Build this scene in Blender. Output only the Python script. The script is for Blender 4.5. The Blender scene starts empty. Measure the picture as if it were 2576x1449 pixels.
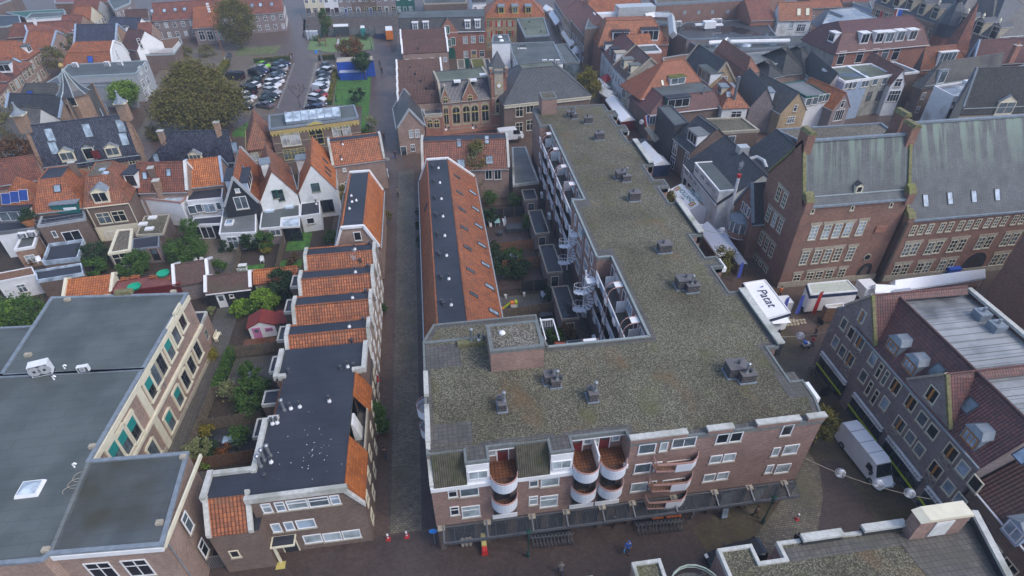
import bpy,bmesh,math,random
from mathutils import Vector,Matrix
rnd=random.Random(11)
V=Vector
S=bpy.context.scene
C=S.collection
# ---------------- camera ----------------
FPX,CX,CY,CH=1501.0,1288.0,724.5,52.0
_n=V((18,1915,1501)).normalized()
_s=V((-266,-1174,1501));_s=(_s-_n*_s.dot(_n)).normalized()
_Z=-_n;_Y=_s;_X=_Y.cross(_Z)
RM=Matrix((_X,_Y,_Z))
cam_d=bpy.data.cameras.new('camera');cam=bpy.data.objects.new('camera',cam_d);C.objects.link(cam)
cam_d.sensor_width=36;cam_d.lens=36*FPX/2576;cam_d.clip_start=1;cam_d.clip_end=3000
m=(RM@Matrix(((1,0,0),(0,-1,0),(0,0,-1)))).to_4x4();m.translation=V((0,0,CH));cam.matrix_world=m
S.camera=cam
# ---------------- light ----------------
S.view_settings.view_transform='Standard';S.view_settings.look='None';S.view_settings.gamma=1
S.view_settings.exposure=0.95
SUN_EL,SUN_AZ=math.radians(50),math.radians(128)
w=bpy.data.worlds.new('World');S.world=w;w.use_nodes=True
nt=w.node_tree;bg=nt.nodes['Background'];sky=nt.nodes.new('ShaderNodeTexSky');sky.sky_type='NISHITA'
sky.sun_disc=False;sky.sun_elevation=SUN_EL;sky.sun_rotation=SUN_AZ;sky.dust_density=2;sky.air_density=0.8;sky.ozone_density=1.0
nt.links.new(sky.outputs[0],bg.inputs[0]);bg.inputs[1].default_value=0.145
sd=bpy.data.lights.new('sun','SUN');sd.energy=0.6;sd.angle=math.radians(16);sd.color=(1,.99,.97)
so=bpy.data.objects.new('sun',sd);C.objects.link(so)
dv=V((math.sin(SUN_AZ)*math.cos(SUN_EL),math.cos(SUN_AZ)*math.cos(SUN_EL),math.sin(SUN_EL)))
so.rotation_euler=dv.to_track_quat('Z','Y').to_euler()
# ---------------- pixel -> world helpers (photo tiles) ----------------
ROW={'a':0,'b':322,'c':644,'d':1030.4}
def T(t,x,y):
 if t=='D':return x,y
 k=.2889 if t[0]=='d' else .26667
 return 644*(int(t[1])-1)+k*x,ROW[t[0]]+k*y
def ray(t,x,y):
 x,y=T(t,x,y);return RM@V((x-CX,y-CY,FPX))
def W(t,x,y,z=0.0):
 d=ray(t,x,y);k=(z-CH)/d.z;return V((d.x*k,d.y*k,z))
class Plane:
 def __init__(s,p,n,u=None):
  s.p=V(p);s.n=V(n).normalized()
  s.u=V(u).normalized()if u else V((0,0,1)).cross(s.n).normalized()
  s.up=s.n.cross(s.u).normalized()
 def hit(s,t,x,y):
  d=ray(t,x,y);o=V((0,0,CH));k=(s.p-o).dot(s.n)/d.dot(s.n);return o+d*k
 def at(s,a,b,off=0):return s.p+s.u*a+s.up*b+s.n*off
 # ---------------- materials ----------------
MATS={}
def node_mat(name):
 mt=bpy.data.materials.new(name);mt.use_nodes=True;n=mt.node_tree;b=n.nodes['Principled BSDF'];MATS[name]=mt
 return mt,n,b
def N(n,typ,**kw):
 x=n.nodes.new(typ)
 for k,v in kw.items():
  if k in x.inputs.keys():x.inputs[k].default_value=v
  else:setattr(x,k,v)
 return x
def mixc(n,fac,a,b,mode='MIX'):
 x=n.nodes.new('ShaderNodeMix');x.data_type='RGBA';x.blend_type=mode
 if isinstance(fac,(int,float)):x.inputs[0].default_value=fac
 else:n.links.new(fac,x.inputs[0])
 for i,c in((6,a),(7,b)):
  if isinstance(c,tuple):x.inputs[i].default_value=(*c,1)
  else:n.links.new(c,x.inputs[i])
 return x.outputs[2]
def ramp(n,src,lo,hi):
 r=n.nodes.new('ShaderNodeMapRange');r.inputs[1].default_value=lo;r.inputs[2].default_value=hi;n.links.new(src,r.inputs[0]);return r.outputs[0]
def noise(n,scale,det=2,src=None,stretch=None):
 t=N(n,'ShaderNodeTexNoise',Scale=scale,Detail=det)
 if src is None:src=pos(n)
 if stretch:
  mp=n.nodes.new('ShaderNodeMapping');mp.inputs['Scale'].default_value=stretch;n.links.new(src,mp.inputs[0]);src=mp.outputs[0]
 n.links.new(src,t.inputs[0]);return t.outputs[0]
def pos(n):
 if 'GEO' not in n.nodes:g=n.nodes.new('ShaderNodeNewGeometry');g.name='GEO'
 return n.nodes['GEO'].outputs['Position']
def uvn(n):
 if 'UVM' not in n.nodes:g=n.nodes.new('ShaderNodeUVMap');g.name='UVM';g.uv_map='UVMap'
 return n.nodes['UVM'].outputs[0]
def bump(n,b,h,s=.4,d=.03):
 x=N(n,'ShaderNodeBump',Strength=s,Distance=d);n.links.new(h,x.inputs['Height']);n.links.new(x.outputs[0],b.inputs['Normal'])
def sc(c,k):return tuple(min(1,x*k)for x in c)
def plain(name,c,rough=.7,var=.18,scale=1.5,metal=0,dirt=None,bmp=0):
 mt,n,b=node_mat(name)
 col=mixc(n,ramp(n,noise(n,scale,4),.35,.65),sc(c,1-var),sc(c,1+var))
 if dirt:col=mixc(n,ramp(n,noise(n,.35,5),.5,.75),col,dirt)
 n.links.new(col,b.inputs['Base Color']);b.inputs['Roughness'].default_value=rough;b.inputs['Metallic'].default_value=metal
 if bmp:bump(n,b,noise(n,scale*6,3),bmp,.02)
 return mt
def brick(name,c1,c2,mortar=(.32,.29,.26),sx=.30,sy=.11,stain=None,rough=.85,ms=.012,off=.5,bmp=.3,big=.25):
 if name[:5]=='brick':c1,c2=sc(c1,1.28),sc(c2,1.35)
 mt,n,b=node_mat(name)
 t=N(n,'ShaderNodeTexBrick',Scale=1.0);t.offset=off;t.inputs['Color1'].default_value=(*c1,1);t.inputs['Color2'].default_value=(*c2,1)
 t.inputs['Mortar'].default_value=(*mortar,1);t.inputs['Mortar Size'].default_value=ms;t.inputs['Brick Width'].default_value=sx;t.inputs['Row Height'].default_value=sy
 n.links.new(uvn(n),t.inputs[0]);col=t.outputs[0]
 f=ramp(n,noise(n,.45,5),.3,.7)
 col=mixc(n,f,col,mixc(n,1.0,col,(1-big,1-big,1-big),'MULTIPLY'))
 col=mixc(n,ramp(n,noise(n,5,3),.3,.7),col,mixc(n,1.0,col,(1.25,1.22,1.2),'MULTIPLY'))
 col=mixc(n,ramp(n,noise(n,2.2,4,None,(1,1,3.2)),.35,.68),col,mixc(n,1.0,col,(.74,.72,.72),'MULTIPLY'))
 if stain:col=mixc(n,ramp(n,noise(n,.22,4),.55,.8),col,stain)
 n.links.new(col,b.inputs['Base Color']);b.inputs['Roughness'].default_value=rough
 if bmp:bump(n,b,t.outputs['Fac'],-bmp,.02)
 return mt
def tiles(name,c1,c2,gap,sx=.30,sy=.40,rough=.55,moss=None,wave=.6):
 mt,n,b=node_mat(name)
 t=N(n,'ShaderNodeTexBrick',Scale=1.0);t.offset=0;t.inputs['Color1'].default_value=(*c1,1);t.inputs['Color2'].default_value=(*c2,1)
 t.inputs['Mortar'].default_value=(*gap,1);t.inputs['Mortar Size'].default_value=.035;t.inputs['Mortar Smooth'].default_value=.6
 t.inputs['Brick Width'].default_value=sx;t.inputs['Row Height'].default_value=sy
 n.links.new(uvn(n),t.inputs[0]);col=t.outputs[0]
 f=ramp(n,noise(n,.6,5),.32,.68)
 col=mixc(n,f,mixc(n,1.0,col,(.72,.70,.70),'MULTIPLY'),col)
 col=mixc(n,ramp(n,noise(n,4,2),.3,.75),col,mixc(n,1.0,col,(1.3,1.2,1.1),'MULTIPLY'))
 if moss:col=mixc(n,ramp(n,noise(n,.8,6),.56,.74),col,moss)
 n.links.new(col,b.inputs['Base Color']);b.inputs['Roughness'].default_value=rough
 s=n.nodes.new('ShaderNodeSeparateXYZ');n.links.new(uvn(n),s.inputs[0])
 def mth(op,a,bb=None):
  k=n.nodes.new('ShaderNodeMath');k.operation=op
  for i,q in enumerate((a,bb)):
   if q is None:continue
   if isinstance(q,(int,float)):k.inputs[i].default_value=q
   else:n.links.new(q,k.inputs[i])
  return k.outputs[0]
 wv=mth('SINE',mth('MULTIPLY',s.outputs[0],2*math.pi/sx))
 rw=mth('FRACT',mth('DIVIDE',s.outputs[1],sy))
 bump(n,b,mth('ADD',mth('MULTIPLY',wv,.5),mth('MULTIPLY',rw,-.8)),wave,.05)
 return mt
def gravel(name,a=(.08,.075,.05),c=(.29,.27,.19)):
 mt,n,b=node_mat(name)
 v=N(n,'ShaderNodeTexVoronoi',Scale=8.6);n.links.new(pos(n),v.inputs[0])
 s=n.nodes.new('ShaderNodeSeparateColor');n.links.new(v.outputs['Color'],s.inputs[0])
 col=mixc(n,s.outputs[0],a,c)
 col=mixc(n,ramp(n,v.outputs['Distance'],.3,.75),col,sc(a,.6))
 col=mixc(n,ramp(n,noise(n,.13,6),.40,.62),col,mixc(n,1.0,col,(.66,.64,.58),'MULTIPLY'))
 col=mixc(n,mul(n,ramp(n,noise(n,.33,8),.56,.72),.6),col,(.09,.09,.03))
 col=mixc(n,mul(n,ramp(n,noise(n,.27,6,None,(1,1,7)),.58,.74),.55),col,(.15,.085,.035))
 n.links.new(col,b.inputs['Base Color']);b.inputs['Roughness'].default_value=.9;bump(n,b,v.outputs['Distance'],-.6,.05)
 return mt
def mul(n,a,k):
 x=n.nodes.new('ShaderNodeMath');x.operation='MULTIPLY';n.links.new(a,x.inputs[0])
 if isinstance(k,(int,float)):x.inputs[1].default_value=k
 else:n.links.new(k,x.inputs[1])
 return x.outputs[0]
def felt(name,c,rough=.55,seam=(1.05,6),seamc=.75,stain=None,wet=0.0,thr=.5):
 mt,n,b=node_mat(name)
 t=N(n,'ShaderNodeTexBrick',Scale=1.0);t.offset=.5;t.inputs['Color1'].default_value=(*c,1);t.inputs['Color2'].default_value=(*sc(c,1.1),1)
 t.inputs['Mortar'].default_value=(*sc(c,seamc*.8),1);t.inputs['Mortar Size'].default_value=.03;t.inputs['Brick Width'].default_value=seam[1];t.inputs['Row Height'].default_value=seam[0]
 n.links.new(uvn(n),t.inputs[0]);col=t.outputs[0]
 col=mixc(n,ramp(n,noise(n,.25,7),.38,.62),col,mixc(n,1.0,col,(.68,.70,.71),'MULTIPLY'))
 col=mixc(n,ramp(n,noise(n,9,2),.3,.7),col,mixc(n,1.0,col,(1.14,1.14,1.14),'MULTIPLY'))
 if stain:col=mixc(n,mul(n,ramp(n,noise(n,.16,5),thr,thr+.17),.8),col,stain)
 if wet:
  f=ramp(n,noise(n,.12,3),.46,.52)
  r=n.nodes.new('ShaderNodeMapRange');r.inputs[3].default_value=rough;r.inputs[4].default_value=.06;n.links.new(f,r.inputs[0]);n.links.new(r.outputs[0],b.inputs['Roughness'])
  col=mixc(n,f,col,mixc(n,1.0,col,(.45,.45,.5),'MULTIPLY'))
 else:b.inputs['Roughness'].default_value=rough
 n.links.new(col,b.inputs['Base Color']);return mt
def glassm(name,c,rough=.06):
 mt,n,b=node_mat(name);b.inputs['Roughness'].default_value=rough;b.inputs['Specular IOR Level'].default_value=.7
 n.links.new(mixc(n,ramp(n,noise(n,.9,2),.35,.65),sc(c,.6),sc(c,1.3)),b.inputs['Base Color']);return mt
def leafm(name,c1,c2,c3):
 mt,n,b=node_mat(name)
 col=mixc(n,ramp(n,noise(n,1.1,3),.35,.65),c1,c2)
 col=mixc(n,ramp(n,noise(n,3.7,2),.45,.75),col,c3)
 n.links.new(col,b.inputs['Base Color']);b.inputs['Roughness'].default_value=.85;b.inputs['Specular IOR Level'].default_value=.15;return mt
plain('white',(.74,.75,.76),.55,.05);plain('whitewash',(.70,.71,.70),.8,.06,2,dirt=(.42,.42,.38));plain('cream',(.68,.63,.48),.6,.06)
plain('tent',(.90,.91,.93),.5,.03,3);plain('tentgrey',(.45,.48,.56),.5,.06);plain('coping',(.47,.47,.44),.8,.12,3,dirt=(.21,.22,.17))
plain('stone',(.36,.32,.25),.8,.15,3);plain('mossstone',(.16,.15,.07),.9,.3,3,dirt=(.16,.19,.03));plain('zinc',(.19,.225,.26),.6,.15,2);plain('zincedge',(.34,.40,.42),.5,.1,2,.2)
plain('greywall',(.34,.36,.38),.8,.07);plain('darkpaint',(.022,.025,.03),.5,.2);plain('anthracite',(.05,.055,.065),.5,.2);plain('bluewall',(.30,.38,.50),.8,.07)
plain('green',(.01,.10,.075),.5,.1);plain('teal',(.02,.24,.22),.5,.05);plain('red',(.45,.02,.02),.5,.08);plain('darkred',(.14,.02,.02),.5,.1);plain('pink',(.55,.2,.38),.6,.05)
plain('salmon',(.42,.25,.22),.5,.05);plain('yellow',(.48,.40,.12),.5,.08);plain('ochre',(.40,.30,.11),.6,.08);plain('orange',(.72,.20,.02),.5,.06);plain('blue',(.02,.08,.42),.45,.08);plain('lightblue',(.12,.4,.7),.5,.05)
plain('wood',(.17,.09,.05),.8,.3,4);plain('oldwood',(.13,.105,.075),.9,.3,4);plain('lightwood',(.40,.30,.17),.8,.2,4);plain('orangewood',(.42,.17,.03),.6,.12,4)
plain('steel',(.30,.32,.34),.35,.08,2,.6);plain('black',(.012,.012,.014),.4,.1);plain('rubber',(.018,.018,.018),.8,.1);plain('asbestos',(.38,.38,.37),.85,.1,4)
plain('soil',(.045,.032,.022),.95,.3,3);plain('planter',(.4,.16,.06),.7,.1);plain('skin',(.45,.27,.19),.6,.05);plain('hair',(.04,.028,.02),.8,.1);plain('denim',(.04,.06,.12),.8,.1)
plain('bluecoat',(.05,.16,.55),.6,.08);plain('blackcoat',(.012,.012,.016),.7,.1);plain('redcoat',(.5,.02,.03),.6,.08);plain('greycoat',(.2,.19,.18),.7,.1);plain('browncoat',(.10,.06,.045),.7,.1);plain('whitecoat',(.6,.6,.6),.6,.05)
plain('terracotta',(.26,.105,.045),.6,.3,6);plain('corrugated',(.085,.078,.055),.9,.25,2,dirt=(.06,.07,.02));plain('copper',(.30,.36,.30),.7,.1,2)
plain('render_beige',(.40,.35,.27),.85,.08,2,dirt=(.25,.23,.18));plain('render_stain',(.33,.33,.29),.9,.15,1.2,dirt=(.18,.19,.15));plain('balcony',(.66,.70,.76),.5,.04)
plain('lime',(.42,.50,.01),.5,.05)
plain('metal_pale',(.50,.52,.53),.35,.08,1,.3);plain('puddle',(.02,.02,.025),.03,.1);plain('salmonwall',(.42,.27,.24),.8,.08)
plain('orangewood2',(.20,.085,.035),.8,.2,4);plain('greenplastic',(.01,.35,.2),.4,.05);plain('feltbrown',(.095,.055,.045),.8,.2,3,dirt=(.07,.07,.04));plain('darkredfelt',(.20,.03,.025),.8,.15,3);plain('lightblue2',(.28,.48,.48),.4,.06);plain('grasstoy',(.05,.3,.03),.4,.06);plain('coral',(.65,.13,.07),.5,.06)
plain('vanwhite',(.86,.87,.88),.4,.02);plain('bikepaint',(.16,.17,.19),.35,.1);plain('orangecrate',(.60,.17,.05),.6,.1);plain('navysheet',(.015,.03,.085),.6,.1);plain('stonewhite',(.45,.47,.40),.7,.1,3);plain('bluecoat2',(.06,.09,.42),.6,.06);plain('lightblue3',(.03,.25,.75),.4,.03)
plain('paint_line',(.55,.55,.52),.7,.1);plain('solar',(.02,.05,.22),.15,.1);plain('sandbag',(.36,.31,.22),.9,.1);plain('lamp_green',(.01,.06,.05),.5,.1);plain('net',(.6,.62,.66),.5,.05)
brick('brick_pink',(.30,.20,.155),(.22,.145,.115),(.36,.32,.28));brick('brick_block',(.27,.16,.13),(.20,.12,.10),(.27,.23,.2))
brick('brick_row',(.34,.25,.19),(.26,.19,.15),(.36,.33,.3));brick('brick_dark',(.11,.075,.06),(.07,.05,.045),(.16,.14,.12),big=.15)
brick('brick_school',(.235,.11,.074),(.16,.08,.06),(.26,.2,.16),stain=(.2,.13,.1));brick('brick_red',(.30,.11,.065),(.22,.08,.05),(.3,.25,.2));brick('brick_brown',(.155,.10,.075),(.11,.072,.058),(.2,.18,.15))
brick('brick_grey',(.235,.195,.19),(.17,.14,.14),(.24,.22,.22));brick('brick_yellow',(.36,.27,.14),(.28,.20,.11),(.4,.35,.28));brick('brick_old',(.30,.19,.12),(.22,.13,.085),(.3,.25,.2),stain=(.2,.17,.14))
brick('brick_stonestripe',(.34,.28,.22),(.17,.1,.075),(.3,.27,.24),30,.7,off=0)
tiles('tile_orange',(.40,.135,.045),(.22,.08,.034),(.09,.03,.018),moss=(.19,.085,.04));tiles('tile_bright',(.50,.175,.045),(.33,.11,.036),(.20,.05,.015))
tiles('tile_red',(.27,.092,.052),(.145,.057,.04),(.05,.02,.015),moss=(.11,.055,.03));tiles('tile_brown',(.13,.062,.045),(.095,.048,.036),(.025,.015,.012));tiles('tile_old',(.33,.125,.06),(.17,.07,.042),(.06,.025,.015),moss=(.13,.075,.04))
tiles('tile_blue',(.075,.082,.125),(.022,.026,.045),(.008,.008,.01),.28,.36,rough=.3);tiles('tile_black',(.055,.058,.066),(.022,.024,.028),(.008,.008,.01),rough=.45,moss=(.04,.042,.035))
tiles('tile_grey',(.13,.13,.125),(.09,.09,.09),(.03,.03,.03),.3,.3,moss=(.10,.11,.08),wave=.3);tiles('slate',(.075,.088,.105),(.055,.065,.08),(.025,.03,.035),.3,.22,rough=.4,wave=.15)
tiles('tile_grey2',(.10,.11,.12),(.07,.075,.085),(.025,.027,.03),.28,.34);tiles('tile_old2',(.33,.105,.04),(.26,.085,.035),(.08,.03,.015));tiles('tile_moss',(.05,.052,.05),(.035,.038,.038),(.012,.012,.012),moss=(.06,.07,.03));brick('brick_red2',(.22,.12,.085),(.17,.09,.07),(.25,.2,.17))
tiles('tile_plum',(.17,.065,.055),(.10,.045,.045),(.035,.018,.018),.26,.34);tiles('corr_grey',(.10,.12,.14),(.09,.105,.13),(.05,.06,.07),.5,30,rough=.5);tiles('corr_light',(.42,.42,.41),(.38,.38,.37),(.2,.2,.2),.4,30);tiles('corr_red',(.22,.075,.06),(.2,.07,.055),(.11,.04,.035),.35,30);tiles('corr_green',(.02,.12,.08),(.02,.1,.07),(.01,.06,.04),.4,30)
felt('felt_dark',(.030,.033,.045),.55,(1.0,6),.8,wet=0);felt('felt_grey',(.092,.106,.104),.65,seamc=1.0,stain=(.055,.058,.045),thr=.58);felt('felt_light',(.17,.18,.18),.6,stain=(.12,.13,.11));felt('felt_stain',(.085,.097,.10),.65,seamc=1.0,stain=(.045,.04,.02),thr=.44)
felt('felt_wet',(.05,.052,.055),.45,wet=1);felt('felt_shed',(.04,.04,.046),.35,wet=1);felt('felt_green',(.13,.15,.11),.7,stain=(.07,.08,.05));felt('felt_white',(.38,.40,.42),.35,stain=(.2,.21,.2),wet=1)
gravel('gravel');gravel('gravel_pale',(.10,.09,.07),(.36,.33,.27))
glassm('glass_dark',(.018,.022,.028));glassm('glass_mid',(.10,.13,.15));glassm('glass_sky',(.30,.38,.46),.1);glassm('blind',(.34,.40,.42),.3);glassm('curtain',(.40,.42,.44),.4);glassm('car_glass',(.015,.02,.025));glassm('glass_panel',(.42,.50,.58),.15)
brick('pave_red',(.15,.10,.072),(.108,.074,.058),(.06,.048,.042),.26,.12,rough=.42,ms=.008,big=.3,bmp=.15);brick('pave_dark',(.098,.068,.056),(.07,.05,.043),(.045,.036,.034),.26,.12,rough=.4,ms=.008,big=.25,bmp=.15)
brick('cobble',(.25,.225,.155),(.155,.135,.10),(.05,.043,.034),.34,.2,rough=.45,ms=.02,big=.35,stain=(.09,.085,.035));brick('pave_moss',(.13,.102,.058),(.095,.073,.045),(.045,.04,.02),.24,.12,rough=.4,ms=.012,big=.35,stain=(.10,.075,.02))
brick('pave_slab',(.13,.12,.105),(.10,.095,.085),(.045,.045,.035),.4,.4,off=0,rough=.5,ms=.02,stain=(.065,.065,.04));brick('pave_square',(.20,.165,.12),(.155,.13,.10),(.10,.085,.07),.3,.12,rough=.55,ms=.01,stain=(.13,.10,.075));brick('pave_blue',(.045,.047,.055),(.035,.037,.043),(.02,.02,.02),.3,.3,off=0,rough=.35)
brick('clinker_terrace',(.24,.095,.035),(.17,.065,.03),(.05,.03,.02),.3,.3,off=0,rough=.4,ms=.03)
plain('grass',(.05,.14,.02),.9,.35,1.2,dirt=(.055,.085,.02),bmp=.4);plain('grassdull',(.10,.125,.045),.95,.3,.8,dirt=(.15,.12,.08));plain('playturf',(.13,.20,.075),.9,.12,.8);plain('mud',(.085,.068,.055),.7,.3,.6,dirt=(.05,.045,.04));plain('sedum',(.11,.12,.02),.9,.3,2,dirt=(.12,.07,.03));plain('bark',(.07,.05,.035),.9,.3,5)
leafm('leaf_olive',(.085,.085,.020),(.15,.14,.035),(.18,.145,.045));leafm('leaf_green',(.03,.075,.014),(.06,.125,.024),(.10,.16,.035));leafm('leaf_lime',(.10,.20,.02),(.16,.27,.03),(.22,.3,.05));leafm('leaf_dark',(.014,.035,.014),(.03,.06,.02),(.05,.08,.03))
leafm('leaf_autumn',(.08,.045,.015),(.16,.07,.02),(.25,.07,.03));leafm('leaf_yellow',(.16,.14,.015),(.24,.18,.02),(.12,.13,.02));leafm('leaf_pale',(.12,.15,.05),(.2,.22,.1),(.3,.3,.16));leafm('leaf_rust',(.10,.06,.03),(.07,.06,.025),(.15,.09,.05))
leafm('leaf_olive2',(.12,.085,.03),(.15,.105,.035),(.09,.11,.03))
plain('edge_grey',(.15,.165,.16),.6,.15,3);plain('cap_bluegrey',(.24,.28,.28),.6,.1)  # grey roof edge, and the pale blue-grey of the court-side parapet cap
plain('canosteel',(.14,.15,.165),.4,.08,2,.3)
plain('darkpaint2',(.03,.018,.018),.5,.2)
plain('green2',(.015,.13,.12),.5,.15);brick('brick_orange',(.42,.17,.09),(.32,.12,.07),(.35,.3,.25))
plain('tyregrey',(.09,.09,.10),.6,.1)
felt('felt_sky_reflect',(.33,.34,.34),.35,(1.0,40),.55,stain=(.025,.025,.03),thr=.47)  # pale base paints the sky's reflection in standing water; dark patches are wet felt
# ---------------- mesh building ----------------
class MB:
 def __init__(s):s.v=[];s.f=[];s.fm=[];s.ml=[]
 def mi(s,m):
  if m not in s.ml:s.ml.append(m)
  return s.ml.index(m)
 def poly(s,pts,m):
  i=len(s.v);s.v+=[V(p)for p in pts];s.f.append(tuple(range(i,i+len(pts))));s.fm.append(s.mi(m));return s
 def hexa(s,b,t,m,mtop=None,bottom=True):
  k=len(b)
  s.poly(t,mtop or m)
  if bottom:s.poly(list(reversed(b)),m)
  for i in range(k):
   j=(i+1)%k;s.poly([b[i],b[j],t[j],t[i]],m)
  return s
 def box(s,x0,x1,y0,y1,z0,z1,m,mtop=None):
  b=[(x0,y0,z0),(x1,y0,z0),(x1,y1,z0),(x0,y1,z0)];t=[(x,y,z1)for x,y,z in b]
  return s.hexa(b,t,m,mtop)
 def obox(s,c,u,v,wz,hu,hv,hw,m):
  u,v,wz=V(u).normalized(),V(v).normalized(),V(wz).normalized();c=V(c)
  b=[c+u*a*hu+v*e*hv-wz*hw for a,e in((-1,-1),(1,-1),(1,1),(-1,1))]
  return s.hexa(b,[p+wz*2*hw for p in b],m)
 def bar(s,p,q,wd,th,m):
  p,q=V(p),V(q);d=q-p;L=d.length
  if L<1e-4:return s
  d/=L;side=d.cross(V((0,0,1)));
  if side.length<.01:side=V((1,0,0))
  side.normalize();up=side.cross(d)
  return s.obox((p+q)/2,side,d,up,wd/2,L/2,th/2,m)if False else s.obox((p+q)/2,d,up.cross(d),up,L/2,wd/2,th/2,m)
 def tube(s,pts,r,m,n=6,caps=True):
  pts=[V(p)for p in pts];rings=[]
  for i,p in enumerate(pts):
   d=(pts[min(i+1,len(pts)-1)]-pts[max(i-1,0)]).normalized()
   a=d.cross(V((0,0,1)))
   if a.length<.05:a=d.cross(V((0,1,0)))
   a.normalize();b=a.cross(d)
   rr=r[i]if isinstance(r,(list,tuple))else r
   rings.append([p+(a*math.cos(2*math.pi*k/n)+b*math.sin(2*math.pi*k/n))*rr for k in range(n)])
  for i in range(len(rings)-1):
   for k in range(n):s.poly([rings[i][k],rings[i][(k+1)%n],rings[i+1][(k+1)%n],rings[i+1][k]],m)
  if caps:s.poly(list(reversed(rings[0])),m);s.poly(rings[-1],m)
  return s
 def lathe(s,c,prof,m,n=10):
  c=V(c);rs=[[c+V((r*math.cos(2*math.pi*k/n),r*math.sin(2*math.pi*k/n),z))for k in range(n)]for r,z in prof]
  for i in range(len(rs)-1):
   for k in range(n):s.poly([rs[i][k],rs[i][(k+1)%n],rs[i+1][(k+1)%n],rs[i+1][k]],m)
  s.poly(rs[-1],m);return s
 def mesh(s,name,org=V((0,0,0)),weld=False,smooth=False):
  me=bpy.data.meshes.new(name);me.from_pydata([p-org for p in s.v],[],s.f)
  for m in s.ml:me.materials.append(MATS[m])
  me.polygons.foreach_set('material_index',s.fm)
  if weld:
   bm=bmesh.new();bm.from_mesh(me);bmesh.ops.remove_doubles(bm,verts=bm.verts,dist=.001);bm.to_mesh(me);bm.free()
  uv=me.uv_layers.new(name='UVMap').data
  for p in me.polygons:
   n=p.normal
   if abs(n.z)>.985:u,v=V((1,0,0)),V((0,1,0))
   else:u=V((0,0,1)).cross(n).normalized();v=n.cross(u)
   for li in p.loop_indices:
    c=me.vertices[me.loops[li].vertex_index].co+org;uv[li].uv=(c.dot(u),c.dot(v))
   p.use_smooth=smooth
  me.update();return me
 def build(s,name,parent=None,org=None,**kw):
  if org is None:org=root_loc(parent)if parent else V((0,0,0))
  o=bpy.data.objects.new(name,s.mesh(name,org,**kw));C.objects.link(o)
  if parent:o.parent=parent
  return o
LOC={}
def root_loc(o):
 while o and o.name not in LOC and o.parent:o=o.parent
 return LOC.get(o.name,V((0,0,0)))if o else V((0,0,0))
def tag(o,label=None,cat=None,group=None,kind=None):
 for k,v in(('label',label),('category',cat),('group',group),('kind',kind)):
  if v:o[k]=v
 return o
def empty(name,loc,label,cat,group=None,rz=0):
 o=bpy.data.objects.new(name,None);C.objects.link(o);o.location=loc;o.rotation_euler[2]=rz;o.empty_display_size=.1;LOC[o.name]=V(loc)
 return tag(o,label,cat,group)
def single(mb,name,loc,label,cat,group=None,**kw):
 o=mb.build(name,None,V(loc),**kw);o.location=loc;LOC[o.name]=V(loc);return tag(o,label,cat,group)
def struct(mb,name):
 return tag(mb.build(name),kind='structure')
KIDS={}
def copy_tree(o,loc,rz,label=None,group=None,mats=None,scale=1):
 c=o.copy();C.objects.link(c);c.location=loc;c.rotation_euler=(0,0,rz);c.scale=(scale,)*3;LOC[c.name]=V(loc)
 if label:c['label']=label
 if group:c['group']=group
 def rec(src,dst):
  for ch in src.children:
   d=ch.copy();C.objects.link(d);d.parent=dst;rec(ch,d)
 rec(o,c);return c
 # ---------------- windows ----------------
WC={}
def win_mesh(w,h,cols,rows,fm,gm,sill,d=.07,fr=.09):
 k=(round(w,1),round(h,1),cols,rows,fm,sill,fr)
 w,h=k[0],k[1]
 if k not in WC:
  m=MB()
  def bx(x0,x1,y0,y1,z1,mm=fm):m.box(x0,x1,y0,y1,-.02,z1,mm)
  bx(-w/2,w/2,-h/2,-h/2+fr,d);bx(-w/2,w/2,h/2-fr,h/2,d);bx(-w/2,-w/2+fr,-h/2+fr,h/2-fr,d);bx(w/2-fr,w/2,-h/2+fr,h/2-fr,d)
  for i in range(1,cols):x=-w/2+w*i/cols;bx(x-.035,x+.035,-h/2+fr,h/2-fr,d-.02)
  for i in range(1,rows):
   y=h/2-h*i/rows*(1 if rows>2 else .72);bx(-w/2+fr,w/2-fr,y-.035,y+.035,d-.017)
  if sill:m.box(-w/2-.08,w/2+.08,-h/2-.14,-h/2-.004,-.02,.12,sill)
  WC[k]=m.mesh('window')
 g=(round(w,1),round(h,1),gm)
 if g not in WC:
  m=MB();m.box(-w/2+.05,w/2-.05,-h/2+.05,h/2-.05,-.015,.02,gm);WC[g]=m.mesh('pane')
 return WC[k],WC[g]
GL=['glass_dark']*4+['glass_mid']*3+['blind']*2+['curtain']
def put(me,name,parent,P,c,off=0.0):
 o=bpy.data.objects.new(name,me);C.objects.link(o);o.parent=parent
 R=Matrix((P.u,P.up,P.n)).transposed().to_4x4();R.translation=c+P.n*off-root_loc(parent);o.matrix_local=R;return o
def win(b,P,c,w,h,cols=2,rows=2,fm='white',gm=None,sill='stone',name='window',far=False,fr=.09):
 gm=gm or rnd.choice(GL)
 if isinstance(gm,(list,tuple)):gm=rnd.choice(gm)
 a,g=win_mesh(w,h,cols,rows,fm,gm,sill,fr=fr)
 o=put(a,name,b,P,c)
 q=bpy.data.objects.new('pane',g);C.objects.link(q);q.parent=o
 return o
def wins(b,P,t,pts,w,h,*a,**k):
 for p in pts:win(b,P,P.hit(t,*p),w,h,*a,**k)
def grid(b,P,t,p0,p1,n,w,h,*a,**k):
 A,B=P.hit(t,*p0),P.hit(t,*p1)
 for i in range(n):win(b,P,A.lerp(B,i/max(1,n-1)),w,h,*a,**k)
def agrid(b,P,xs,zs,w,h,*a,**k):
 for z in zs:
  for x in xs:win(b,P,P.at(x,z),w,h,*a,**k)
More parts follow.
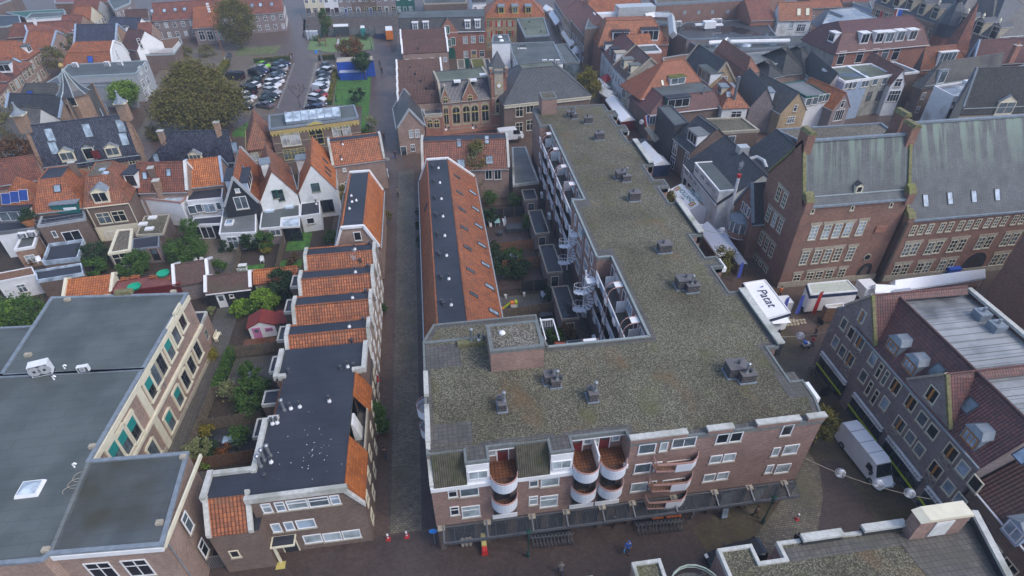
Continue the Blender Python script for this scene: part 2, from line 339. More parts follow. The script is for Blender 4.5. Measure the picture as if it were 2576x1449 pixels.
  # ---------------- buildings ----------------
def ccw(p):return sum(p[i][0]*p[(i+1)%len(p)][1]-p[(i+1)%len(p)][0]*p[i][1]for i in range(len(p)))>0
def inset(poly,d):
 n=len(poly);out=[]
 for i in range(n):
  a,b,c=V(poly[i-1]).to_2d(),V(poly[i]).to_2d(),V(poly[(i+1)%n]).to_2d()
  e,f=(b-a).normalized(),(c-b).normalized();n1,n2=V((-e.y,e.x)),V((-f.y,f.x))
  k=1+n1 .dot(n2);k=max(k,.3);out.append(b+(n1+n2)*(d/k))
 return out
def prism(mb,poly,z0,z1,m,top=None,bottom=False):
 poly=[tuple(p)[:2]for p in poly]
 if not ccw(poly):poly=poly[::-1]
 b=[V((x,y,z0))for x,y in poly];t=[V((x,y,z1))for x,y in poly]
 for i in range(len(b)):j=(i+1)%len(b);mb.poly([b[i],b[j],t[j],t[i]],m)
 if top:mb.poly(t,top)
 if bottom:mb.poly(b[::-1],m)
def wall_planes(poly):
 f=1 if ccw(poly)else-1;out=[]
 for i in range(len(poly)):
  a,b=V((*poly[i][:2],0)),V((*poly[(i+1)%len(poly)][:2],0));d=(b-a).normalized();n=V((d.y,-d.x,0))*f
  u=V((0,0,1)).cross(n);st=a if(b-a).dot(u)>0 else b
  out.append(Plane(st,n))
 return out
def rim(mb,poly,z,ph,pw,m,out=.05,low=.25):
 poly=[tuple(p)[:2]for p in poly]
 if not ccw(poly):poly=poly[::-1]
 O=inset(poly,-out);I=inset(poly,pw);n=len(poly)
 for i in range(n):
  j=(i+1)%n
  o0,o1,i0,i1=O[i],O[j],I[i],I[j]
  f=lambda p,zz:V((p[0],p[1],zz))
  mb.poly([f(o0,z+ph),f(o1,z+ph),f(i1,z+ph),f(i0,z+ph)],m)
  mb.poly([f(o0,z-low),f(o1,z-low),f(o1,z+ph),f(o0,z+ph)],m)
  mb.poly([f(i1,z-.05),f(i0,z-.05),f(i0,z+ph),f(i1,z+ph)],m)
  mb.poly([f(o1,z-low),f(o0,z-low),f(poly[i],z-low),f(poly[j],z-low)],m)
def flat(name,label,poly,z,wall='brick_pink',roof='felt_grey',cop='zincedge',ph=.15,pw=.25,z0=0,root=None,low=.25,cat='building',group=None):
 poly=[tuple(p)[:2]for p in poly];c=sum((V(p).to_2d()for p in poly),V((0,0)))/len(poly)
 b=root or empty(name,(c.x,c.y,z0),label,cat,group)
 m=MB();prism(m,poly,z0,z-.06,wall);m.build('wall',b)
 m=MB();pp=poly if ccw(poly)else poly[::-1];m.poly([(x,y,z)for x,y in inset(pp,pw*.5)],roof);r=m.build('roof',b)
 m=MB();rim(m,poly,z,ph,pw,cop,low=low);m.build('roof_edge',b)
 b_pl=wall_planes(poly);return b,b_pl
def flatp(name,label,t,pts,z,*a,**k):return flat(name,label,[W(t,*p,z)for p in pts],z,*a,**k)
def rectp(t,A,B,Cc,z):
 a,b,c=W(t,*A,z),W(t,*B,z),W(t,*Cc,z);u=(b-a).normalized();v=V((-u.y,u.x,0));d=(c-b).dot(v)
 return[a,b,b+v*d,a+v*d]
def flatr(name,label,t,A,B,Cc,z,*a,**k):return flat(name,label,rectp(t,A,B,Cc,z),z,*a,**k)
def house(name,label,A,B,D,ze,prof,wall='brick_pink',roof='tile_red',ridge='u',hips=(0,0),zh=None,over=.22,flatm='felt_dark',cop=None,z0=0,root=None,caps=True,gut='zincedge',cat='house',group=None,mr=None,endwall=None,gable_cop=(1,1),th=.14):
 """A,B: world points of the front eave, left to right; D: depth away from the camera. prof: ridge height or list of (across, z)."""
 A,B=V((A[0],A[1],0)),V((B[0],B[1],0));u=(B-A).normalized();v=V((-u.y,u.x,0));L=(B-A).length
 O,L,D=(A,L,D)if ridge=='u' else(B,D,L)
 if ridge=='v':u,v=v,-u
 if not isinstance(prof,list):prof=[(0,ze),(D/2,prof),(D,ze)]
 zt=max(p[1]for p in prof);zh=ze if zh is None else zh
 if zh>ze+.01 and zh<zt-.01 and(hips[0]or hips[1]):
  q=[prof[0]]
  for p0,p1 in zip(prof,prof[1:]):
   if(p0[1]-zh)*(p1[1]-zh)<-1e-4:k=(zh-p0[1])/(p1[1]-p0[1]);q.append((p0[0]+(p1[0]-p0[0])*k,zh))
   q.append(p1)
  prof=q
 ins=lambda z,e:hips[e]*max(0,z-zh)/(zt-zh)if zt>zh else 0
 def pt(e,a,z,ext=0):
  s=(-ext if e==0 else L+ext)+(1 if e==0 else-1)*ins(z,e);return O+u*s+v*a+V((0,0,z))
 cen=O+u*L/2+v*D/2
 b=root or empty(name,(cen.x,cen.y,z0),label,cat,group)
 m=MB();g=lambda e,a,z:O+u*(0 if e==0 else L)+v*a+V((0,0,z))
 m.poly([g(0,0,z0),g(1,0,z0),g(1,0,prof[0][1]),g(0,0,prof[0][1])],wall)
 m.poly([g(1,D,z0),g(0,D,z0),g(0,D,prof[-1][1]),g(1,D,prof[-1][1])],wall)
 for e in(0,1):
  if hips[e]:pp=[p for p in prof if p[1]<=zh+1e-3]
  else:pp=prof
  lp=[g(e,0,z0)]+[g(e,a,z)for a,z in pp]+[g(e,D,z0)]
  m.poly(lp[::-1]if e==1 else lp,endwall or wall)
  if e==1:m.f[-1]=m.f[-1]
 m.build('wall',b)
 m=MB();lift=.05;n=len(prof)
 for i in range(n-1):
  (a0,z00),(a1,z1)=prof[i],prof[i+1]
  if i==0 and over and z1>z00:k=over/max(.2,(a1-a0));a0-=over;z00-=(z1-prof[i][1])*k
  if i==n-2 and over and z1<z00:k=over/max(.2,(a1-prof[i][0]));a1+=over;z1+=(prof[i+1][1]-prof[i][1])*k
  mm=flatm if abs(prof[i][1]-prof[i+1][1])<.06 else(mr[i]if mr else roof)
  def q(e,a,z):
   ext=.1 if not(hips[e]and zh<=ze+.01)else 0
   s=(-ext if e==0 else L+ext)+(1 if e==0 else-1)*hips[e]*((z-zh)/(zt-zh)if hips[e]and z>zh-(9 if zh<=ze+.01 else 0)else 0)
   return O+u*s+v*a+V((0,0,z+lift))
  m.poly([q(0,a0,z00),q(1,a0,z00),q(1,a1,z1),q(0,a1,z1)],mm)
 for e in(0,1):
  if hips[e]:
   pp=[p for p in prof if p[1]>=zh-1e-3];ext=0
   lp=[]
   for i,(a,z)in enumerate(pp):
    s=(1 if e==0 else-1)*hips[e]*(z-zh)/(zt-zh);aa=a
    if zh<=ze+.01 and i in(0,len(pp)-1)and over:
     dz=(zt-ze)*over/max(.2,abs(prof[1][0]-prof[0][0]));z-=dz;s=(1 if e==0 else-1)*hips[e]*(z-zh)/(zt-zh);aa+=-over if i==0 else over
    lp.append(O+u*((0 if e==0 else L)+s)+v*aa+V((0,0,z+lift)))
   m.poly(lp if e==0 else lp[::-1],roof)
 me=m.mesh('roof',root_loc(b),weld=True)
 bm=bmesh.new();bm.from_mesh(me);be=[e for e in bm.edges if e.is_boundary]
 r=bmesh.ops.extrude_edge_only(bm,edges=be)
 bmesh.ops.translate(bm,vec=(0,0,-th),verts=[x for x in r['geom']if isinstance(x,bmesh.types.BMVert)])
 bmesh.ops.recalc_face_normals(bm,faces=bm.faces);bm.to_mesh(me);bm.free()
 ro=bpy.data.objects.new('roof',me);C.objects.link(ro);ro.parent=b
 LOC[ro.name]=root_loc(b)
 if caps:
  m=MB();rr=.11
  for i,(a,z)in enumerate(prof):
   if 0<i<n-1 and z>zh-.01 or(0<i<n-1 and not hips[0]and not hips[1]):
    m.tube([pt(0,a,z+.06,.05 if not hips[0]else 0),pt(1,a,z+.06,.05 if not hips[1]else 0)],rr,roof,6)
  for e in(0,1):
   if hips[e]:
    pp=[p for p in prof if p[1]>=zh-1e-3]
    for p0,p1 in zip(pp,pp[1:]):
     if abs(p0[1]-p1[1])>.05:m.tube([pt(e,p0[0],p0[1]+.06),pt(e,p1[0],p1[1]+.06)],rr,roof,5)
     else:m.tube([pt(e,p0[0],p0[1]+.06),pt(e,p1[0],p1[1]+.06)],rr,roof,5)
  if m.f:m.build('ridge_tiles',ro,root_loc(b))
 if gut:
  m=MB()
  for a,e in((-over-.06,0),(D+over+.06,n-1)):
   zz=prof[e][1]-.12-over*.5;m.bar(O+u*-.05+v*a+V((0,0,zz)),O+u*(L+.05)+v*a+V((0,0,zz)),.14,.12,gut)
  m.build('gutter',b)
 if cop:
  for e in(0,1):
   if hips[e]or not gable_cop[e]:continue
   m=MB()
   for p0,p1 in zip(prof,prof[1:]):
    P0,P1=pt(e,p0[0],p0[1]+.12),pt(e,p1[0],p1[1]+.12);d=(P1-P0).normalized();up=u.cross(d)if u.cross(d).z>0 else-u.cross(d)
    m.obox((P0+P1)/2+d*0,d,u,up,(P1-P0).length/2+.04,.2,.17,cop)
   m.build('gable_coping',b)
 P={'front':Plane(g(0,0,0),-v),'back':Plane(g(1,D,0),v),'left':Plane(g(0,D,0),-u),'right':Plane(g(1,0,0),u)}
 for i in range(n-1):
  p0,p1=g(0,*prof[i]),g(0,*prof[i+1]);nn=u.cross(p1-p0).normalized();nn=nn if nn.z>0 else-nn
  P['s%d'%i]=Plane(p0+nn*.07,nn,V((0,0,1)).cross(nn)if nn.z<.99 else u)
 for e,k in((0,'hl'),(1,'hr')):
  if hips[e]:
   run,rise=hips[e],zt-zh;nn=(u*(-1 if e==0 else 1)*rise+V((0,0,1))*run).normalized();P[k]=Plane(g(e,0,zh)+nn*.07,nn)
 P['roof']=ro;P['u']=u;P['v']=v
 return b,P
def depth_of(t,A,B,R,ze,zr):
 a,b,r=W(t,*A,ze),W(t,*B,ze),W(t,*R,zr);u=(b-a).normalized();v=V((-u.y,u.x,0));return(r-a).dot(v)
def gab(name,label,t,A,B,R,ze,zr,D=None,**k):
 """long side to the camera: A,B eave ends, R a point on the ridge (all traced)"""
 a,b=W(t,*A,ze),W(t,*B,ze);h=D/2 if D else max(1.0,depth_of(t,A,B,R,ze,zr));hp=k.pop('hipx',None)
 if hp:
  u=(b-a).normalized();r1,r2=W(t,*hp[0],zr),W(t,*hp[1],zr);L=(b-a).length
  i1,i2=max(0,(r1-a).dot(u)),max(0,(b-r2).dot(u));k['hips']=(i1 if i1>.8 else 0,i2 if i2>.8 else 0)
 return house(name,label,a,b,2*h,ze,zr,**k)
def gabv(name,label,t,A,B,L,ze,zr,**k):
 """gable end to the camera: A,B eave-level corners of the facing gable"""
 a,b=W(t,*A,ze),W(t,*B,ze);return house(name,label,a,b,L,ze,zr,ridge='v',**k)
def dormer(b,P,c,w,h,style='flat',wall='white',roof='felt_grey',cols=2,rows=1,fm='white',gm=None,back=None):
 """c: world point at the dormer's foot on slope plane P"""
 hn=V((P.n.x,P.n.y,0)).normalized();u=V((0,0,1)).cross(hn);tanp=math.sqrt(max(1e-6,1-P.n.z**2))/max(.05,P.n.z);bk=back or min(3.5,h/tanp+.1);up=V((0,0,1))
 f=[c+u*s*w/2+up*z for s,z in((-1,-.15),(1,-.15),(1,h),(-1,h))];bb=[p-hn*bk for p in f]
 m=MB();m.poly(f,wall)
 m.poly([f[1],bb[2],f[2]],wall);m.poly([f[0],f[3],bb[3]],wall)
 if style!='flat':m.poly([f[3],f[2],(f[2]+f[3])/2+up*w*.32],wall)
 d=m.build('dormer',b)
 m=MB()
 if style=='flat':
  m.obox(c-hn*(bk/2-.1)+up*(h+.06),u,-hn,up,w/2+.14,bk/2+.12,.07,roof)
 else:
  pk=w*.34;e=.15
  for s in(-1,1):
   q=[f[2 if s>0 else 3]+u*s*e+hn*.15-up*.06,(f[2]+f[3])/2+up*pk+hn*.15];k=pk/tanp
   q+=[q[1]-hn*(bk+k+.15),q[0]-hn*(bk+.15)]
   m.poly(q if s>0 else q[::-1],roof);m.poly([x-up*.08 for x in(q[::-1]if s>0 else q)],'white')
 m.build('dormer_roof',d,root_loc(b))
 LOC[d.name]=root_loc(b)
 PP=Plane(c,hn);gm=gm or rnd.choice(GL[:7])
 a,g=win_mesh(w-.25,h-.3,cols,rows,fm,gm,None)
 key=(a.name,g.name)
 if key not in WC:
  bm=bmesh.new();bm.from_mesh(a);n0=len(bm.faces);bm.from_mesh(g);bm.faces.ensure_lookup_table()
  me=bpy.data.meshes.new('dormer_window');bm.to_mesh(me);bm.free();me.materials.append(a.materials[0]);me.materials.append(g.materials[0])
  for i,p in enumerate(me.polygons):p.material_index=0 if i<n0 else 1
  WC[key]=me
 put(WC[key],'dormer_window',d,PP,c+up*(h/2+.02),0);return d
def dorm(b,P,t,x,y,*a,**k):return dormer(b,P,P.hit(t,x,y),*a,**k)
def skyl(b,P,t,pts,w=.8,h=1.2,gm='glass_sky',fm='anthracite'):
 for p in pts:win(b,P,P.hit(t,*p),w,h,1,1,fm,gm,None,'roof_window',fr=.09)
def chimney(b,c,w=.8,d=.6,h=1.4,m='brick_brown',pots=2,top='coping'):
 c=V(c);mb=MB();mb.box(c.x-w/2,c.x+w/2,c.y-d/2,c.y+d/2,c.z-1.5,c.z+h,m);mb.box(c.x-w/2-.07,c.x+w/2+.07,c.y-d/2-.07,c.y+d/2+.07,c.z+h,c.z+h+.12,top)
 ch=mb.build('chimney',b)
 mb=MB()
 for i in range(pots):
  x=c.x+(i-(pots-1)/2)*.35;mb.lathe((x,c.y,c.z+h+.1),[(.12,0),(.1,.4),(.13,.42),(.13,.5),(.02,.5)],'planter',8)
 if pots:mb.build('chimney_pot',ch,root_loc(b))
 return ch
FLUE={}
def flue(b,c,h=.9,kind='white'):
 """roof flue: white cone base, dark pipe with a cowl; part of the building"""
 if kind not in FLUE:
  m=MB()
  if kind=='white':
   m.lathe((0,0,0),[(.2,0),(.18,.12),(.12,.24),(.12,.34)],'white',10);m.lathe((0,0,.34),[(.09,0),(.09,.35),(.15,.37),(.15,.5),(.04,.56)],'anthracite',10)
  elif kind=='tall':
   m.lathe((0,0,0),[(.2,0),(.16,.2),(.13,.25),(.13,1.3),(.2,1.35),(.2,1.5),(.05,1.6)],'steel',10)
  else:
   m.lathe((0,0,0),[(.16,0),(.12,.1),(.12,.35),(.2,.4),(.2,.52),(.05,.58)],'anthracite',10)
  FLUE[kind]=m.mesh('flue_pipe')
 o=bpy.data.objects.new('flue_pipe',FLUE[kind]);C.objects.link(o);o.parent=b;o.location=V(c)-root_loc(b);return o
def pipe(b,pts,r=.05,m='zinc',name='drainpipe'):mb=MB();mb.tube(pts,r,m,6);return mb.build(name,b)
# ================= SETTING =================
def sheet(name,pts,mat,lv,kind='structure'):
 m=MB();p=[V((q[0],q[1],.004*lv))for q in pts]
 if not ccw([tuple(x)for x in p]):p=p[::-1]
 m.poly(p,mat);return tag(m.build(name),kind=kind)
def sheetp(name,t,pts,mat,lv):return sheet(name,[W(t,*p)for p in pts],mat,lv)
R4=lambda x0,x1,y0,y1:[(x0,y0),(x1,y0),(x1,y1),(x0,y1)]
sheet('ground',R4(-700,900,-200,1200),'pave_red',0)
sheet('square',[(-60,0),(34.2,0),(34.2,31.5),(31,30.6),(-9,30.6),(-60,30.6)],'pave_dark',1)
sheet('cobbled_street',R4(-7.45,-4.62,30.8,104.5),'cobble',2)
sheet('pavement',R4(-4.6,-3.0,30.8,95),'pave_dark',3)
sheet('side_street',[(34.0,12),(42.4,12),(42.4,46),(44,58),(32,62),(31,36)],'pave_moss',2)
sheet('bus_lane',[W('D',*p)for p in[(2062,1160),(2110,1160),(2205,1310),(2220,1449),(2040,1449),(2020,1400),(2060,1340),(2070,1250)]],'pave_dark',3)
sheet('cobbled_corner',[W('D',*p)for p in[(2030,1130),(2062,1180),(2070,1250),(2058,1330),(2030,1390),(1930,1449),(1760,1449),(1830,1350),(1900,1270),(2010,1190)]],'cobble',4)
sheet('moss_paving',[W('D',*p)for p in[(1740,1330),(1900,1240),(2010,1200),(1930,1310),(1880,1380),(1800,1420)]],'pave_moss',5)
sheet('market_street',R4(31.7,45,58,400),'pave_red',1)
sheet('garden_ground',R4(-29,-18,31,112),'soil',1);sheet('garden_path',[(-33,31),(-27.8,31),(-28.3,57),(-28.5,67.2),(-31.5,67.2),(-31.5,45)],'pave_slab',2)
sheet('court_ground',R4(5.8,17.5,46,89),'soil',1);sheet('alley',R4(15.8,17.5,46,89),'pave_slab',2)
sheet('left_gardens',R4(-75,-29,58,112),'soil',1)
def ring(c,r,w_,mat,lv,n=40,sy=1):
 m=MB()
 for i in range(n):
  a,b=2*math.pi*i/n,2*math.pi*(i+1)/n
  m.poly([(c[0]+q*math.cos(x),c[1]+q*sy*math.sin(x),.004*lv)for q,x in((r-w_,a),(r,a),(r,b),(r-w_,b))],mat)
 return m
tag(ring(W('D',1016,418),2.3,.28,'pave_slab',5).build('paving_ring'),kind='structure')
m=MB();m.poly([(p[0],p[1],.02)for p in R4(-7.52,-7.45,30.8,104)],'pave_slab');m.poly([(p[0],p[1],.02)for p in R4(-4.62,-4.55,30.8,95)],'pave_slab');tag(m.build('street_gutter'),kind='structure')
# ================= APARTMENT BLOCK =================
ZR=11.8
BP=[(30.4,29),(13.6,29),(13.5,30.3),(8.8,30.3),(8.8,29),(6.9,29),(6.9,30.3),(1.9,30.3),(1.9,29),(0,29),(0,30.3),(-3,30.3),(-3,43.6),(-1.9,46),(8.6,46),(8.6,43.1),(9,41.1),(19.1,41.1),(19.1,55),(17.4,55),(17.4,68.4),(19.1,68.4),(19.1,93.6),(17.5,93.6),(17.5,101.4),(30.4,101.2),(30.4,98.1),(31.6,98.1),(31.6,96.2),(30.3,96.2),(30.3,91.7),(31.5,91.7),(31.5,89.7),(30.2,89.7),(30.2,85.2),(31.6,85.2),(31.6,77),(30,77),(30,72.3),(31.5,72.3),(31.5,70.3),(30,70.3),(30,65.8),(31.3,65.8),(31.3,58),(29.8,58),(29.8,53.2),(31.2,53.2),(31.2,51.3),(29.8,51.3),(29.8,46.6),(31,46.6),(31,38),(29.8,38),(29.8,33.5),(31,33.5),(31,31.4)]
blk=empty('apartment_block',(14,40,0),'long L-shaped brick apartment block under a flat gravel roof beside the cobbled street','apartment block')
up_poly=[p for p in BP]
low=[(30.4,29),(-3,29)]+BP[12:15]+[(8.6,43.1),(9,41.1),(17.4,41.1),(17.4,93.6)]+BP[23:]
mid=[(30.4,29),(13.4,29),(13.4,30.9),(8.8,30.9),(8.8,29),(4.2,29),(4.2,30.9),(1.9,30.9),(1.9,29),(-3,29)]+BP[12:]
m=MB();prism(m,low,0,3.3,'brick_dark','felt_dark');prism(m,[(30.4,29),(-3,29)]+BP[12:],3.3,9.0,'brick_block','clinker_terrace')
up=[(30.4,29),(13.6,29),(13.6,30.9),(8.8,30.9),(8.8,29),(6.9,29),(6.9,30.25),(4.2,30.25),(4.2,30.9),(1.9,30.9),(1.9,29),(0,29),(0,30.25),(-3,30.25)]+BP[12:]
prism(m,up,9.0,ZR-.02,'brick_block');m.build('wall',blk)
m=MB();m.poly([(x,y,ZR)for x,y in(BP if ccw(BP)else BP[::-1])],'gravel');broof=m.build('roof',blk)
m=MB();rim(m,BP,ZR,.08,.16,'edge_grey',.06,.35);m.build('roof_edge',blk);I1,I2=inset(BP if ccw(BP)else BP[::-1],.18),inset(BP if ccw(BP)else BP[::-1],.62);m=MB()
for i in range(len(I1)):j=(i+1)%len(I1);m.poly([(*I1[i],ZR+.008),(*I1[j],ZR+.008),(*I2[j],ZR+.008),(*I2[i],ZR+.008)],'pave_slab')
m.build('paving_border',broof);m=MB();court_e=[(9,41.1),(19.1,41.1),(19.1,55),(17.4,55),(17.4,68.4),(19.1,68.4),(19.1,93.6)]
for a,e_ in zip(court_e,court_e[1:]):m.bar((*a,ZR+.1),(*e_,ZR+.1),.24,.12,'cap_bluegrey')
m.build('parapet_cap',blk)
for x0,x1,y0,y1 in((17.6,19.6,66.6,68.2),(17.6,19.6,55.2,56.6),(-2.6,.8,31,33.2),(28.8,30.8,31.6,34.6),(-2.6,.5,39.8,42.9),(0.2,1.7,29.3,30.6),(7.1,8.6,29.3,30.6)):m=MB();m.poly([(p[0],p[1],ZR+.014)for p in R4(x0,x1,y0,y1)],'pave_slab');m.build('paving_slab',broof)
m=MB();m.box(-2.9,3.0,43.2,43.55,ZR,ZR+.14,'edge_grey');m.build('roof_edge',blk)
front=Plane((-3,29,0),(0,-1,0));court=Plane((19.1,93.6,0),(-1,0,0));court2=Plane((17.4,68.4,0),(-1,0,0))
for x0,x1 in((13.5,18.3),(20.1,22.3),(24.4,28.2),(28.9,30.5)):
 m=MB();m.box(x0,x1,28.92,29.3,ZR-.02,ZR+.45,'brick_block');m.box(x0-.05,x1+.05,28.86,29.4,ZR+.45,ZR+.62,'coping');m.build('coping',blk)
for y0,y1 in((31.2,35.2),(36.4,39.2)):
 m=MB();m.box(-3.05,-2.65,y0,y1,ZR-.02,ZR+.5,'coping');m.build('coping',blk)
m=MB();m.hexa([(-3.04,28.95,8.8),(-2.7,28.95,8.8),(-2.7,31.1,ZR-.1),(-3.04,31.1,ZR-.1)],[(-3.04,28.95,9.5),(-2.7,28.95,9.5),(-2.7,31.1,ZR+.5),(-3.04,31.1,ZR+.5)],'coping');m.build('coping',blk)
for y0,y1 in((77,85.2),(58,65.8),(38,46.6)):
 m=MB();m.box(30.85,31.5,y0,y1,ZR-1.3,ZR+.3,'darkpaint');m.box(30.8,31.55,y0-.05,y1+.05,ZR+.3,ZR+.5,'coping');m.build('coping',blk)
for y0,y1 in((96.2,98.1),(89.7,91.7),(70.3,72.3),(51.3,53.2),(31.5,33.5)):
 m=MB();m.box(30.35,31.7,y0,y1,ZR-.9,ZR-.3,'white');m.build('fascia',blk)
for x0,x1 in((-2.7,0),(4.2,6.9)):
 m=MB();m.hexa([(x0,28.8,8.9),(x1,28.8,8.9),(x1,30.4,8.9),(x0,30.4,8.9)],[(x0,28.8,9.25),(x1,28.8,9.25),(x1,30.4,ZR+.12),(x0,30.4,ZR+.12)],'corrugated')
 n=int((x1-x0)/.17)
 for i in range(n):x=x0+(i+.5)*(x1-x0)/n;m.tube([(x,28.78,9.27),(x,30.4,ZR+.14)],.05,'corrugated',5)
 m.build('sloping_roof',blk)
for x0,x1 in((-3,1.95),(4.15,8.85),(13.2,13.6)):
 m=MB();m.box(x0,x1,28.72,29.0,8.75,9.2,'white');m.build('fascia',blk)
for x0,x1 in((0,1.9),(6.9,8.8)):
 m=MB();m.box(x0+.02,x1-.02,28.88,29.02,9.2,ZR-.2,'white');m.build('window_bay',blk)
 win(blk,front,V(((x0+x1)/2,28.88,10.25)),1.6,1.1,2,1,'white','blind',None)
def door(b,P,c,w_=.9,h=2.1,m_='darkred',name='door',fr='white'):
 mb=MB();mb.box(-w_/2,w_/2,-h/2,h/2,-.02,.05,m_);mb.box(-w_/2-.09,-w_/2,-h/2,h/2,-.02,.08,fr);mb.box(w_/2,w_/2+.09,-h/2,h/2,-.02,.08,fr);mb.box(-w_/2-.09,w_/2+.09,h/2,h/2+.09,-.02,.08,fr)
 mb.box(-w_/2+.15,w_/2-.15,.1,h/2-.15,.05,.058,'glass_mid')
 k=('door',round(w_,2),round(h,2),m_,fr)
 if k not in WC:WC[k]=mb.mesh(name)
 return put(WC[k],name,b,P,c)
tp=Plane((0,30.9,0),(0,-1,0))
for x in(3.2,9.6,12.0):door(blk,tp,V((x,30.9,10.1)))
for x in(2.3,10.5,13.0,11.2):win(blk,tp,V((x,30.9,10.4)),.7,1.2,1,1,'white','blind',None)
m=MB();m.box(10.95,11.08,28.9,30.9,9.0,10.7,'white');m.build('partition',blk)
for x0,x1 in((1.95,4.15),(8.85,13.5)):
 m=MB();m.box(x0,x1,30.3,30.42,ZR-.6,ZR-.1,'white');m.build('fascia',blk)
WP='glass_mid'
wins(blk,front,'d2',[(1712,722),(1730,880)],.75,1.3,1,2,'white',['glass_mid','glass_dark']);wins(blk,front,'d2',[(1857,700),(1872,885)],1.6,1.7,1,2,'white',['blind','glass_mid'])
wins(blk,front,'d3',[(189,630),(185,790)],.75,1.3,1,2,'white',['glass_mid','blind']);wins(blk,front,'d3',[(331,612),(320,795)],1.6,1.7,1,2,'white',['blind'])
wins(blk,front,'d3',[(1175,338),(1136,508),(1103,672)],1.5,1.3,1,1,'white',['blind','glass_mid']);wins(blk,front,'d3',[(1320,320),(1266,490),(1222,655)],.65,1.2,1,1,'white',['blind','glass_dark'])
wins(blk,front,'d3',[(1497,282),(1440,480),(1400,640)],2.1,1.3,2,1,'white',['glass_dark','glass_mid'])
wins(blk,front,'d3',[(1772,430),(1890,415),(1715,592),(1833,575)],1.05,1.15,1,1,'white',['blind','glass_mid'])
wins(blk,front,'d3',[(1830,250),(1950,235)],1.15,1.3,1,1,'white',['glass_dark']);wins(blk,front,'d4',[(165,175)],1.0,1.5,1,1,'white',['glass_dark'])
wins(blk,front,'d4',[(65,365),(10,515)],.7,1.2,1,1,'white',['blind']);wins(blk,front,'d4',[(195,345),(125,510)],1.4,1.3,1,1,'white',['blind'])
def drum(cx,z,r=1.12,floor='clinker_terrace'):
 m=MB();n=12;y0=29.0
 P_=[(cx+r*math.cos(math.pi+math.pi*i/n),y0-.1+r*.95*math.sin(math.pi+math.pi*i/n))for i in range(n+1)]
 m.poly([(x,y,z)for x,y in P_],floor);m.poly([(x,y,z-.18)for x,y in reversed(P_)],'balcony')
 for i in range(n):
  (xa,ya),(xb,yb)=P_[i],P_[i+1];f=lambda x,y,k:(cx+(x-cx)*k,y0+(y-y0)*k)
  a2,b2=f(xa,ya,.94),f(xb,yb,.94)
  m.hexa([(xa,ya,z-.35),(xb,yb,z-.35),(*b2,z-.35),(*a2,z-.35)],[(xa,ya,z+.75),(xb,yb,z+.75),(*b2,z+.75),(*a2,z+.75)],'balcony')
 b=m.build('balcony',blk)
 m=MB()
 for k,zz in((1.0,z+1.02),(.97,z+.86)):m.tube([(cx+(x-cx)*k,y0+(y-y0)*k,zz)for x,y in P_],.045,'salmon',6)
 m.build('railing',b,root_loc(blk));return b
for x,zs in((3.05,(6.1,9.0)),(9.95,(6.1,9.0)),(12.3,(6.1,9.0))):
 for z in zs:drum(x,z)
for x in(3.05,9.95,12.3):
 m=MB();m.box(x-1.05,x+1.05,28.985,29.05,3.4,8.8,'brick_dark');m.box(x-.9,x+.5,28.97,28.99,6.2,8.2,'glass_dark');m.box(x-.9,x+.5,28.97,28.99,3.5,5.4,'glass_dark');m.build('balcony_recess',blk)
 m=MB();m.box(x-1.1,x+1.1,28.9,29.0,3.35,3.9,'white');m.build('fascia',blk)
for zf,pxl in((9.0,(1412,420)),(6.1,(1370,590)),(3.4,(1325,745))):
 cx=front.hit('d3',*pxl).x;z=zf-.4
 x0,x1=cx-1.9,cx+1.9;m=MB();pts=[(x0,28.95),(x0+.1,28.15),(x0+1.7,28.0),(x1-.7,28.0),(x1-.1,28.45),(x1+.15,28.95)]
 m.poly([(x,y,z)for x,y in pts],'wood');m.poly([(x,y,z-.14)for x,y in pts[::-1]],'salmon')
 b=m.build('balcony',blk);m=MB()
 for(xa,ya),(xb,yb)in zip(pts[2:],pts[3:]):m.hexa([(xa,ya,z-.2),(xb,yb,z-.2),(xb,yb+.06,z-.2),(xa,ya+.06,z-.2)],[(xa,ya,z+.75),(xb,yb,z+.75),(xb,yb+.06,z+.75),(xa,ya+.06,z+.75)],'balcony')
 for zz in(z+1.05,z+.88):m.tube([(x,y,zz)for x,y in pts],.04,'salmon',6)
 m.tube([(x,y,z+.05)for x,y in pts[:3]],.04,'salmon',5)
 for i in range(13):
  k=i/12*2;a,c_=pts[int(min(k,1.99))],pts[int(min(k,1.99))+1];f=k-int(min(k,1.99));x,y=a[0]+(c_[0]-a[0])*f,a[1]+(c_[1]-a[1])*f;m.tube([(x,y,z),(x,y,z+1.05)],.014,'salmon',4)
 m.build('railing',b,root_loc(blk))
for i in range(11):
 x=-2+i*3.05;m=MB();m.box(x,x+2.3,28.93,29.02,.3,2.7,'anthracite');m.box(x+.1,x+1.1,28.91,28.95,.4,2.5,'glass_dark');m.box(x+1.2,x+2.2,28.91,28.95,.4,2.5,'glass_mid' if i in(8,9)else 'glass_dark');m.build('shop_window',blk)
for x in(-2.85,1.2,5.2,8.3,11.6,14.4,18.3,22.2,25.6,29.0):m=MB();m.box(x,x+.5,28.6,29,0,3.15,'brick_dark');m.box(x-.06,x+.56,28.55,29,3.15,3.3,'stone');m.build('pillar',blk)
cano=MB();x0,x1=-2.4,30.3
cano.box(x0,x1,27.55,27.65,2.75,2.88,'canosteel');cano.box(x0,x1,28.8,28.9,3.12,3.24,'canosteel');cano.box(x0,x1,27.42,27.55,2.70,2.78,'anthracite')
n=36
for i in range(n+1):x=x0+(x1-x0)*i/n;cano.bar((x,27.6,2.93),(x,28.85,3.27),.035,.05,'anthracite')
for x in(-2.4,1.4,5.4,8.5,11.8,14.6,18.5,22.4,25.8,29.2):cano.bar((x,27.5,3.0),(x,28.85,3.42),.11,.12,'canosteel')
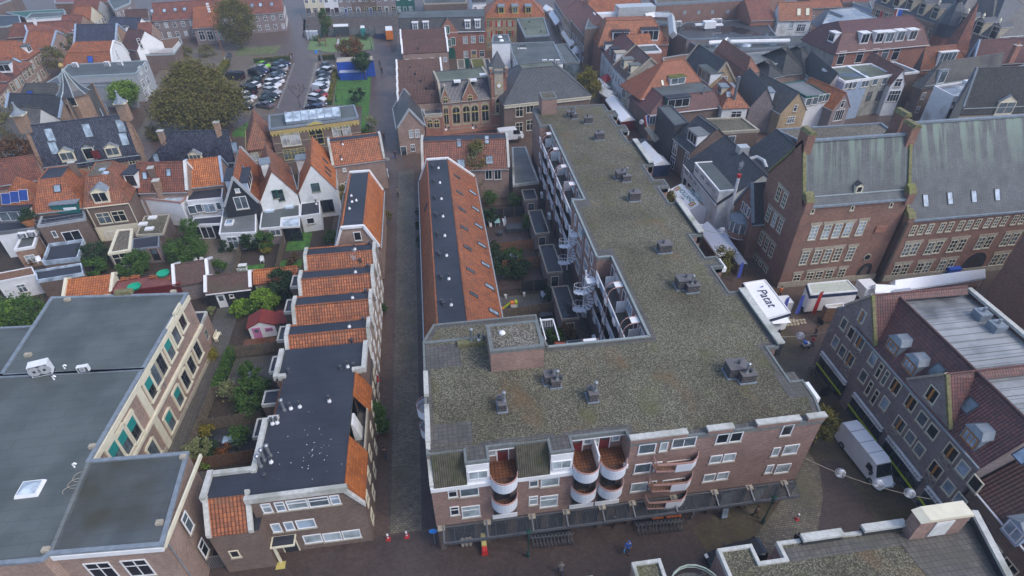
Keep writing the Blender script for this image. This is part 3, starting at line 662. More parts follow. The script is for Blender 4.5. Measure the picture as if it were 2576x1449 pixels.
co=cano.build('canopy',blk);m=MB();m.poly([(x0,27.6,2.9),(x1,27.6,2.9),(x1,28.85,3.22),(x0,28.85,3.22)],'glass_panel');mm_=MATS['canopy_glass']=bpy.data.materials.new('canopy_glass');mm_.use_nodes=True
_b=mm_.node_tree.nodes['Principled BSDF'];_b.inputs['Base Color'].default_value=(.06,.07,.08,1);_b.inputs['Roughness'].default_value=.15;_b.inputs['Alpha'].default_value=.3
m.ml=['canopy_glass'];m.build('canopy_glass',co,root_loc(blk))
m=MB();prism(m,R4(3.15,8.05,38.6,42.2),ZR,14.4,'brick_block');sh=m.build('stair_head',blk);m=MB();m.poly([(x,y,14.42)for x,y in R4(3.15,8.05,38.6,42.2)],'gravel_pale');rim(m,R4(3.15,8.05,38.6,42.2),14.4,.1,.3,'edge_grey',.05,.2);m.lathe((4.5,40.9,14.42),[(.3,0),(.28,.15),(.12,.25),(.02,.27)],'white',12);m.build('stair_head_roof',sh,root_loc(blk))
m=MB();prism(m,R4(18.6,21.2,98.2,101.2),ZR,14.6,'brick_block');sh=m.build('stair_head',blk);m=MB();m.poly([(x,y,14.62)for x,y in R4(18.6,21.2,98.2,101.2)],'gravel_pale');rim(m,R4(18.6,21.2,98.2,101.2),14.6,.1,.2,'edge_grey',.05,.2);m.build('stair_head_roof',sh,root_loc(blk))
def stack(x,y,w_=1.3,d=1.0,h=1.1,two=True,fl=2):
 m=MB();z=ZR
 def one(x,y,w_,d,h):
  m.box(x-w_/2,x+w_/2,y-d/2,y+d/2,z,z+h,'anthracite_brick');m.box(x-w_/2-.06,x+w_/2+.06,y-d/2-.06,y+d/2+.06,z+h,z+h+.07,'slab_dark');m.box(x-w_/2-.12,x+w_/2+.12,y-d/2-.12,y+d/2+.12,z,z+.12,'zinc')
 one(x,y,w_,d,h)
 if two:one(x+.35*w_,y-d*.78,w_*.75,d*.55,h*.8)
 s=m.build('chimney',blk)
 for i in range(fl):
  o=flue(blk,V((x-.2+.38*i+(.3 if two else 0),y-(.15 if i else 0)-(.6*d if two and i else 0),z+(h if not(two and i)else h*.8)+.05)),kind='dark' if i%2==0 else 'tall');o.scale=(.9,.9,.75)
brick('anthracite_brick',(.12,.11,.115),(.085,.08,.085),(.02,.02,.02),.5,.28,rough=.6,ms=.03);plain('slab_dark',(.13,.12,.12),.5,.15)
for a in((23.4,96.6,1.3,1.0,1.0,True,2),(25.7,93.6,1.3,.9,1.0,False,1),(25.9,87.0,1.4,1.0,1.1,False,1),(25.6,73.6,1.5,1.2,1.1,True,2),(25.6,67.4,1.4,1.0,1.2,False,1),(25.5,55.2,1.5,1.1,1.1,False,1),(25.3,48.3,1.7,1.2,1.2,True,3),(25.3,35.2,1.8,1.3,1.2,True,3),(8.3,36.6,1.1,.8,1.1,True,3),(3.6,34.3,.7,1.2,.9,False,2),(11.6,34.2,.8,1.1,1.0,False,2)):stack(*a)
m=MB();m.box(.3,3.1,42.3,43.0,ZR,ZR+.4,'mossstone');m.build('duct_kerb',blk);flue(blk,(1.7,42.7,ZR+.4),kind='tall');flue(blk,(2.4,42.7,ZR+.3));flue(blk,(2.9,42.6,ZR+.4),kind='dark')
def gallery(y0,y1,zs):
 for z in zs:
  m=MB();m.box(17.45,19.08,y0,y1,z-.18,z,'pave_slab');g=m.build('gallery_floor',blk)
  m=MB();m.box(17.38,17.5,y0,y1,z+1.0,z+1.1,'white');n=int((y1-y0)/1.7)
  for i in range(n+1):
   y=y0+(y1-y0)*i/n;m.box(17.4,17.48,y-.04,y+.04,z-.1,z+1.0,'white')
   if i<n:m.box(17.42,17.46,y+.1,y0+(y1-y0)*(i+1)/n-.1,z+.12,z+.92,'balcony' if i%3 else 'bluewall')
  for i in range(int((y1-y0)/3.4)):y=y0+1.7+i*3.4;m.box(17.15,17.4,y-.45,y+.45,z+.3,z+.36,'white');m.box(17.12,17.17,y-.45,y+.45,z+.3,z+.9,'white')
  m.build('railing',g,root_loc(blk))
gallery(41.2,54.9,(3.3,6.1,8.9));gallery(68.5,93.5,(3.3,6.1,8.9))
gp=Plane((19.1,0,0),(-1,0,0))
for y0,y1 in((41.2,54.9),(68.5,93.5)):
 n=int((y1-y0)/4.5)
 for z in(3.3,6.1,8.9):
  for i in range(n):
   y=y0+(i+.5)*(y1-y0)/n;win(blk,gp,V((19.1,y-.8,z+1.45)),2.0,1.5,3,1,'white',['glass_mid','curtain','glass_sky'],None);door(blk,gp,V((19.1,y+1.2,z+1.15)))
   if z>8:m=MB();m.box(18.0,19.05,y+.3,y+.36,z,z+1.6,'white');m.build('screen',blk)
for y0 in(43.5,49.5,73,78.5,84.5,90.3):
 m=MB()
 for dy in(0,1.0):
  m.tube([(17.3,y0+dy,0.1),(17.3,y0+dy,10.6),(17.45,y0+dy,11.1),(17.8,y0+dy,11.45),(18.3,y0+dy,11.6),(19.0,y0+dy,11.6)],.055,'salmon',6)
 m.build('hoop',blk);m=MB();m.box(18.1,19.0,y0+.05,y0+.95,11.55,11.6,'white');m.build('hood',blk)
m=MB()
for dx in(0,1.5):m.tube([(12.6+dx,42.2,9),(12.6+dx,42.2,11.2),(12.6+dx,41.8,11.6),(12.6+dx,41.2,11.7)],.055,'salmon',6)
m.box(12.7,14.0,41.3,42.1,11.4,11.45,'white');m.build('hood',blk)
m=MB();m.box(8.7,8.8,41.3,44.4,12.6,12.75,'white');m.box(8.7,10.1,44.3,44.4,12.4,12.55,'white');m.box(10.0,10.1,41.2,44.4,12.4,12.55,'white')
for i in range(8):m.box(8.8+i*.17,8.83+i*.17,44.33,44.37,11.5,12.5,'white')
m.build('railing',blk)
cp=Plane((17.4,0,0),(-1,0,0))
for y in(57,59.3,63.2,66):
 for z in(4.7,7.5,10.3):win(blk,cp,V((17.4,y,z)),1.9 if y in(59.3,63.2)else .8,1.6,4 if y in(59.3,63.2)else 1,1,'white',['glass_mid','glass_sky'],'stone')
for y in(47,52.5,60.5,72,79,88):door(blk,Plane((17.4,0,0),(-1,0,0)),V((17.4,y,1.1)),.9,2.1,'darkpaint',fr='anthracite')
pipe(blk,[(17.3,61.2,11.2),(17.3,61.2,1)],.07,'greywall');m=MB();m.box(17.1,17.4,60.9,61.5,11.0,11.6,'zinc');m.build('rain_hopper',blk)
for y in(45.5,51.2,56.2,80.5,87.4):m=MB();m.box(16.75,17.15,y,y+.9,1.5,2.4,'white');m.box(17.15,17.4,y+.1,y+.8,1.5,1.6,'steel');m.build('heat_pump',blk)
def spiral(cx,cy,z0,z1):
 m=MB();n=int((z1-z0)/.19);m.tube([(cx,cy,z0-.5),(cx,cy,z1+1.2)],.09,'white',8);rail=[]
 for i in range(n):
  a=i*math.radians(26)+1.2;z=z0+(z1-z0)*i/n;c1,c2=a,a+math.radians(24)
  pts=[(cx+.1*math.cos(c1),cy+.1*math.sin(c1)),(cx+1.3*math.cos(c1),cy+1.3*math.sin(c1)),(cx+1.3*math.cos(c2),cy+1.3*math.sin(c2))]
  m.hexa([(x,y,z)for x,y in pts],[(x,y,z+.05)for x,y in pts],'balcony')
  m.tube([(*pts[1],z),(*pts[1],z+1.0)],.02,'white',4);rail.append((*pts[1],z+1.0))
 m.tube(rail,.035,'white',5);m.box(cx,cx+1.1,cy-1.0,cy+.1,z1-.06,z1,'balcony');return m
spiral(16.4,65.0,3.4,8.9).build('spiral_stair',blk);spiral(16.2,55.0,3.4,8.9).build('spiral_stair',blk)
for z in(6.1,9.0):
 m=MB();m.lathe((-3.0,37.3,z-.3),[(.05,0),(.95,0),(.95,1.0),(.9,1.0),(.9,.3),(.05,.3)],'balcony',20);b=m.build('balcony',blk);m=MB();m.tube([(-3+.97*math.cos(a),37.3+.97*math.sin(a),z+.95)for a in[i*math.pi/8 for i in range(17)]],.045,'salmon',6);m.build('railing',b,root_loc(blk))
 # ================= HOUSES ALONG THE COBBLED STREET =================
long_,LP=house('terrace_house_row','long terrace with orange tiled slopes and a dark flat ridge east of the cobbled street',(-3.15,46.2),(5.75,46.2),43.2,5.5,[(0,5.5),(4.1,9.0),(7.4,9.0),(8.9,5.5)],'brick_pink','tile_orange',ridge='v',flatm='felt_dark',cop='white',gable_cop=(0,1),caps=True)
for k in range(8):
 y=86.8-k*4.9+(0.3 if k>4 else 0)
 flue(long_,(.05,y-.6,9.05));flue(long_,(-.8,y-.5,9.02),kind='dark');flue(long_,(-1.0,y,9.02),kind='dark')
for t,pts in(('b2',[(1897,460),(1920,612),(1942,768),(1966,945),(1994,1130),(2025,1345)]),('c2',[(2055,365)])):skyl(long_,LP['s0'],t,pts,.55,1.3,'glass_mid')
for t,pts in(('b2',[(2044,610),(2071,765),(2100,925),(2131,1105),(2165,1290)]),('c2',[(2203,290),(2243,528)])):skyl(long_,LP['s0'],t,pts,.8,1.5,'glass_sky')
skyl(long_,LP['s2'],'b2',[(1600,745)],.6,1.2)
st=LP['back']
for k in range(8):y=49+k*4.9;win(long_,st,V((-3.15,y,1.6)),1.2,1.6);door(long_,st,V((-3.15,y+2,1.1)),.9,2.1,'green');win(long_,st,V((-3.15,y,4.2)),1.2,1.2)
n2,NP=house('terrace_house_row','short truncated orange roof with dark flat top beside white gabled houses',(-15.0,70.6),(-9.1,70.6),16.2,5.6,[(0,5.6),(1.6,9.0),(4.5,9.0),(5.9,5.6)],'brick_pink','tile_bright',ridge='v',flatm='felt_dark',cop='white',gut='zincedge')
win(n2,NP['left'],V((-11.7,70.6,7.6)),1.0,1.4,1,1,'white','glass_dark')
for x,y in((-12.9,79.3),(-12.7,77.5),(-12.9,75.6),(-12.1,77.8)):flue(n2,(x,y,9.03))
for k in range(4):
 y=63.3-5.05*k
 b,P=house('terraced_house',['party-wall house with a ridge-end orange slope, northernmost unit of the stepped row','stepped-row house whose chimney smokes over an orange slope','third stepped-row house from the north with orange tiled slope','southernmost narrow stepped-row house before the big black roof'][k],(-17.8,y),(-9.15,y),5.05,5.9,[(0,5.9),(2.05,8.5),(3.7,8.5),(5.05,5.9)],'brick_row','tile_orange',flatm='felt_dark',over=0,cop='coping',gut=None)
 fx=-11.2 if k else-11.6
 flue(b,(fx,y+2.6,8.53));flue(b,(-9.7,y+3.4,8.53),kind='dark');flue(b,(fx-.5,y+2.5,8.53),kind='dark').scale=(.5,.5,.5)
 if k in(0,3):flue(b,(-11.0,y+1.2,7.5),kind='dark')
 rp=P['right']
 for z in(1.5,4.4):win(b,rp,V((-9.15,y+1.2,z)),1.3,1.5,2,2,'white',None,'stone');win(b,rp,V((-9.15,y+3.6,z)),.9,1.5,1,2,'white',None,'stone')
 win(b,rp,V((-9.15,y+2.5,7.0)),.9,1.1,1,2,'white',None,'stone')
 m=MB();prism(m,R4(-20.1,-17.85,y+.2,y+2.6),0,5.2,'brick_dark','felt_dark');rim(m,R4(-20.1,-17.85,y+.2,y+2.6),5.2,.12,.12,'coping',.04,.3);m.build('rear_annexe',b)
 win(b,P['left'],V((-17.8,y+3.8,1.6)),1.4,1.6);win(b,P['left'],V((-17.8,y+3.8,4.3)),1.4,1.2)
cb=empty('corner_building',(-13,38,0),'brick corner building with a big black flat roof and bright orange edge slopes','apartment building')
m=MB();lowp=[(-17.4,30.4),(-9.0,30.4),(-9.0,48.1),(-17.8,48.1),(-17.8,33.4),(-21.5,33.4),(-21.5,29.2),(-17.4,29.2)];prism(m,lowp,0,5.9,'brick_brown','felt_dark')
top=[(-17.9,30.4),(-10.1,30.4),(-10.1,44),(-9.1,44),(-9.1,48.1),(-17.9,48.1),(-17.9,44),(-17.2,44),(-17.2,38.8),(-17.9,38.8),(-17.9,33.4),(-21.5,33.4),(-21.5,31.0),(-17.9,31.0)]
prism(m,top,5.9,8.46,'brick_brown');m.build('wall',cb);m=MB();m.poly([(x,y,8.5)for x,y in top],'felt_dark');cr=m.build('roof',cb)
for x0,x1,y0,y1 in((-18.1,-9.9,30.2,30.6),(-9.5,-9.05,43.9,48),(-10.4,-9.5,43.8,44.2),(-18.1,-17.65,44.0,48),(-17.65,-16.9,43.9,44.3),(-18.1,-17.65,33.0,38.7),(-17.65,-16.7,38.55,38.95),(-21.2,-18.1,33.1,33.5),(-21.7,-21.25,30.9,33.6)):
 m=MB();m.box(x0,x1,y0,y1,8.2,8.85,'coping');m.build('coping',cb)
def slope(b,pts,mat='tile_orange',name='sloping_roof',th=.1):
 m=MB();p=[V(q)for q in pts];m.hexa([q-V((0,0,th))for q in p],p,mat);return m.build(name,b)
slope(cb,[(-10.12,40.6,8.6),(-8.85,40.6,5.9),(-8.85,43.95,5.9),(-10.12,43.95,8.6)],'tile_bright');slope(cb,[(-10.12,30.6,8.6),(-8.85,30.6,5.9),(-8.85,35.8,5.9),(-10.12,35.8,8.6)],'tile_bright')
slope(cb,[(-18.4,38.9,5.9),(-17.15,38.9,8.6),(-17.15,43.95,8.6),(-18.4,43.95,5.9)][::-1]if False else[(-18.4,38.9,5.9),(-17.15,38.9,8.6),(-17.15,43.95,8.6),(-18.4,43.95,5.9)],'tile_old')
slope(cb,[(-21.2,29.15,5.95),(-18.25,29.15,5.95),(-18.25,31.05,8.5),(-21.2,31.05,8.5)],'tile_orange')
m=MB()
for x in(-21.55,-18.2):
 m.hexa([(x,29.1,5.8),(x+.4,29.1,5.8),(x+.4,31.2,8.4),(x,31.2,8.4)],[(x,29.1,6.2),(x+.4,29.1,6.2),(x+.4,31.2,8.85),(x,31.2,8.85)],'coping');m.build('gable_coping',cb);m=MB()
m.hexa([(-10.3,30.22,8.2),(-8.8,30.22,5.7),(-8.8,30.55,5.7),(-10.3,30.55,8.2)],[(-10.3,30.22,8.85),(-8.8,30.22,6.1),(-8.8,30.55,6.1),(-10.3,30.55,8.85)],'coping');m.build('gable_coping',cb)
m=MB();m.poly([(-10.1,30.4,5.85),(-9.0,30.4,5.85),(-10.1,30.4,8.3)],'brick_brown');m.poly([(-17.9,31,8.3),(-17.9,30.4,5.85),(-17.9,31,5.85)],'brick_brown');m.build('wall',cb);m=MB();m.box(-10.1,-9.0,35.8,40.6,5.9,5.95,'pave_slab');m.box(-9.15,-9.0,35.8,40.6,5.9,6.6,'stone');m.box(-10.14,-10.1,35.8,40.6,5.9,8.5,'cream');m.build('roof_terrace',cb)
m=MB();m.hexa([(-10.1,37.2,6),(-9.4,37.2,6),(-9.4,38.6,6),(-10.1,38.6,6)],[(-10.1,37.2,8.3),(-9.9,37.2,8.3),(-9.9,38.6,8.3),(-10.1,38.6,8.3)],'whitewash');m.build('terrace_glazing',cb)
cf=Plane((-18,30.4,0),(0,-1,0));B_=['blind','glass_sky','glass_mid']
wins(cb,cf,'d2',[(95,857),(212,843),(690,783)],.8,1.3,1,2,'white',B_);wins(cb,cf,'d2',[(360,823),(548,800)],1.7,1.3,1,2,'white',B_);wins(cb,cf,'d2',[(178,1027),(290,1011)],.8,1.3,1,1,'white',B_);wins(cb,cf,'d2',[(435,992),(495,1122),(665,1105),(832,1083)],1.6,1.3,1,1,'white',B_)
wins(cb,Plane((0,29.2,0),(0,-1,0)),'d1',[(2045,1255)],.8,1.1,1,1,'cream','glass_dark')
ex=Plane((-9.0,0,0),(1,0,0))
for y in(32,34.5,37,39.8,42.5,45.2,47.2):
 for z in(1.5,4.3):win(cb,ex,V((-9.0,y,z)),1.0,1.4,1,2,'cream',['glass_mid','glass_dark'],'stone')
m=MB();m.box(-17.35,-15.3,29.3,30.35,2.6,2.8,'cream');m.poly([(-17.2,29.4,2.82),(-15.4,29.4,2.82),(-15.4,30.3,2.82),(-17.2,30.3,2.82)],'felt_dark');m.box(-17.2,-17,29.4,29.6,0,2.6,'cream');m.build('porch_canopy',cb);door(cb,cf,V((-16.2,30.4,1.1)),1.2,2.1,'darkpaint',fr='cream')
for c_,k in(((-10.9,44.6),'white'),((-10.3,44.6),'dark'),((-11.6,44.4),'dark'),((-16.7,44.7),'dark'),((-16.4,39.7),'tall'),((-15.8,39.8),'white'),((-15.0,39.9),'white'),((-12.3,40.2),'white'),((-17.2,34.2),'tall'),((-16.8,34.6),'tall'),((-17.4,33.6),'tall'),((-16.6,33.9),'white'),((-16.8,32.4),'dark'),((-17.2,38.2),'white'),((-16.8,38.25),'white')):flue(cb,(*c_,8.5),kind=k)
for y,z in((43,45.8),):pass
for x0,y0,y1 in((-20.0,43.7,45.6),(-20.1,39.6,41.9)):
 m=MB();prism(m,R4(x0,-17.85,y0,y1),0,5.2,'brick_dark','felt_dark');rim(m,R4(x0,-17.85,y0,y1),5.2,.12,.12,'coping',.04,.3);m.build('rear_annexe',cb)
m=MB();r2=random.Random(3)
for i in range(42):
 a,d=r2 .random()*6.28,abs(r2 .gauss(0,1.6));x,y=-13+d*math.cos(a)*1.1,35+d*math.sin(a)*1.4
 if-17<x<-10.3 and 30.8<y<43:s_=r2 .uniform(.02,.06);m.poly([(x+s_*math.cos(q),y+s_*.8*math.sin(q),8.512)for q in(0,1.2,2.4,3.7,5)],'white')
m.build('droppings',cr,root_loc(cb))
b,P=house('brick_house','brick house with orange roof and white parapets north of the truncated roof',W('D',838,418,5.6),W('D',967,401,5.6),6.6,5.6,[(0,5.6),(2.9,8.6),(4.6,8.6),(6.6,5.8)],'brick_pink','tile_orange',flatm='felt_dark',over=.05,cop='coping')
wins(b,P['front'],'b2',[(835,395),(852,525),(815,540)],.6,.7,1,1);flue(b,P['s0'].hit('b2',808,300));flue(b,P['s0'].hit('b2',818,160));wins(b,P['right'],'b2',[(1240,420),(1165,490)],.8,1.2)
b,P=house('terrace_house_row','orange roofed row with two large roof windows behind the birch and white parapet ends',W('b2',1575,410,5.6),W('b2',2385,378,5.6),8.8,5.6,[(0,5.6),(3.6,9.2),(6.0,9.2),(8.8,5.6)],'brick_pink','tile_red',flatm='felt_dark',over=.1,cop='coping')
skyl(b,P['s0'],'b2',[(1915,140),(2178,110)],.8,1.5);skyl(b,P['s0'],'b2',[(1935,335),(2200,300)],1.3,1.5);wins(b,P['front'],'b2',[(2280,440),(2195,440)],1.2,1.8,2,1,'white','glass_dark')
for p in((1790,20),(2045,5)):c_=W('b2',*p,9.3);flue(b,c_);flue(b,c_+V((.6,.1,0)),kind='dark')
# ================= CREAM OFFICE (bottom left) =================
_oldT=T
def T(t,x,y):
 if isinstance(t,tuple):return .644*(t[0]+x/t[2]),.644*(t[1]+y/t[2])
 return _oldT(t,x,y)
Z1,Z2,Z3=(2500,550,4.025),(2850,850,4.025),(750,1050,3.22)
ZC=9.4
fx=lambda y:-31.6+(y-35.5)*(1.7/22.8)
of=empty('office_building',(-40,42,0),'large cream and pink brick building with wide grey felt roofs at lower left','office building')
w2=[(fx(46.3),46.3),(-80,50.5),(-80,24),W('D',0,1419,ZC),W('D',105,1410,ZC),W('D',127,1394,ZC),W('D',408,1371,ZC),W('D',472,1140,ZC),W('D',225,1160,ZC)];w2=[tuple(p)[:2]for p in w2]
w1=[(fx(46.3),46.3),(fx(58.3),58.3),(-45.1,59.8),(-44.4,47.2)]
m=MB();prism(m,w1,0,ZC-.05,'brick_pink');prism(m,w2,0,ZC-.05,'brick_pink');m.build('wall',of)
m=MB();m.poly([(x,y,ZC)for x,y in w1[::-1][::-1]]if ccw(w1)else[(x,y,ZC)for x,y in w1[::-1]],'felt_grey');m.build('roof',of)
m=MB();m.poly([(x,y,ZC)for x,y in(w2 if ccw(w2)else w2[::-1])],'felt_grey');r_=m.build('roof',of)
m=MB();wing=[w2[8],w2[5],w2[6],w2[7]];ww=inset(wing if ccw(wing)else wing[::-1],.3);m.poly([(x,y,ZC+.015)for x,y in ww],'felt_stain');m.build('roof_patch',r_,root_loc(of))
m=MB();rim(m,w1,ZC,.14,.22,'zinc',.12,.1);m.build('roof_edge',of);m=MB();rim(m,w2,ZC,.14,.22,'zinc',.12,.1);m.build('roof_edge',of)
m=MB();m.bar((*w2[8],ZC+.06),(*w2[5],ZC+.06),.3,.1,'felt_light');m.build('roof_ridge',of)
ep=Plane((fx(35.5),35.5,0),V((1,-1.7/22.8,0)))
def band(pl,x0,x1,z0,z1,out,mt,name='cornice',b=None):
 m=MB();b0=[pl.at(x0,z0,.0),pl.at(x1,z0,.0),pl.at(x1,z0,out),pl.at(x0,z0,out)];b0=[pl.at(x0,z0,out),pl.at(x1,z0,out),pl.at(x1,z0,-.02),pl.at(x0,z0,-.02)]
 m.hexa(b0,[p+V((0,0,z1-z0))for p in b0],mt);return m.build(name,b or of)
band(ep,0,22.8,8.75,ZC-.12,.22,'cream');band(ep,0,22.8,4.5,4.85,.3,'cream');band(ep,0,22.8,0,.5,.1,'stone','plinth')
def bigwin(t,pts,h,arch,teal=()):
 for i,p in enumerate(pts):
  c=ep.hit(t,*p);m=MB();o=ep
  for s in(-1,1):q=[c+o.u*(s*.78-.14)-o.up*h/2,c+o.u*(s*.78+.14)-o.up*h/2];bb=[q[0]+o.n*.14,q[1]+o.n*.14,q[1],q[0]];m.hexa(bb,[x+o.up*h for x in bb],'cream')
  hh=.5 if arch else .75
  q=[c-o.u*.95+o.up*h/2,c+o.u*.95+o.up*h/2];bb=[q[0]+o.n*.2,q[1]+o.n*.2,q[1],q[0]];m.hexa(bb,[x+o.up*(hh-.3)+(o.u*(.3 if k in(0,3)else-.3)if arch else V((0,0,0)))for k,x in enumerate(bb)],'cream')
  q=[c-o.u*.95-o.up*(h/2+.2),c+o.u*.95-o.up*(h/2+.2)];bb=[q[0]+o.n*.22,q[1]+o.n*.22,q[1],q[0]];m.hexa(bb,[x+o.up*.2 for x in bb],'cream')
  s=m.build('window_surround',of)
  win(of,ep,c,1.3,h,2,2,'anthracite',['glass_dark','glass_mid'],None)
  if i in teal:m=MB();bb=[c-o.u*.6+o.n*.12+o.up*.1,c+o.u*.6+o.n*.12+o.up*.1,c+o.u*.6+o.n*.06+o.up*.1,c-o.u*.6+o.n*.06+o.up*.1];m.hexa(bb,[x+o.up*(h/2-.15)for x in bb],'teal');m.build('sun_screen',of)
bigwin('c1',[(1705,600),(1648,735),(1592,878),(1518,1020),(1462,1120),(1415,1240)],2.5,False,(2,5))
bigwin('c1',[(1858,890),(1800,1030),(1745,1165),(1678,1325)],2.3,True,(3,))
bigwin('d1',[(1160,165),(1082,285),(1005,385)],2.6,False,(0,1,2));bigwin('d1',[(1475,95),(1330,360)],2.3,True,(0,))
m=MB();c0=ep.hit('d1',1330,60);y0=(c0-ep.p).dot(ep.u);q=[ep.at(y0-.45,0,.12),ep.at(y0+.45,0,.12),ep.at(y0+.45,0,-.02),ep.at(y0-.45,0,-.02)];m.hexa(q,[p+V((0,0,8.8))for p in q],'cream');m.build('pilaster',of)
A_,B_p=V((*w2[5],0)),V((*w2[6],0));fp=Plane(A_,V(((B_p-A_).y,-(B_p-A_).x,0)));band(fp,0,(B_p-A_).length,8.8,ZC-.12,.2,'white');rp=Plane(V((*w2[6],0)),V((1,-.06,0)))
band(rp,0,8.3,8.9,ZC-.12,.15,'cream')
for p in((890,1400),(1205,1375)):win(of,fp,fp.hit('d1',*p),1.9,2.4,2,2,'white',['glass_dark'],'stone')
win(of,rp,rp.hit('d1',1632,985),.9,2.2,1,2,'white','glass_mid');win(of,rp,rp.hit('d1',1632,985)-V((0,0,4)),.9,2.0,1,2,'white','glass_dark')
pipe(of,[rp.at(.4,.1,.1),rp.at(.4,8.8,.1)]);pipe(of,[ep.at(12.4,5,.1),ep.at(12.4,8.9,.1)])
m=MB();c=W('d1',268,695,ZC);m.hexa([(c.x-.9,c.y-.8,ZC),(c.x+.9,c.y-.8,ZC),(c.x+.9,c.y+.8,ZC),(c.x-.9,c.y+.8,ZC)],[(c.x-.8,c.y-.7,ZC+.25),(c.x+.8,c.y-.7,ZC+.25),(c.x+.8,c.y+.7,ZC+.25),(c.x-.8,c.y+.7,ZC+.25)],'white');rl=m.build('rooflight',of)
m=MB();q=[(c.x-.7,c.y-.6,ZC+.27),(c.x+.7,c.y-.6,ZC+.27),(c.x+.7,c.y+.6,ZC+.27),(c.x-.7,c.y+.6,ZC+.27)]
for i in range(4):m.poly([q[i],q[(i+1)%4],(c.x,c.y,ZC+.6)],'glass_panel')
m.build('dome',rl,root_loc(of))
m=MB();c=W('c1',1175,365,ZC);m.box(c.x-.9,c.x+.9,c.y-.3,c.y+.4,ZC,ZC+.55,'mossstone');m.build('chimney',of)
for p in((640,420),(270,942),(1640,345)):c=W('c1',*p,ZC);m=MB();m.box(c.x-.3,c.x+.3,c.y-.2,c.y+.2,ZC,ZC+.3,'stone');m.build('vent_block',of)
for p in((408,1228),(1395,993),(1600,420),(810,330)):c=W('d1',*p,ZC);m=MB();m.box(c.x-.25,c.x+.25,c.y-.2,c.y+.2,ZC,ZC+.3,'stone');m.build('vent_block',of)
for t,p in(('c1',(512,1165)),('d1',(650,500)),('c1',(612,1062))):m=MB();c=W(t,*p,ZC);m.tube([(c.x,c.y,ZC),(c.x,c.y,ZC+.4),(c.x+.15,c.y,ZC+.5),(c.x+.3,c.y,ZC+.35)],.08,'white',8);m.build('vent_pipe',of)
m=MB();c=W('d1',690,560,ZC+.03);m.tube([c+V((math.cos(i*.5)*(.25+i*.012),i*-.05+math.sin(i*.5)*.3,.03))for i in range(34)],.025,'stone',4);single(m,'cable',(c.x,c.y,ZC),'loose pale cable lying in loops on the grey felt roof','cable')
def acbox(c,w_,d,h,label,rz=0,n='air_conditioner',group=None):
 c=V(c);e=empty(n,c,label,'air conditioner',group,rz);LOC[e.name]=V((0,0,0))
 m=MB();m.box(-w_/2,w_/2,-d/2,d/2,.12,h,'white');m.box(-w_/2,-w_/2+.1,-d/2,d/2,0,.12,'black');m.box(w_/2-.1,w_/2,-d/2,d/2,0,.12,'black');m.build('casing',e)
 m=MB();m.box(-w_/2+.08,w_/2-.08,-d/2-.03,-d/2,.2,h-.08,'anthracite');m.build('grille',e)
 for k in((0,)if w_<1.3 else(-1,1)):
  m=MB();r=min(h,w_)*.36;cx=k*w_/4;m.tube([(cx,-d/2-.03,.1+h/2),(cx,-d/2-.06,.1+h/2)],r,'greywall',14);m.tube([(cx,-d/2-.06,.1+h/2),(cx,-d/2-.08,.1+h/2)],r*.25,'black',10);m.build('fan',e)
 return e
acbox(W('c1',420,1110,ZC),1.7,.9,1.5,'large white air conditioner on the grey office roof',.25);acbox(W('c1',805,1090,ZC),1.0,.4,.8,'small white air conditioner near the roof step of the office',.1)
flat('shed','low grey felt annexe at the photo left edge beside the office',[(-45.2,59),(-60,60),(-58,47.5),(-44.9,47)],6.0,'brick_pink','felt_grey','zinc')
flat('shed','shed with pale ribbed roof behind the grey office annexe',[W('c1',0,700,3.2),W('c1',430,668,3.2),W('c1',350,770,3.2),W('c1',0,835,3.2)],3.2,'brick_dark','corr_light','corr_light',.04,.05)
flat('shed','shed with dark ribbed roof beside the weeping garden tree',[W('c1',350,545,2.8),W('c1',545,520,2.8),W('c1',430,668,2.8),W('c1',300,680,2.8)],2.8,'brick_dark','corr_grey','corr_grey',.04,.05)
b,pl=flat('annexe','small pink brick annexe with a black felt roof beside the alley bench',[(-33.6,62.5),(-30.6,62.3),(-30.5,57.3),(-33.6,57.6)],3.4,'brick_pink','felt_dark','coping',.12,.2)
win(b,pl[1],V((-30.55,59.6,1.8)),1.5,1.4,1,1,'stone','glass_mid')
# ================= SCHOOL (right) =================
tiles('slate_green',(.125,.14,.148),(.10,.115,.125),(.075,.085,.092),.34,.26,rough=.8,wave=.02)
def streak(mname,col,thr):
 mt=MATS[mname];n=mt.node_tree;b=n.nodes['Principled BSDF'];l=b.inputs['Base Color'].links[0];src=l.from_socket
 mp=n.nodes.new('ShaderNodeMapping');mp.inputs['Scale'].default_value=(1.2,.10,1);n.links.new(uvn(n),mp.inputs[0])
 t=N(n,'ShaderNodeTexNoise',Scale=1.0,Detail=6);n.links.new(mp.outputs[0],t.inputs[0])
 s=n.nodes.new('ShaderNodeSeparateXYZ');n.links.new(pos(n),s.inputs[0]);g=ramp(n,s.outputs[2],14,20)
 out=mixc(n,mul(n,mul(n,ramp(n,t.outputs[0],thr,thr+.12),g),.8),src,col);n.links.new(out,b.inputs['Base Color'])
streak('slate_green',(.20,.27,.22),.47)
sch,SP=house('school_building','tall brick school tower with green-stained slate roof and stone window lintels',(45.7,60.3),(60.2,60.3),9.6,13.1,[(0,13.1),(.8,13.9),(4.2,20),(9.6,13.1)],'brick_school','slate_green',over=0,cop='mossstone',caps=False,cat='school')
m=MB();m.bar((45.9,64.5,20.1),(60,64.5,20.1),.5,.25,'zinc');m.build('ridge_lead',SP['roof'],root_loc(sch))
m=MB();m.bar((46.2,61.1,13.98),(59.9,61.1,13.98),.25,.1,'zincedge');m.build('lead_flashing',SP['roof'],root_loc(sch))
m=MB();m.box(45.7,60.2,60.0,60.35,12.9,13.15,'zinc');m.build('gutter',sch)
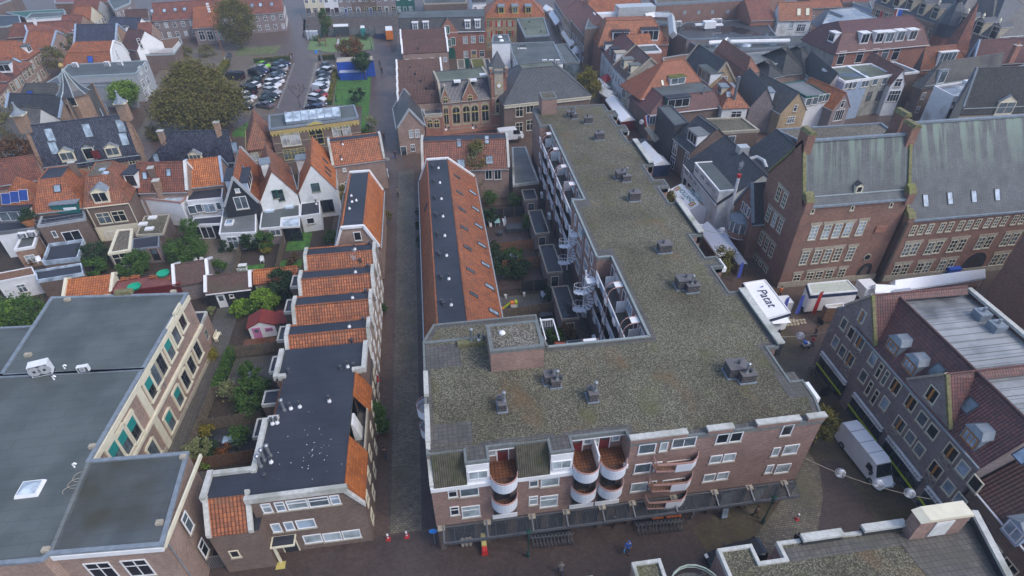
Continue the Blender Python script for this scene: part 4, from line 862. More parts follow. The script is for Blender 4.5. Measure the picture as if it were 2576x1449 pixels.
for x in(45.6,59.6):
 m=MB();m.box(x-.1,x+.9,59.9,60.9,12.4,13.9,'brick_school');m.hexa([(x-.15,59.85,13.9),(x+.95,59.85,13.9),(x+.95,60.95,13.9),(x-.15,60.95,13.9)],[(x-.15,60.3,14.6),(x+.95,60.3,14.6),(x+.95,60.95,14.9),(x-.15,60.95,14.9)],'mossstone');m.build('shoulder_stone',sch)
 m=MB();m.box(x-.1,x+1.0,63.7,65.6,18,21.2,'brick_school');m.hexa([(x-.15,63.6,21.2),(x+1.05,63.6,21.2),(x+1.05,65.7,21.2),(x-.15,65.7,21.2)],[(x+.1,63.6,21.6),(x+.8,63.6,21.6),(x+.8,65.7,21.6),(x+.1,65.7,21.6)],'mossstone');m.build('gable_pier',sch)
tf=SP['front'];tl=Plane((45.7,69.9,0),(-1,0,0));GW=['glass_sky','glass_mid','glass_dark']
def lint(b,pl,t,p0,p1,w_,h,cnt):
 a,c=pl.hit(t,*p0),pl.hit(t,*p1);m=MB();q=[a-pl.u*(w_/2+.2)+pl.up*(h/2+.02),c+pl.u*(w_/2+.2)+pl.up*(h/2+.02)]
 bb=[q[0]+pl.n*.06,q[1]+pl.n*.06,q[1]-pl.n*.02,q[0]-pl.n*.02];m.hexa(bb,[x+pl.up*.45 for x in bb],'stone');m.build('lintel',b)
for t,rowp,gm in(('b4',[(428,988),(548,978),(650,968),(750,958),(875,945)],'glass_sky'),('b4',[(342,1225),(458,1215),(555,1205),(652,1192),(775,1185)],['glass_mid','glass_dark']),('c4',[(260,232),(383,212),(470,202),(567,190),(684,178)],'glass_dark')):
 for p in rowp:win(sch,tf,tf.hit(t,*p),1.15,2.2,2,4,'cream',gm,'stone')
 lint(sch,tf,t,rowp[0],rowp[0],1.15,2.2,0);lint(sch,tf,t,rowp[1],rowp[3],1.15,2.2,0);lint(sch,tf,t,rowp[4],rowp[4],1.15,2.2,0)
wins(sch,tf,'b4',[(420,785),(795,755),(1162,725)],.45,.7,1,1,'cream','glass_dark','stone')
for t,rowp in((Z1,[(2180,830),(2270,935)]),(Z1,[(2020,1155),(2112,1245),(2205,1335)]),(Z2,[(498,325),(580,420),(662,515)]),(Z2,[(390,680),(462,775),(545,870)])):
 for p in rowp:win(sch,tl,tl.hit(t,*p),1.0,2.0,2,3,'cream',['glass_mid','glass_dark','glass_sky'],'stone')
 lint(sch,tl,t,rowp[0],rowp[-1],1.0,2.0,0)
dorm(sch,SP['s1'],'b4',845,620,1.0,1.2,'gable','cream','slate',1,1,'cream','glass_dark')
m=MB();m.tube([tf.hit('b4',935,1215)+V((0,.05,0)),tf.hit('b4',935,1215)-V((0,.1,0))],.55,'stone',16);m.tube([tf.hit('b4',935,1215)-V((0,.1,0)),tf.hit('b4',935,1215)-V((0,.13,0))],.4,'glass_dark',16);m.build('round_window',sch)
m=MB();c=tf.hit('b4',1055,965);m.box(c.x-.8,c.x+.8,c.y-.15,c.y+.05,c.z-.3,c.z+.7,'brick_red');m.build('brick_relief',sch)
def arch(b,pl,c,w_,h,mt='darkpaint',dm='darkred'):
 m=MB();n=10;pts=[(-w_/2,0)]+[(w_/2*-math.cos(math.pi*i/n),h-w_/2+w_/2*math.sin(math.pi*i/n))for i in range(n+1)]+[(w_/2,0)]
 m.poly([pl.at(0,0)*0+c+pl.u*x+pl.up*z+pl.n*.03 for x,z in pts],mt);k=.8;m.poly([c+pl.u*x*.5+pl.up*z*k+pl.n*.05 for x,z in pts],dm)
 for i in range(1,n+1):
  (xa,za),(xb,zb)=pts[i],pts[i+1];f=1.16;cz=h-w_/2;m.poly([c+pl.u*x+pl.up*z+pl.n*.06 for x,z in((xa,za),(xa*f,cz+(za-cz)*f),(xb*f,cz+(zb-cz)*f),(xb,zb))],'brick_red')
 return m.build('doorway',b)
arch(sch,tf,V((tf.hit('c4',880,200).x,60.3,0)),2.0,3.0,'darkpaint','brick_dark')
m=MB();m.box(45.6,60.3,60.2,60.32,0,.9,'stone');m.build('plinth',sch)
wg,WP_=house('school_building','long brick school wing with a huge grey slate roof and four roof windows',(60.9,59.6),(104,59.6),16,10.1,[(0,10.1),(1.3,11.4),(8.0,20),(16,10.1)],'brick_school','slate_green',over=0,cop='mossstone',caps=False,gable_cop=(1,0),cat='school')
m=MB();m.bar((61,67.6,20.1),(104,67.6,20.1),.5,.25,'zinc');m.build('ridge_lead',WP_['roof'],root_loc(wg));m=MB();m.box(60.9,104,59.3,59.6,9.9,10.15,'zinc');m.build('gutter',wg)
m=MB();m.box(60.3,61.3,66.8,68.6,18,21.4,'brick_school');m.hexa([(60.2,66.6,21.4),(61.4,66.6,21.4),(61.4,68.8,21.4),(60.2,68.8,21.4)],[(60.5,66.6,21.9),(61.1,66.6,21.9),(61.1,68.8,21.9),(60.5,68.8,21.9)],'mossstone');m.build('gable_pier',wg)
m=MB();m.box(60.4,61.3,59.2,60.2,9.6,10.6,'brick_school');m.hexa([(60.35,59.1,10.6),(61.35,59.1,10.6),(61.35,60.3,10.6),(60.35,60.3,10.6)],[(60.35,59.6,11.2),(61.35,59.6,11.2),(61.35,60.3,11.5),(60.35,60.3,11.5)],'mossstone');m.build('shoulder_stone',wg)
wf=WP_['front']
wins(wg,wf,'b4',[(1368,965),(1445,957),(1527,948),(1637,938),(1715,930),(1815,920),(1895,912),(1975,902),(2072,893),(2150,885),(2228,875),(2328,865),(2400,858)],.85,1.5,2,3,'cream',['glass_dark','glass_mid'],'stone')
for r_w in('b4',[(1305,1150),(1382,1140)],[(1522,1133),(1602,1123)],[(1738,1112),(1822,1100)],[(1997,1085),(2078,1075)],[(2238,1055),(2322,1045)]),('b4',[(1205,1345),(1285,1335)],[(1422,1325),(1495,1315)],[(1632,1303),(1717,1290)],[(2135,1245),(2210,1235)]):
 for pr in r_w[1:]:
  wins(wg,wf,r_w[0],pr,1.1,2.0,2,3,'cream',['glass_dark','glass_mid'],'stone');lint(wg,wf,r_w[0],pr[0],pr[1],1.1,2.0,0)
skyl(wg,WP_['s1'],'b4',[(1490,685),(1720,662),(1945,645),(2165,628)],.9,1.7)
arch(wg,wf,V((wf.hit('c4',1890,150).x,59.6,0)),3.4,3.6,'darkpaint','darkpaint2');pipe(wg,[(60.55,59.4,0),(60.55,59.4,10)],.3,'feltbrown')
m=MB();m.box(60.9,104,59.5,59.62,0,.9,'stone');m.build('plinth',wg)
rb,_=flat('building','plain brick gable building cut by the right edge beyond the white market tent',[(69,40),(69,51.5),(95,51.5),(95,40)],12.5,'brick_school','felt_dark','mossstone',.4,.5)
# ================= PURPLE BRICK CORNER BUILDING =================
XF=42.4
vb,VP=house('apartment_building','purple-grey brick corner building with plum tiled slope, two half gables and wet flat roof',(XF,41.75),(XF,24.2),11.2,9.5,[(0,9.5),(2.9,13.5),(3.05,12.75),(11.0,12.75),(11.2,13.3)],'brick_grey','tile_plum',over=.12,flatm='felt_sky_reflect',cop=None,gut='zincedge',caps=False,hips=(0,0))
vf=Plane((XF-.035,45.3,0),(-1,0,0))
m=MB();m.bar((53.4,41.7,13.4),(53.4,24.2,13.4),.5,.3,'coping');m.build('coping',vb);m=MB();prism(m,[(XF,41.7),(XF+11.1,41.7),(XF+11.1,45.3),(XF,45.3)],0,9.3,'brick_grey','felt_dark');m.poly([(XF+10.4,45.3,9.3),(XF+10.4,41.7,9.3),(XF+10.4,41.7,13.5)],'brick_grey');m.build('wall',vb)
m=MB();m.tube([(45.25,41.2,13.6),(45.25,24.5,13.6)],.13,'tile_plum',6);m.build('ridge_tiles',VP['roof'],root_loc(vb))
for i in range(20):
 m=MB();y=40.2-i*.85;m.box(46.0,53.0,y,y+.06,12.8,12.84,'felt_light');m.build('roof_batten',VP['roof'],root_loc(vb))
def halfgable(pk,foot,north):
 P0=vf.hit(*pk);P1=vf.hit(*foot);P2=vf.hit(*north);yp,ys,yn,zt,zb=P0 .y,P1 .y,P2 .y,P0 .z,min(P1 .z,9.6);X=XF-.03
 m=MB();m.hexa([(X,yp,0),(X,yn,0),(XF,yn,0),(XF,yp,0)][::-1]if False else[(X,yn,0),(X,yp,0),(XF+.05,yp,0),(XF+.05,yn,0)],[(X,yn,P2 .z),(X,yp,zt),(XF+.05,yp,zt),(XF+.05,yn,P2 .z)],'brick_grey');m.build('gable_wall',vb)
 m=MB();m.poly([(X,yp,zt),(X+10.5,yp,zt),(X+10.5,yp+(yn-yp),P2 .z),(X,yn,P2 .z)],'tile_plum');m.poly([(X,yp,zt),(X,ys,zb),(X+2.95,yp-.55,zt-.45),(X+10.5,yp-.6,zt-.6),(X+10.5,yp,zt)],'tile_plum');m.poly([(X,ys,zb),(X,yp,zt),(X,yp,zb)],'brick_grey');m.build('cross_roof',vb)
 m=MB();m.bar((X,yp+.05,zt+.1),(X,yn,P2 .z+.1),.3,.22,'stone');m.bar((X,yp,zt+.1),(X,ys,zb+.1),.35,.25,'mossstone');m.tube([(X,yp,zt+.08),(X+10.5,yp,zt+.08)],.12,'tile_plum',6);m.build('gable_coping',vb)
halfgable(('c4',985,378),('c4',1035,800),('c4',725,470));halfgable(('c4',1682,1122),('d4',1600,150),('c4',1312,1165))
BR=['glass_mid','glass_sky','glass_dark']
wins(vb,Plane((XF-.03,45.3,0),(-1,0,0)),'c4',[(890,570),(718,640),(785,728)],.95,1.5,1,1,'cream',BR);wins(vb,vf,'c4',[(638,812),(703,902),(990,975),(900,1135),(1102,1392)],1.0,1.5,1,1,'cream',BR)
wins(vb,vf,'c4',[(1052,1082),(1108,1150),(955,1245),(1010,1330)],.6,1.9,1,2,'cream',BR);wins(vb,vf,'c4',[(872,812),(775,975),(1205,1232),(1350,1385)],1.2,1.6,2,1,'cream',['glass_dark','glass_mid'])
wins(vb,Plane((XF-.03,45.3,0),(-1,0,0)),'c4',[(1550,1308)],1.2,1.6,2,1,'cream','glass_dark')
wins(vb,vf,'d4',[(1345,82),(1240,245),(1435,190),(1320,350),(1575,678),(1700,515),(1808,645),(1672,795)],1.15,1.4,1,1,'cream',BR);wins(vb,vf,'d4',[(1148,130),(1460,525),(1595,375)],1.3,1.6,2,1,'cream',['glass_dark'])
for t,ps in(('c4',[(890,570),(872,812),(775,975),(1205,1232),(1550,1308),(1350,1385)]),('d4',[(1148,130),(1460,525),(1595,375)])):
 for p in ps:
  c=vf.hit(t,*p);m=MB();m.box(XF-.22,XF-.14,c.y-.09,c.y+.09,c.z-.7,c.z+.7,'orangewood');m.build('shutter',vb)
for t,ps in(('c4',[(835,905),(740,1075)]),('d4',[(1085,200),(1555,450),(1420,600)])):
 for p in ps:
  c=vf.hit(t,*p);m=MB();y0,y1,z0,z1=c.y-.65,c.y+.65,c.z-.5,c.z+.45;X=XF-.18
  for a,e in(((y0,z0),(y1,z0)),((y0,z1),(y1,z1)),((y0,z0),(y0,z1)),((y1,z0),(y1,z1)),((y0,z0),(y1,z1)),((y0,z1),(y1,z0))):m.tube([(X,a[0],a[1]),(X,e[0],e[1])],.03,'stone',5)
  m.build('balustrade',vb)
m=MB()
for y0,y1 in((44.6,39.6),(38.2,33.2),(32.4,27.4),(26.6,24.6)):
 m=MB();m.box(XF-.14,XF+.02,y1,y0,.3,2.7,'anthracite');n=int((y0-y1)/1.2)
 sw=m.build('shop_window',vb)
 for i in range(n):yy=y1+(y0-y1)*(i+.5)/n;m=MB();m.box(XF-.18,XF-.14,yy-.5,yy+.5,.5,2.5,'glass_dark');m.build('pane',sw,root_loc(vb))
 m=MB();m.box(XF-.3,XF-.14,y1,y0,1.25,1.38,'lime');m.build('yellow_strip',sw,root_loc(vb))if 'lime' in MATS else None
 m=MB();nn=int((y0-y1)/.35)
 for i in range(nn):yy=y1+(y0-y1)*(i+.5)/nn;m.box(XF-.35,XF-.1,yy-.08,yy+.08,2.85,3.2,'whitewash')
 m.box(XF-.37,XF-.1,y1,y0,3.2,3.28,'whitewash');m.box(XF-.37,XF-.1,y1,y0,2.77,2.85,'whitewash');m.build('louvre',vb)
def zdormer(t,x,y):
 P=VP['s0'];c=P.hit(t,x,y);m=MB();X,Y_,Z_=c.x,c.y,c.z;wv=.85;h=1.75
 m.hexa([(X,Y_+wv,Z_-.1),(X,Y_-wv,Z_-.1),(X+1.9,Y_-wv,Z_-.1),(X+1.9,Y_+wv,Z_-.1)],[(X,Y_+wv,Z_+h-.4),(X,Y_-wv,Z_+h-.4),(X+1.9,Y_-wv,Z_+h-.4),(X+1.9,Y_+wv,Z_+h-.4)],'zinc');d=m.build('dormer',vb)
 m=MB();m.hexa([(X-.1,Y_+wv+.1,Z_+h-.4),(X-.1,Y_-wv-.1,Z_+h-.4),(X+2.4,Y_-wv-.1,Z_+h-.4),(X+2.4,Y_+wv+.1,Z_+h-.4)],[(X+.2,Y_+.45,Z_+h+.1),(X+.2,Y_-.45,Z_+h+.1),(X+2.5,Y_-.45,Z_+h+.1),(X+2.5,Y_+.45,Z_+h+.1)],'zinc');m.build('dormer_roof',d,root_loc(vb))
 win(vb,Plane((X,Y_,Z_),(-1,0,0)),V((X,Y_,Z_+.6)),1.4,1.2,3,1,'orangewood','glass_sky',None,'dormer_window')
for t,x,y in(('c4',1150,900),('c4',1305,1080),('d4',1730,290)):zdormer(t,x,y)
skyl(vb,VP['s0'],'c4',[(1590,1080),(1895,1410)],1.1,1.3,'glass_mid');skyl(vb,VP['s0'],'d4',[(2229,400)],1.1,1.3)
for x,y in((51.9,38.0),(52.0,36.2)):m=MB();m.box(x-.6,x+.6,y-.6,y+.6,12.75,13.6,'zinc');m.lathe((x,y,13.6),[(.15,0),(.15,.5),(.02,.52)],'steel');m.build('roof_vent',vb)
b,P=house('brick_house','dark brick house with arched windows and a deep red roof in the lower right corner',(42.6,23.9),(42.6,8),9,7.2,12,'brick_brown','tile_brown',over=.1,gut='white')
wins(b,P['front'],'d4',[(1818,1060),(1948,1228),(2085,1395)],1.3,1.9,2,2,'cream',['glass_dark','glass_mid']);dorm(b,P['s0'],'d4',2090,1110,1.6,1.6,'gable','bluewall','zinc',2,1,'white','glass_sky')
# ================= FOREGROUND ROOF (bottom right) =================
fr_poly=[(12.9,19.6),(12.9,10),(38,8),(36.9,19.4),(20.5,19.6),(20.5,18.2),(17.8,18.2),(17.8,19.6)]
fr_poly=[(10.9,19.6),(12.9,19.6),(12.9,17.0),(17.2,17.0),(17.2,19.7),(19.7,19.7),(19.7,18.4),(21.6,18.4),(21.6,19.6),(36.9,19.4),(35.6,14),(33,5),(10.9,5)]
fb,fpl=flat('apartment_block','flat gravel roof with white parapet blocks in the lower right foreground',fr_poly,11,'brick_block','gravel','coping',.2,.2)
m=MB();m.poly([(p[0],p[1],11.03)for p in inset([(36.7,19.2),(30,19.2),(31.5,8),(34,8)]if ccw([(36.7,19.2),(30,19.2),(31.5,8),(34,8)])else[(34,8),(31.5,8),(30,19.2),(36.7,19.2)],.2)],'pave_slab');m.build('paving_slab',fb)
m=MB();m.poly([(x,y,11.01)for x,y in R4(21.8,30.5,18.2,19.2)],'pave_slab');m.build('paving_slab',fb)
for x0,x1,y in((23.3,26.3,19.45),(28.0,31.2,19.5)):m=MB();m.box(x0,x1,y-.25,y+.2,10.9,11.5,'darkpaint');m.box(x0-.05,x1+.05,y-.3,y+.25,11.5,11.75,'coping');m.build('coping',fb)
m=MB();q=[(36.55,19.6),(35.2,14.6),(35.65,14.5),(37.0,19.5)];m.hexa([(x,y,10.9)for x,y in q],[(x,y,11.6)for x,y in q],'darkpaint');m.hexa([(x,y,11.6)for x,y in q],[(x,y,11.85)for x,y in q],'coping');m.build('coping',fb)
m=MB();m.box(31.1,35.0,18.5,19.4,11,13.3,'brick_block');m.hexa([(31.0,18.4,13.3),(35.1,18.4,13.3),(35.1,19.5,13.3),(31.0,19.5,13.3)],[(31.6,18.4,13.6),(34.9,18.4,13.6),(34.9,19.5,13.6),(31.6,19.5,13.6)],'cream');m.box(32.4,33.8,18.44,18.5,11.2,13.0,'whitewash');m.build('chimney',fb)
m=MB();m.tube([(14.8+1.9*math.cos(a),17.1+2.0*math.sin(a),10.8)for a in[math.pi*i/10 for i in range(11)]],.06,'copper',6);m.tube([(14.8+1.9*math.cos(a),17.1+2.0*math.sin(a),10.5)for a in[math.pi*i/10 for i in range(11)]],.04,'copper',6);m.poly([(14.8+1.9*math.cos(a),17.1+2.0*math.sin(a),9.7)for a in[math.pi*i/10 for i in range(11)]],'pave_slab');m.build('balcony',fb)
flat('apartment_block','small roof corner peeking in at the bottom edge beside the grey-haired pedestrian',[(5.2,19.3),(8.0,19.3),(8,12),(5.2,12)],10.6,'brick_block','gravel','coping',.15,.2)
# ================= TOWN =================
def AW(b,P,face,zs=(1.5,4.2),sp=2.3,w_=1.0,h=1.5,fm='white',gm=None,sill=None,m0=.9,cols=2,rows=2):
 L=P['Lf']if face in('front','back')else P['Df'];n=max(1,int((L-2*m0)/sp)+1)
 for z in zs:
  for i in range(n):
   x=L/2 if n==1 else m0+(L-2*m0)*i/(n-1);win(b,P[face],P[face].at(x,z),w_,h,cols,rows,fm,gm,sill)
_house=house
def house(name,label,A,B,D,*a,**k):
 b,P=_house(name,label,A,B,D,*a,**k);L=(V((A[0],A[1]))-V((B[0],B[1]))).length
 P['Lf'],P['Df']=(L,D)if k.get('ridge','u')=='u' else(D,L);return b,P
def HL(label,t,A,B,R,ze=5.6,zr=9.4,D=None,faces=(),zs=(1.5,4.2),fm='white',**k):
 b,P=gab(k.pop('name','house'),label,t,A,B,R,ze,zr,D,**k)
 for f in faces:AW(b,P,f,zs,fm=fm)
 return b,P
def HV(label,t,A,B,L,ze=5.6,zr=9.4,faces=(),zs=(1.5,4.2),fm='white',**k):
 b,P=gabv(k.pop('name','house'),label,t,A,B,L,ze,zr,**k)
 for f in faces:AW(b,P,f,zs,fm=fm)
 return b,P
def FL(label,t,pts,z,wall,roof,cop='zincedge',ph=.15,pw=.25,wf=(),zs=(1.5,),name='building',**k):
 b,pl=flatp(name,label,t,pts,z,wall,roof,cop,ph,pw,**k);pp=[W(t,*p,z)for p in pts];fi=min(range(len(pl)),key=lambda i:pl[i].n.y);f0=0 if pl[0].n.y<-.4 else fi;pl[0]=pl[f0]
 for i in wf:
  k=f0 if i==0 else i;L=(pp[k]-pp[(k+1)%len(pp)]).length;n=max(1,int(L/2.4))
  for zz in zs:
   for j in range(n):win(b,pl[i],pl[i].at(L*(j+.5)/n,zz),1.1,1.4)
 return b,pl
RD,OR,BRN,OLD,BLU,BLK,GRY,SLT='tile_red','tile_orange','tile_brown','tile_old','tile_blue','tile_black','tile_grey','slate'
# ---- upper left ----
FL('green corrugated shed roof at the upper left edge','a1',[(55,118),(600,88),(620,112),(240,165)],3,'wood','corr_green',name='shed')
FL('dark red corrugated shed at the very top left','a1',[(515,30),(520,-20),(790,-20),(790,25)],3.5,'wood','corr_red',name='shed')
FL('brown flat garage block at the far upper left corner','a1',[(-60,260),(-60,150),(180,145),(200,215),(60,250)],3.2,'brick_dark','felt_dark',name='garage')
b,P=HL('long low terrace under an old red roof at the far side of the park','D',(384,53),(712,30),(470,3),5.6,9.2,roof=RD,wall='brick_grey',name='terrace_house_row',faces=('front','right'),over=.1)
skyl(b,P['s0'],'a1',[(1432,105),(1550,100),(1652,92),(1740,88),(2375,50)],1.0,1.5);skyl(b,P['s0'],'a2',[(42,45),(147,38)],1.0,1.5)
b,P=HL('orange-roofed wing with three tall windows behind the park lamp mast','a1',(1820,262),(2065,245),(1930,60),4.8,8.6,roof=OR,wall='brick_grey',zs=())
wins(b,P['front'],'a1',[(1905,335),(1985,335),(2060,332)],1.6,2.6,2,2)
b,P=HL('white-walled house with a flat brown-tiled ridge left of the park','a1',(1085,172),(1400,162),(1240,102),6,8,roof=BRN,wall='whitewash')
b,P=HL('dark pantiled house with dormer and white right gable','a1',(1000,305),(1288,312),(1280,245),6,9,roof=BLU,wall='brick_pink',endwall='white',D=8)
dorm(b,P['s0'],'a1',1150,305,3.2,1.3,'flat');wins(b,P['right'],'a1',[(1305,300)],1,1.5)
HL('orange roof behind the white gable near the park terrace','a1',(1300,372),(1425,366),(1400,228),5.8,9,roof=RD,D=8)
b,P=HL('narrow red roof with tall white gable beside the white balcony terrace','a1',(1140,445),(1290,470),(1270,315),5.8,9.5,roof=BRN,endwall='white',D=8);wins(b,P['right'],'a1',[(1310,390),(1330,430)],.9,1.5,1,2)
b,P=HL('blue-black pantiled house with pale blue gable copings and brick side gable','a1',(700,448),(1090,442),(1080,300),6,10.5,roof=BLU,wall='brick_old',cop='bluewall',D=9)
wins(b,P['right'],'a1',[(1110,345),(1190,440),(1150,430),(1220,500)],1.2,2,2,2,'cream')
b,P=house('house','orange mansard roof with white bell gable behind the flat roof with air conditioners',W('a1',580,630,5.2),W('a1',1068,614,5.2),9,5.2,[(0,5.2),(1.6,8),(4.5,9.6),(7.4,8),(9,5.2)],'brick_pink',OR,hips=(3,0),endwall='white',cop='white')
skyl(b,P['s0'],'a1',[(852,560)],1.3,1.6,'blue');wins(b,P['right'],'a1',[(1100,510)],.9,1.9,1,2)
b,pl=FL('grey flat-roofed hall with three air conditioners and a pale modern glass end','a1',[(540,735),(640,612),(1395,572),(1285,695)],6.5,'greywall','felt_grey',name='hall')
wins(b,pl[2],'a1',[(1322,665),(1372,630),(1350,790),(1395,760),(1375,880),(1405,850)],1.8,1.8,3,2)
for i,(x,y)in enumerate(((722,640),(1022,630),(1142,625))):acbox(W('a1',x,y,6.5),1.1,.7,1.2,'white air conditioner on the grey hall roof, %s'%('nearest the slate spire','in the middle of the three','nearest the glass end')[i])
FL('blue-grey corrugated lean-to in front of the grey hall','a1',[(410,800),(548,720),(1222,700),(1235,815)],5.0,'greywall','corr_grey',name='annexe')
c=W('a1',690,872,13.0);tw=empty('tower',(c.x,c.y,0),'brick stair tower with a flared slate spire and gilded ball','tower');m=MB()
oc=lambda r,z,n=8:[V((c.x+r*math.cos(2*math.pi*(k+.5)/n),c.y+r*math.sin(2*math.pi*(k+.5)/n),z))for k in range(n)]
m.hexa(oc(2.2,0),oc(2.2,13),'brick_old');m.build('wall',tw);m=MB();rings=[oc(2.75,12.9),oc(1.9,13.7),oc(1.15,14.9),oc(.6,16.1),oc(.08,17.3)]
for a,e in zip(rings,rings[1:]):
 for k in range(8):m.poly([a[k],a[(k+1)%8],e[(k+1)%8],e[k]],SLT)
for k in range(8):m.tube([r[k]for r in rings],.09,'zincedge',5)
m.poly(rings[0][::-1],'cream');m.build('spire',tw);m=MB();m.lathe((c.x,c.y,17.2),[(.1,0),(.12,.3),(.38,.5),(.42,.75),(.3,1.0),(.05,1.15),(.03,1.9)],'ochre',10);m.build('finial',tw)
tp_=Plane((c.x,c.y-2.2*math.cos(math.pi/8)-.02,0),(0,-1,0));wins(tw,tp_,'a1',[(678,955)],1.4,1.8,1,1,'cream','glass_dark')
b,P=HL('dark slate roof left of the spire with one blue roof window','a1',(150,992),(590,978),(400,800),6,10,roof=GRY,wall='brick_old',hipx=((215,805),(640,790)));skyl(b,P['s0'],'a1',[(285,882)],1.2,1.2,'blue')
b,P=HL('dark brown ridge with blue coping below the slate roof at left','a1',(45,1100),(560,1120),(300,990),5,8.5,roof=BLK,wall='brick_old',cop='bluewall',D=7)
b,P=HL('grey tiled roof with a white side gable at the left edge','a1',(-60,1300),(360,1290),(200,1080),5,9,roof=GRY,wall='whitewash',D=8)
pk,ev=W('a1',868,790,12),W('a1',1125,985,5.5);hw=ev.x-pk.x
b,P=house('chapel','steep grey slate roof with two long roof windows beside the spire',(pk.x-hw,pk.y-11),(pk.x+hw,pk.y-11),11,5.5,12,'brick_old',GRY,ridge='v',cop='brick_old');skyl(b,P['s0'],'a1',[(960,1065),(1005,1020)],.7,2.2,'glass_sky')
b,P=HL('medieval hall with blue-black pantiles, stepped brick gables and zinc chimney caps','b1',(395,362),(1310,238),(800,-85),6.5,13,roof=BLU,wall='brick_old',endwall='brick_old',name='hall')
for t,ps in(('a1',[(472,1275),(505,1392),(825,1230),(1140,1190),(1170,1308)]),):skyl(b,P['s0'],t,ps,1.3,2.3)
for x,y in((655,310),(1080,265)):dorm(b,P['s0'],'b1',x,y,2.2,1.7,'gable','cream','zinc',2,1,'cream','glass_mid')
dorm(b,P['s0'],'b1',870,300,1.8,2.3,'gable','zincedge','slate',1,1,'cream','glass_dark');m=MB();cc=P['s0'].hit('b1',930,280);m.obox(cc+V((0,-.3,.7)),P['u'],(0,0,1),(0,-1,0),.55,.75,.05,'darkred');m.build('loft_hatch',b)
def steps(b,P,e,ze,zt,n=9,mt='brick_old'):
 L,D=P['Lf'],P['Df'];u,v=P['u'],P['v'];O=P['front'].p+(u*L if e else V((0,0,0)))
 for s in(0,1):
  for i in range(n):
   a=(i+.0)*D/2/n;a=a if s==0 else D-a;a2=a+(D/2/n if s==0 else-D/2/n);z=ze+(zt-ze)*(i+1)/n
   m=MB();lo,hi=min(a,a2),max(a,a2);q=[O+v*lo-u*.25,O+v*lo+u*.25,O+v*hi+u*.25,O+v*hi-u*.25];q=[x+V((0,0,z-1.6))for x in q];m.hexa(q if u.cross(v).z<0 else q,[x+V((0,0,2.0))for x in q],mt);m.build('gable_step',b)
 c=O+v*D/2;m=MB();m.box(c.x-.8,c.x+.8,c.y-.6,c.y+.6,zt-1,zt+1.9,mt);m.box(c.x-.95,c.x+.95,c.y-.75,c.y+.75,zt+1.9,zt+2.15,'cream');ch=m.build('chimney',b);m=MB();m.lathe((c.x,c.y,zt+2.15),[(1.1,0),(.6,.4),(.3,.9),(.1,1.6),(.22,1.75),(.02,2.0)],'zinc',8);m.build('chimney_cap',ch,root_loc(b))
steps(b,P,0,6.5,13);steps(b,P,1,6.5,13);wins(b,P['front'],'b1',[(1262,325)],1.5,1.5,3,3,'cream')
wins(b,P['front'],'b1',[(880,370)],1.5,1.3,3,2,'cream')
b,P=HL('hipped blue-black pantile roof with one bell dormer and two chimneys','b1',(1385,335),(2215,312),(1850,65),5.8,11,roof=BLU,wall='brick_old',hipx=((1570,100),(2150,28)))
skyl(b,P['s0'],'b1',[(1475,290),(2215,185)],1.1,2.0);dorm(b,P['s0'],'b1',1865,345,2.2,2.0,'gable','cream','zinc',3,1,'cream','glass_mid')
for x,y in((1540,130),(2065,50)):chimney(b,P['s0'].hit('b1',x,y)+V((0,.3,.2)),.9,.7,1.6,'brick_old',0)
for i,(B_,C_,ln,zr,rf,lab)in enumerate((((255,548),(372,468),14,9.8,OR,'orange hipped corner house with tall windows at the left edge'),((190,662),(288,592),8,8.2,OLD,'small orange roof with grey skylight above a cream pillared front'),((62,755),(180,672),9,9.6,RD,'red roof with white dormer at the left edge street'),((-60,930),(60,800),9,9.0,RD,'white bay-windowed house cut by the left edge'))):
 ze=6.5 if i!=1 else 6.0;B3,C3=W('a1',*B_,ze),W('a1',*C_,ze);v_=(C3-B3);D_=v_.length;v_.normalize();u_=V((v_.y,-v_.x,0));A3=B3-u_*ln
 b,P=house('house',lab,A3,B3,D_,ze,zr,'brick_pink',rf,hips=(0,2.5),over=.3);AW(b,P,'right',(1.5,4.6),1.8,1.3,2.0,'cream')
 if i==0:dorm(b,P['hr'],'a1',290,490,2.2,1.6,'flat')
 if i==1:skyl(b,P['hr'],'a1',[(160,568)],1.2,1.8)
 if i==2:dorm(b,P['s0'],'a1',60,680,2.6,1.8,'flat')
b,P=HL('long red pantiled roof with white chimney at the upper left','a1',(75,348),(720,305),(440,212),6,9,roof=RD,hipx=((125,225),(700,200)));chimney(b,W('a1',340,235,8.5),.6,.6,1.6,'white',0)
b,P=HL('darker red roof with blue gable strips in front of the long red roof','a1',(275,348),(690,295),(615,240),6.3,8.6,roof=RD,cop='bluewall',D=5)
b,P=HL('small bright orange roof with a brick side gable near the left street','a1',(220,442),(490,445),(470,355),5,8,roof=OR,cop='bluewall',D=8);AW(b,P,'right',(4.2,),2.5)
FL('flat grey roof with chimney behind red roofs, upper left','a1',[(240,178),(290,128),(620,112),(608,152)],7,'white','felt_grey')
for i,(A_,B_,R_,lab,wl)in enumerate((((560,300),(745,300),(690,160),'red roof with round-windowed brick gable, upper left','brick_old'),((700,210),(850,205),(800,115),'orange roof house with cream shop front facing the narrow street','brick_pink'),((670,140),(905,145),(880,55),'dull red roof with grey rear wall near the top','brick_grey'))):
 b,P=HL(lab,'a1',A_,B_,R_,6.2,9.6,roof=[RD,OR,RD][i],D=8,wall=wl,endwall=['brick_old','cream','greywall'][i]);AW(b,P,'right',(1.6,4.6),1.9,1.1,1.9)
b,P=FL('brick townhouse with white windows at the top edge near the park','a1',[(1075,95),(1020,10),(1040,-60),(1240,-60),(1230,30)],9,'brick_grey','felt_grey',wf=(4,),zs=(4.5,7.3))
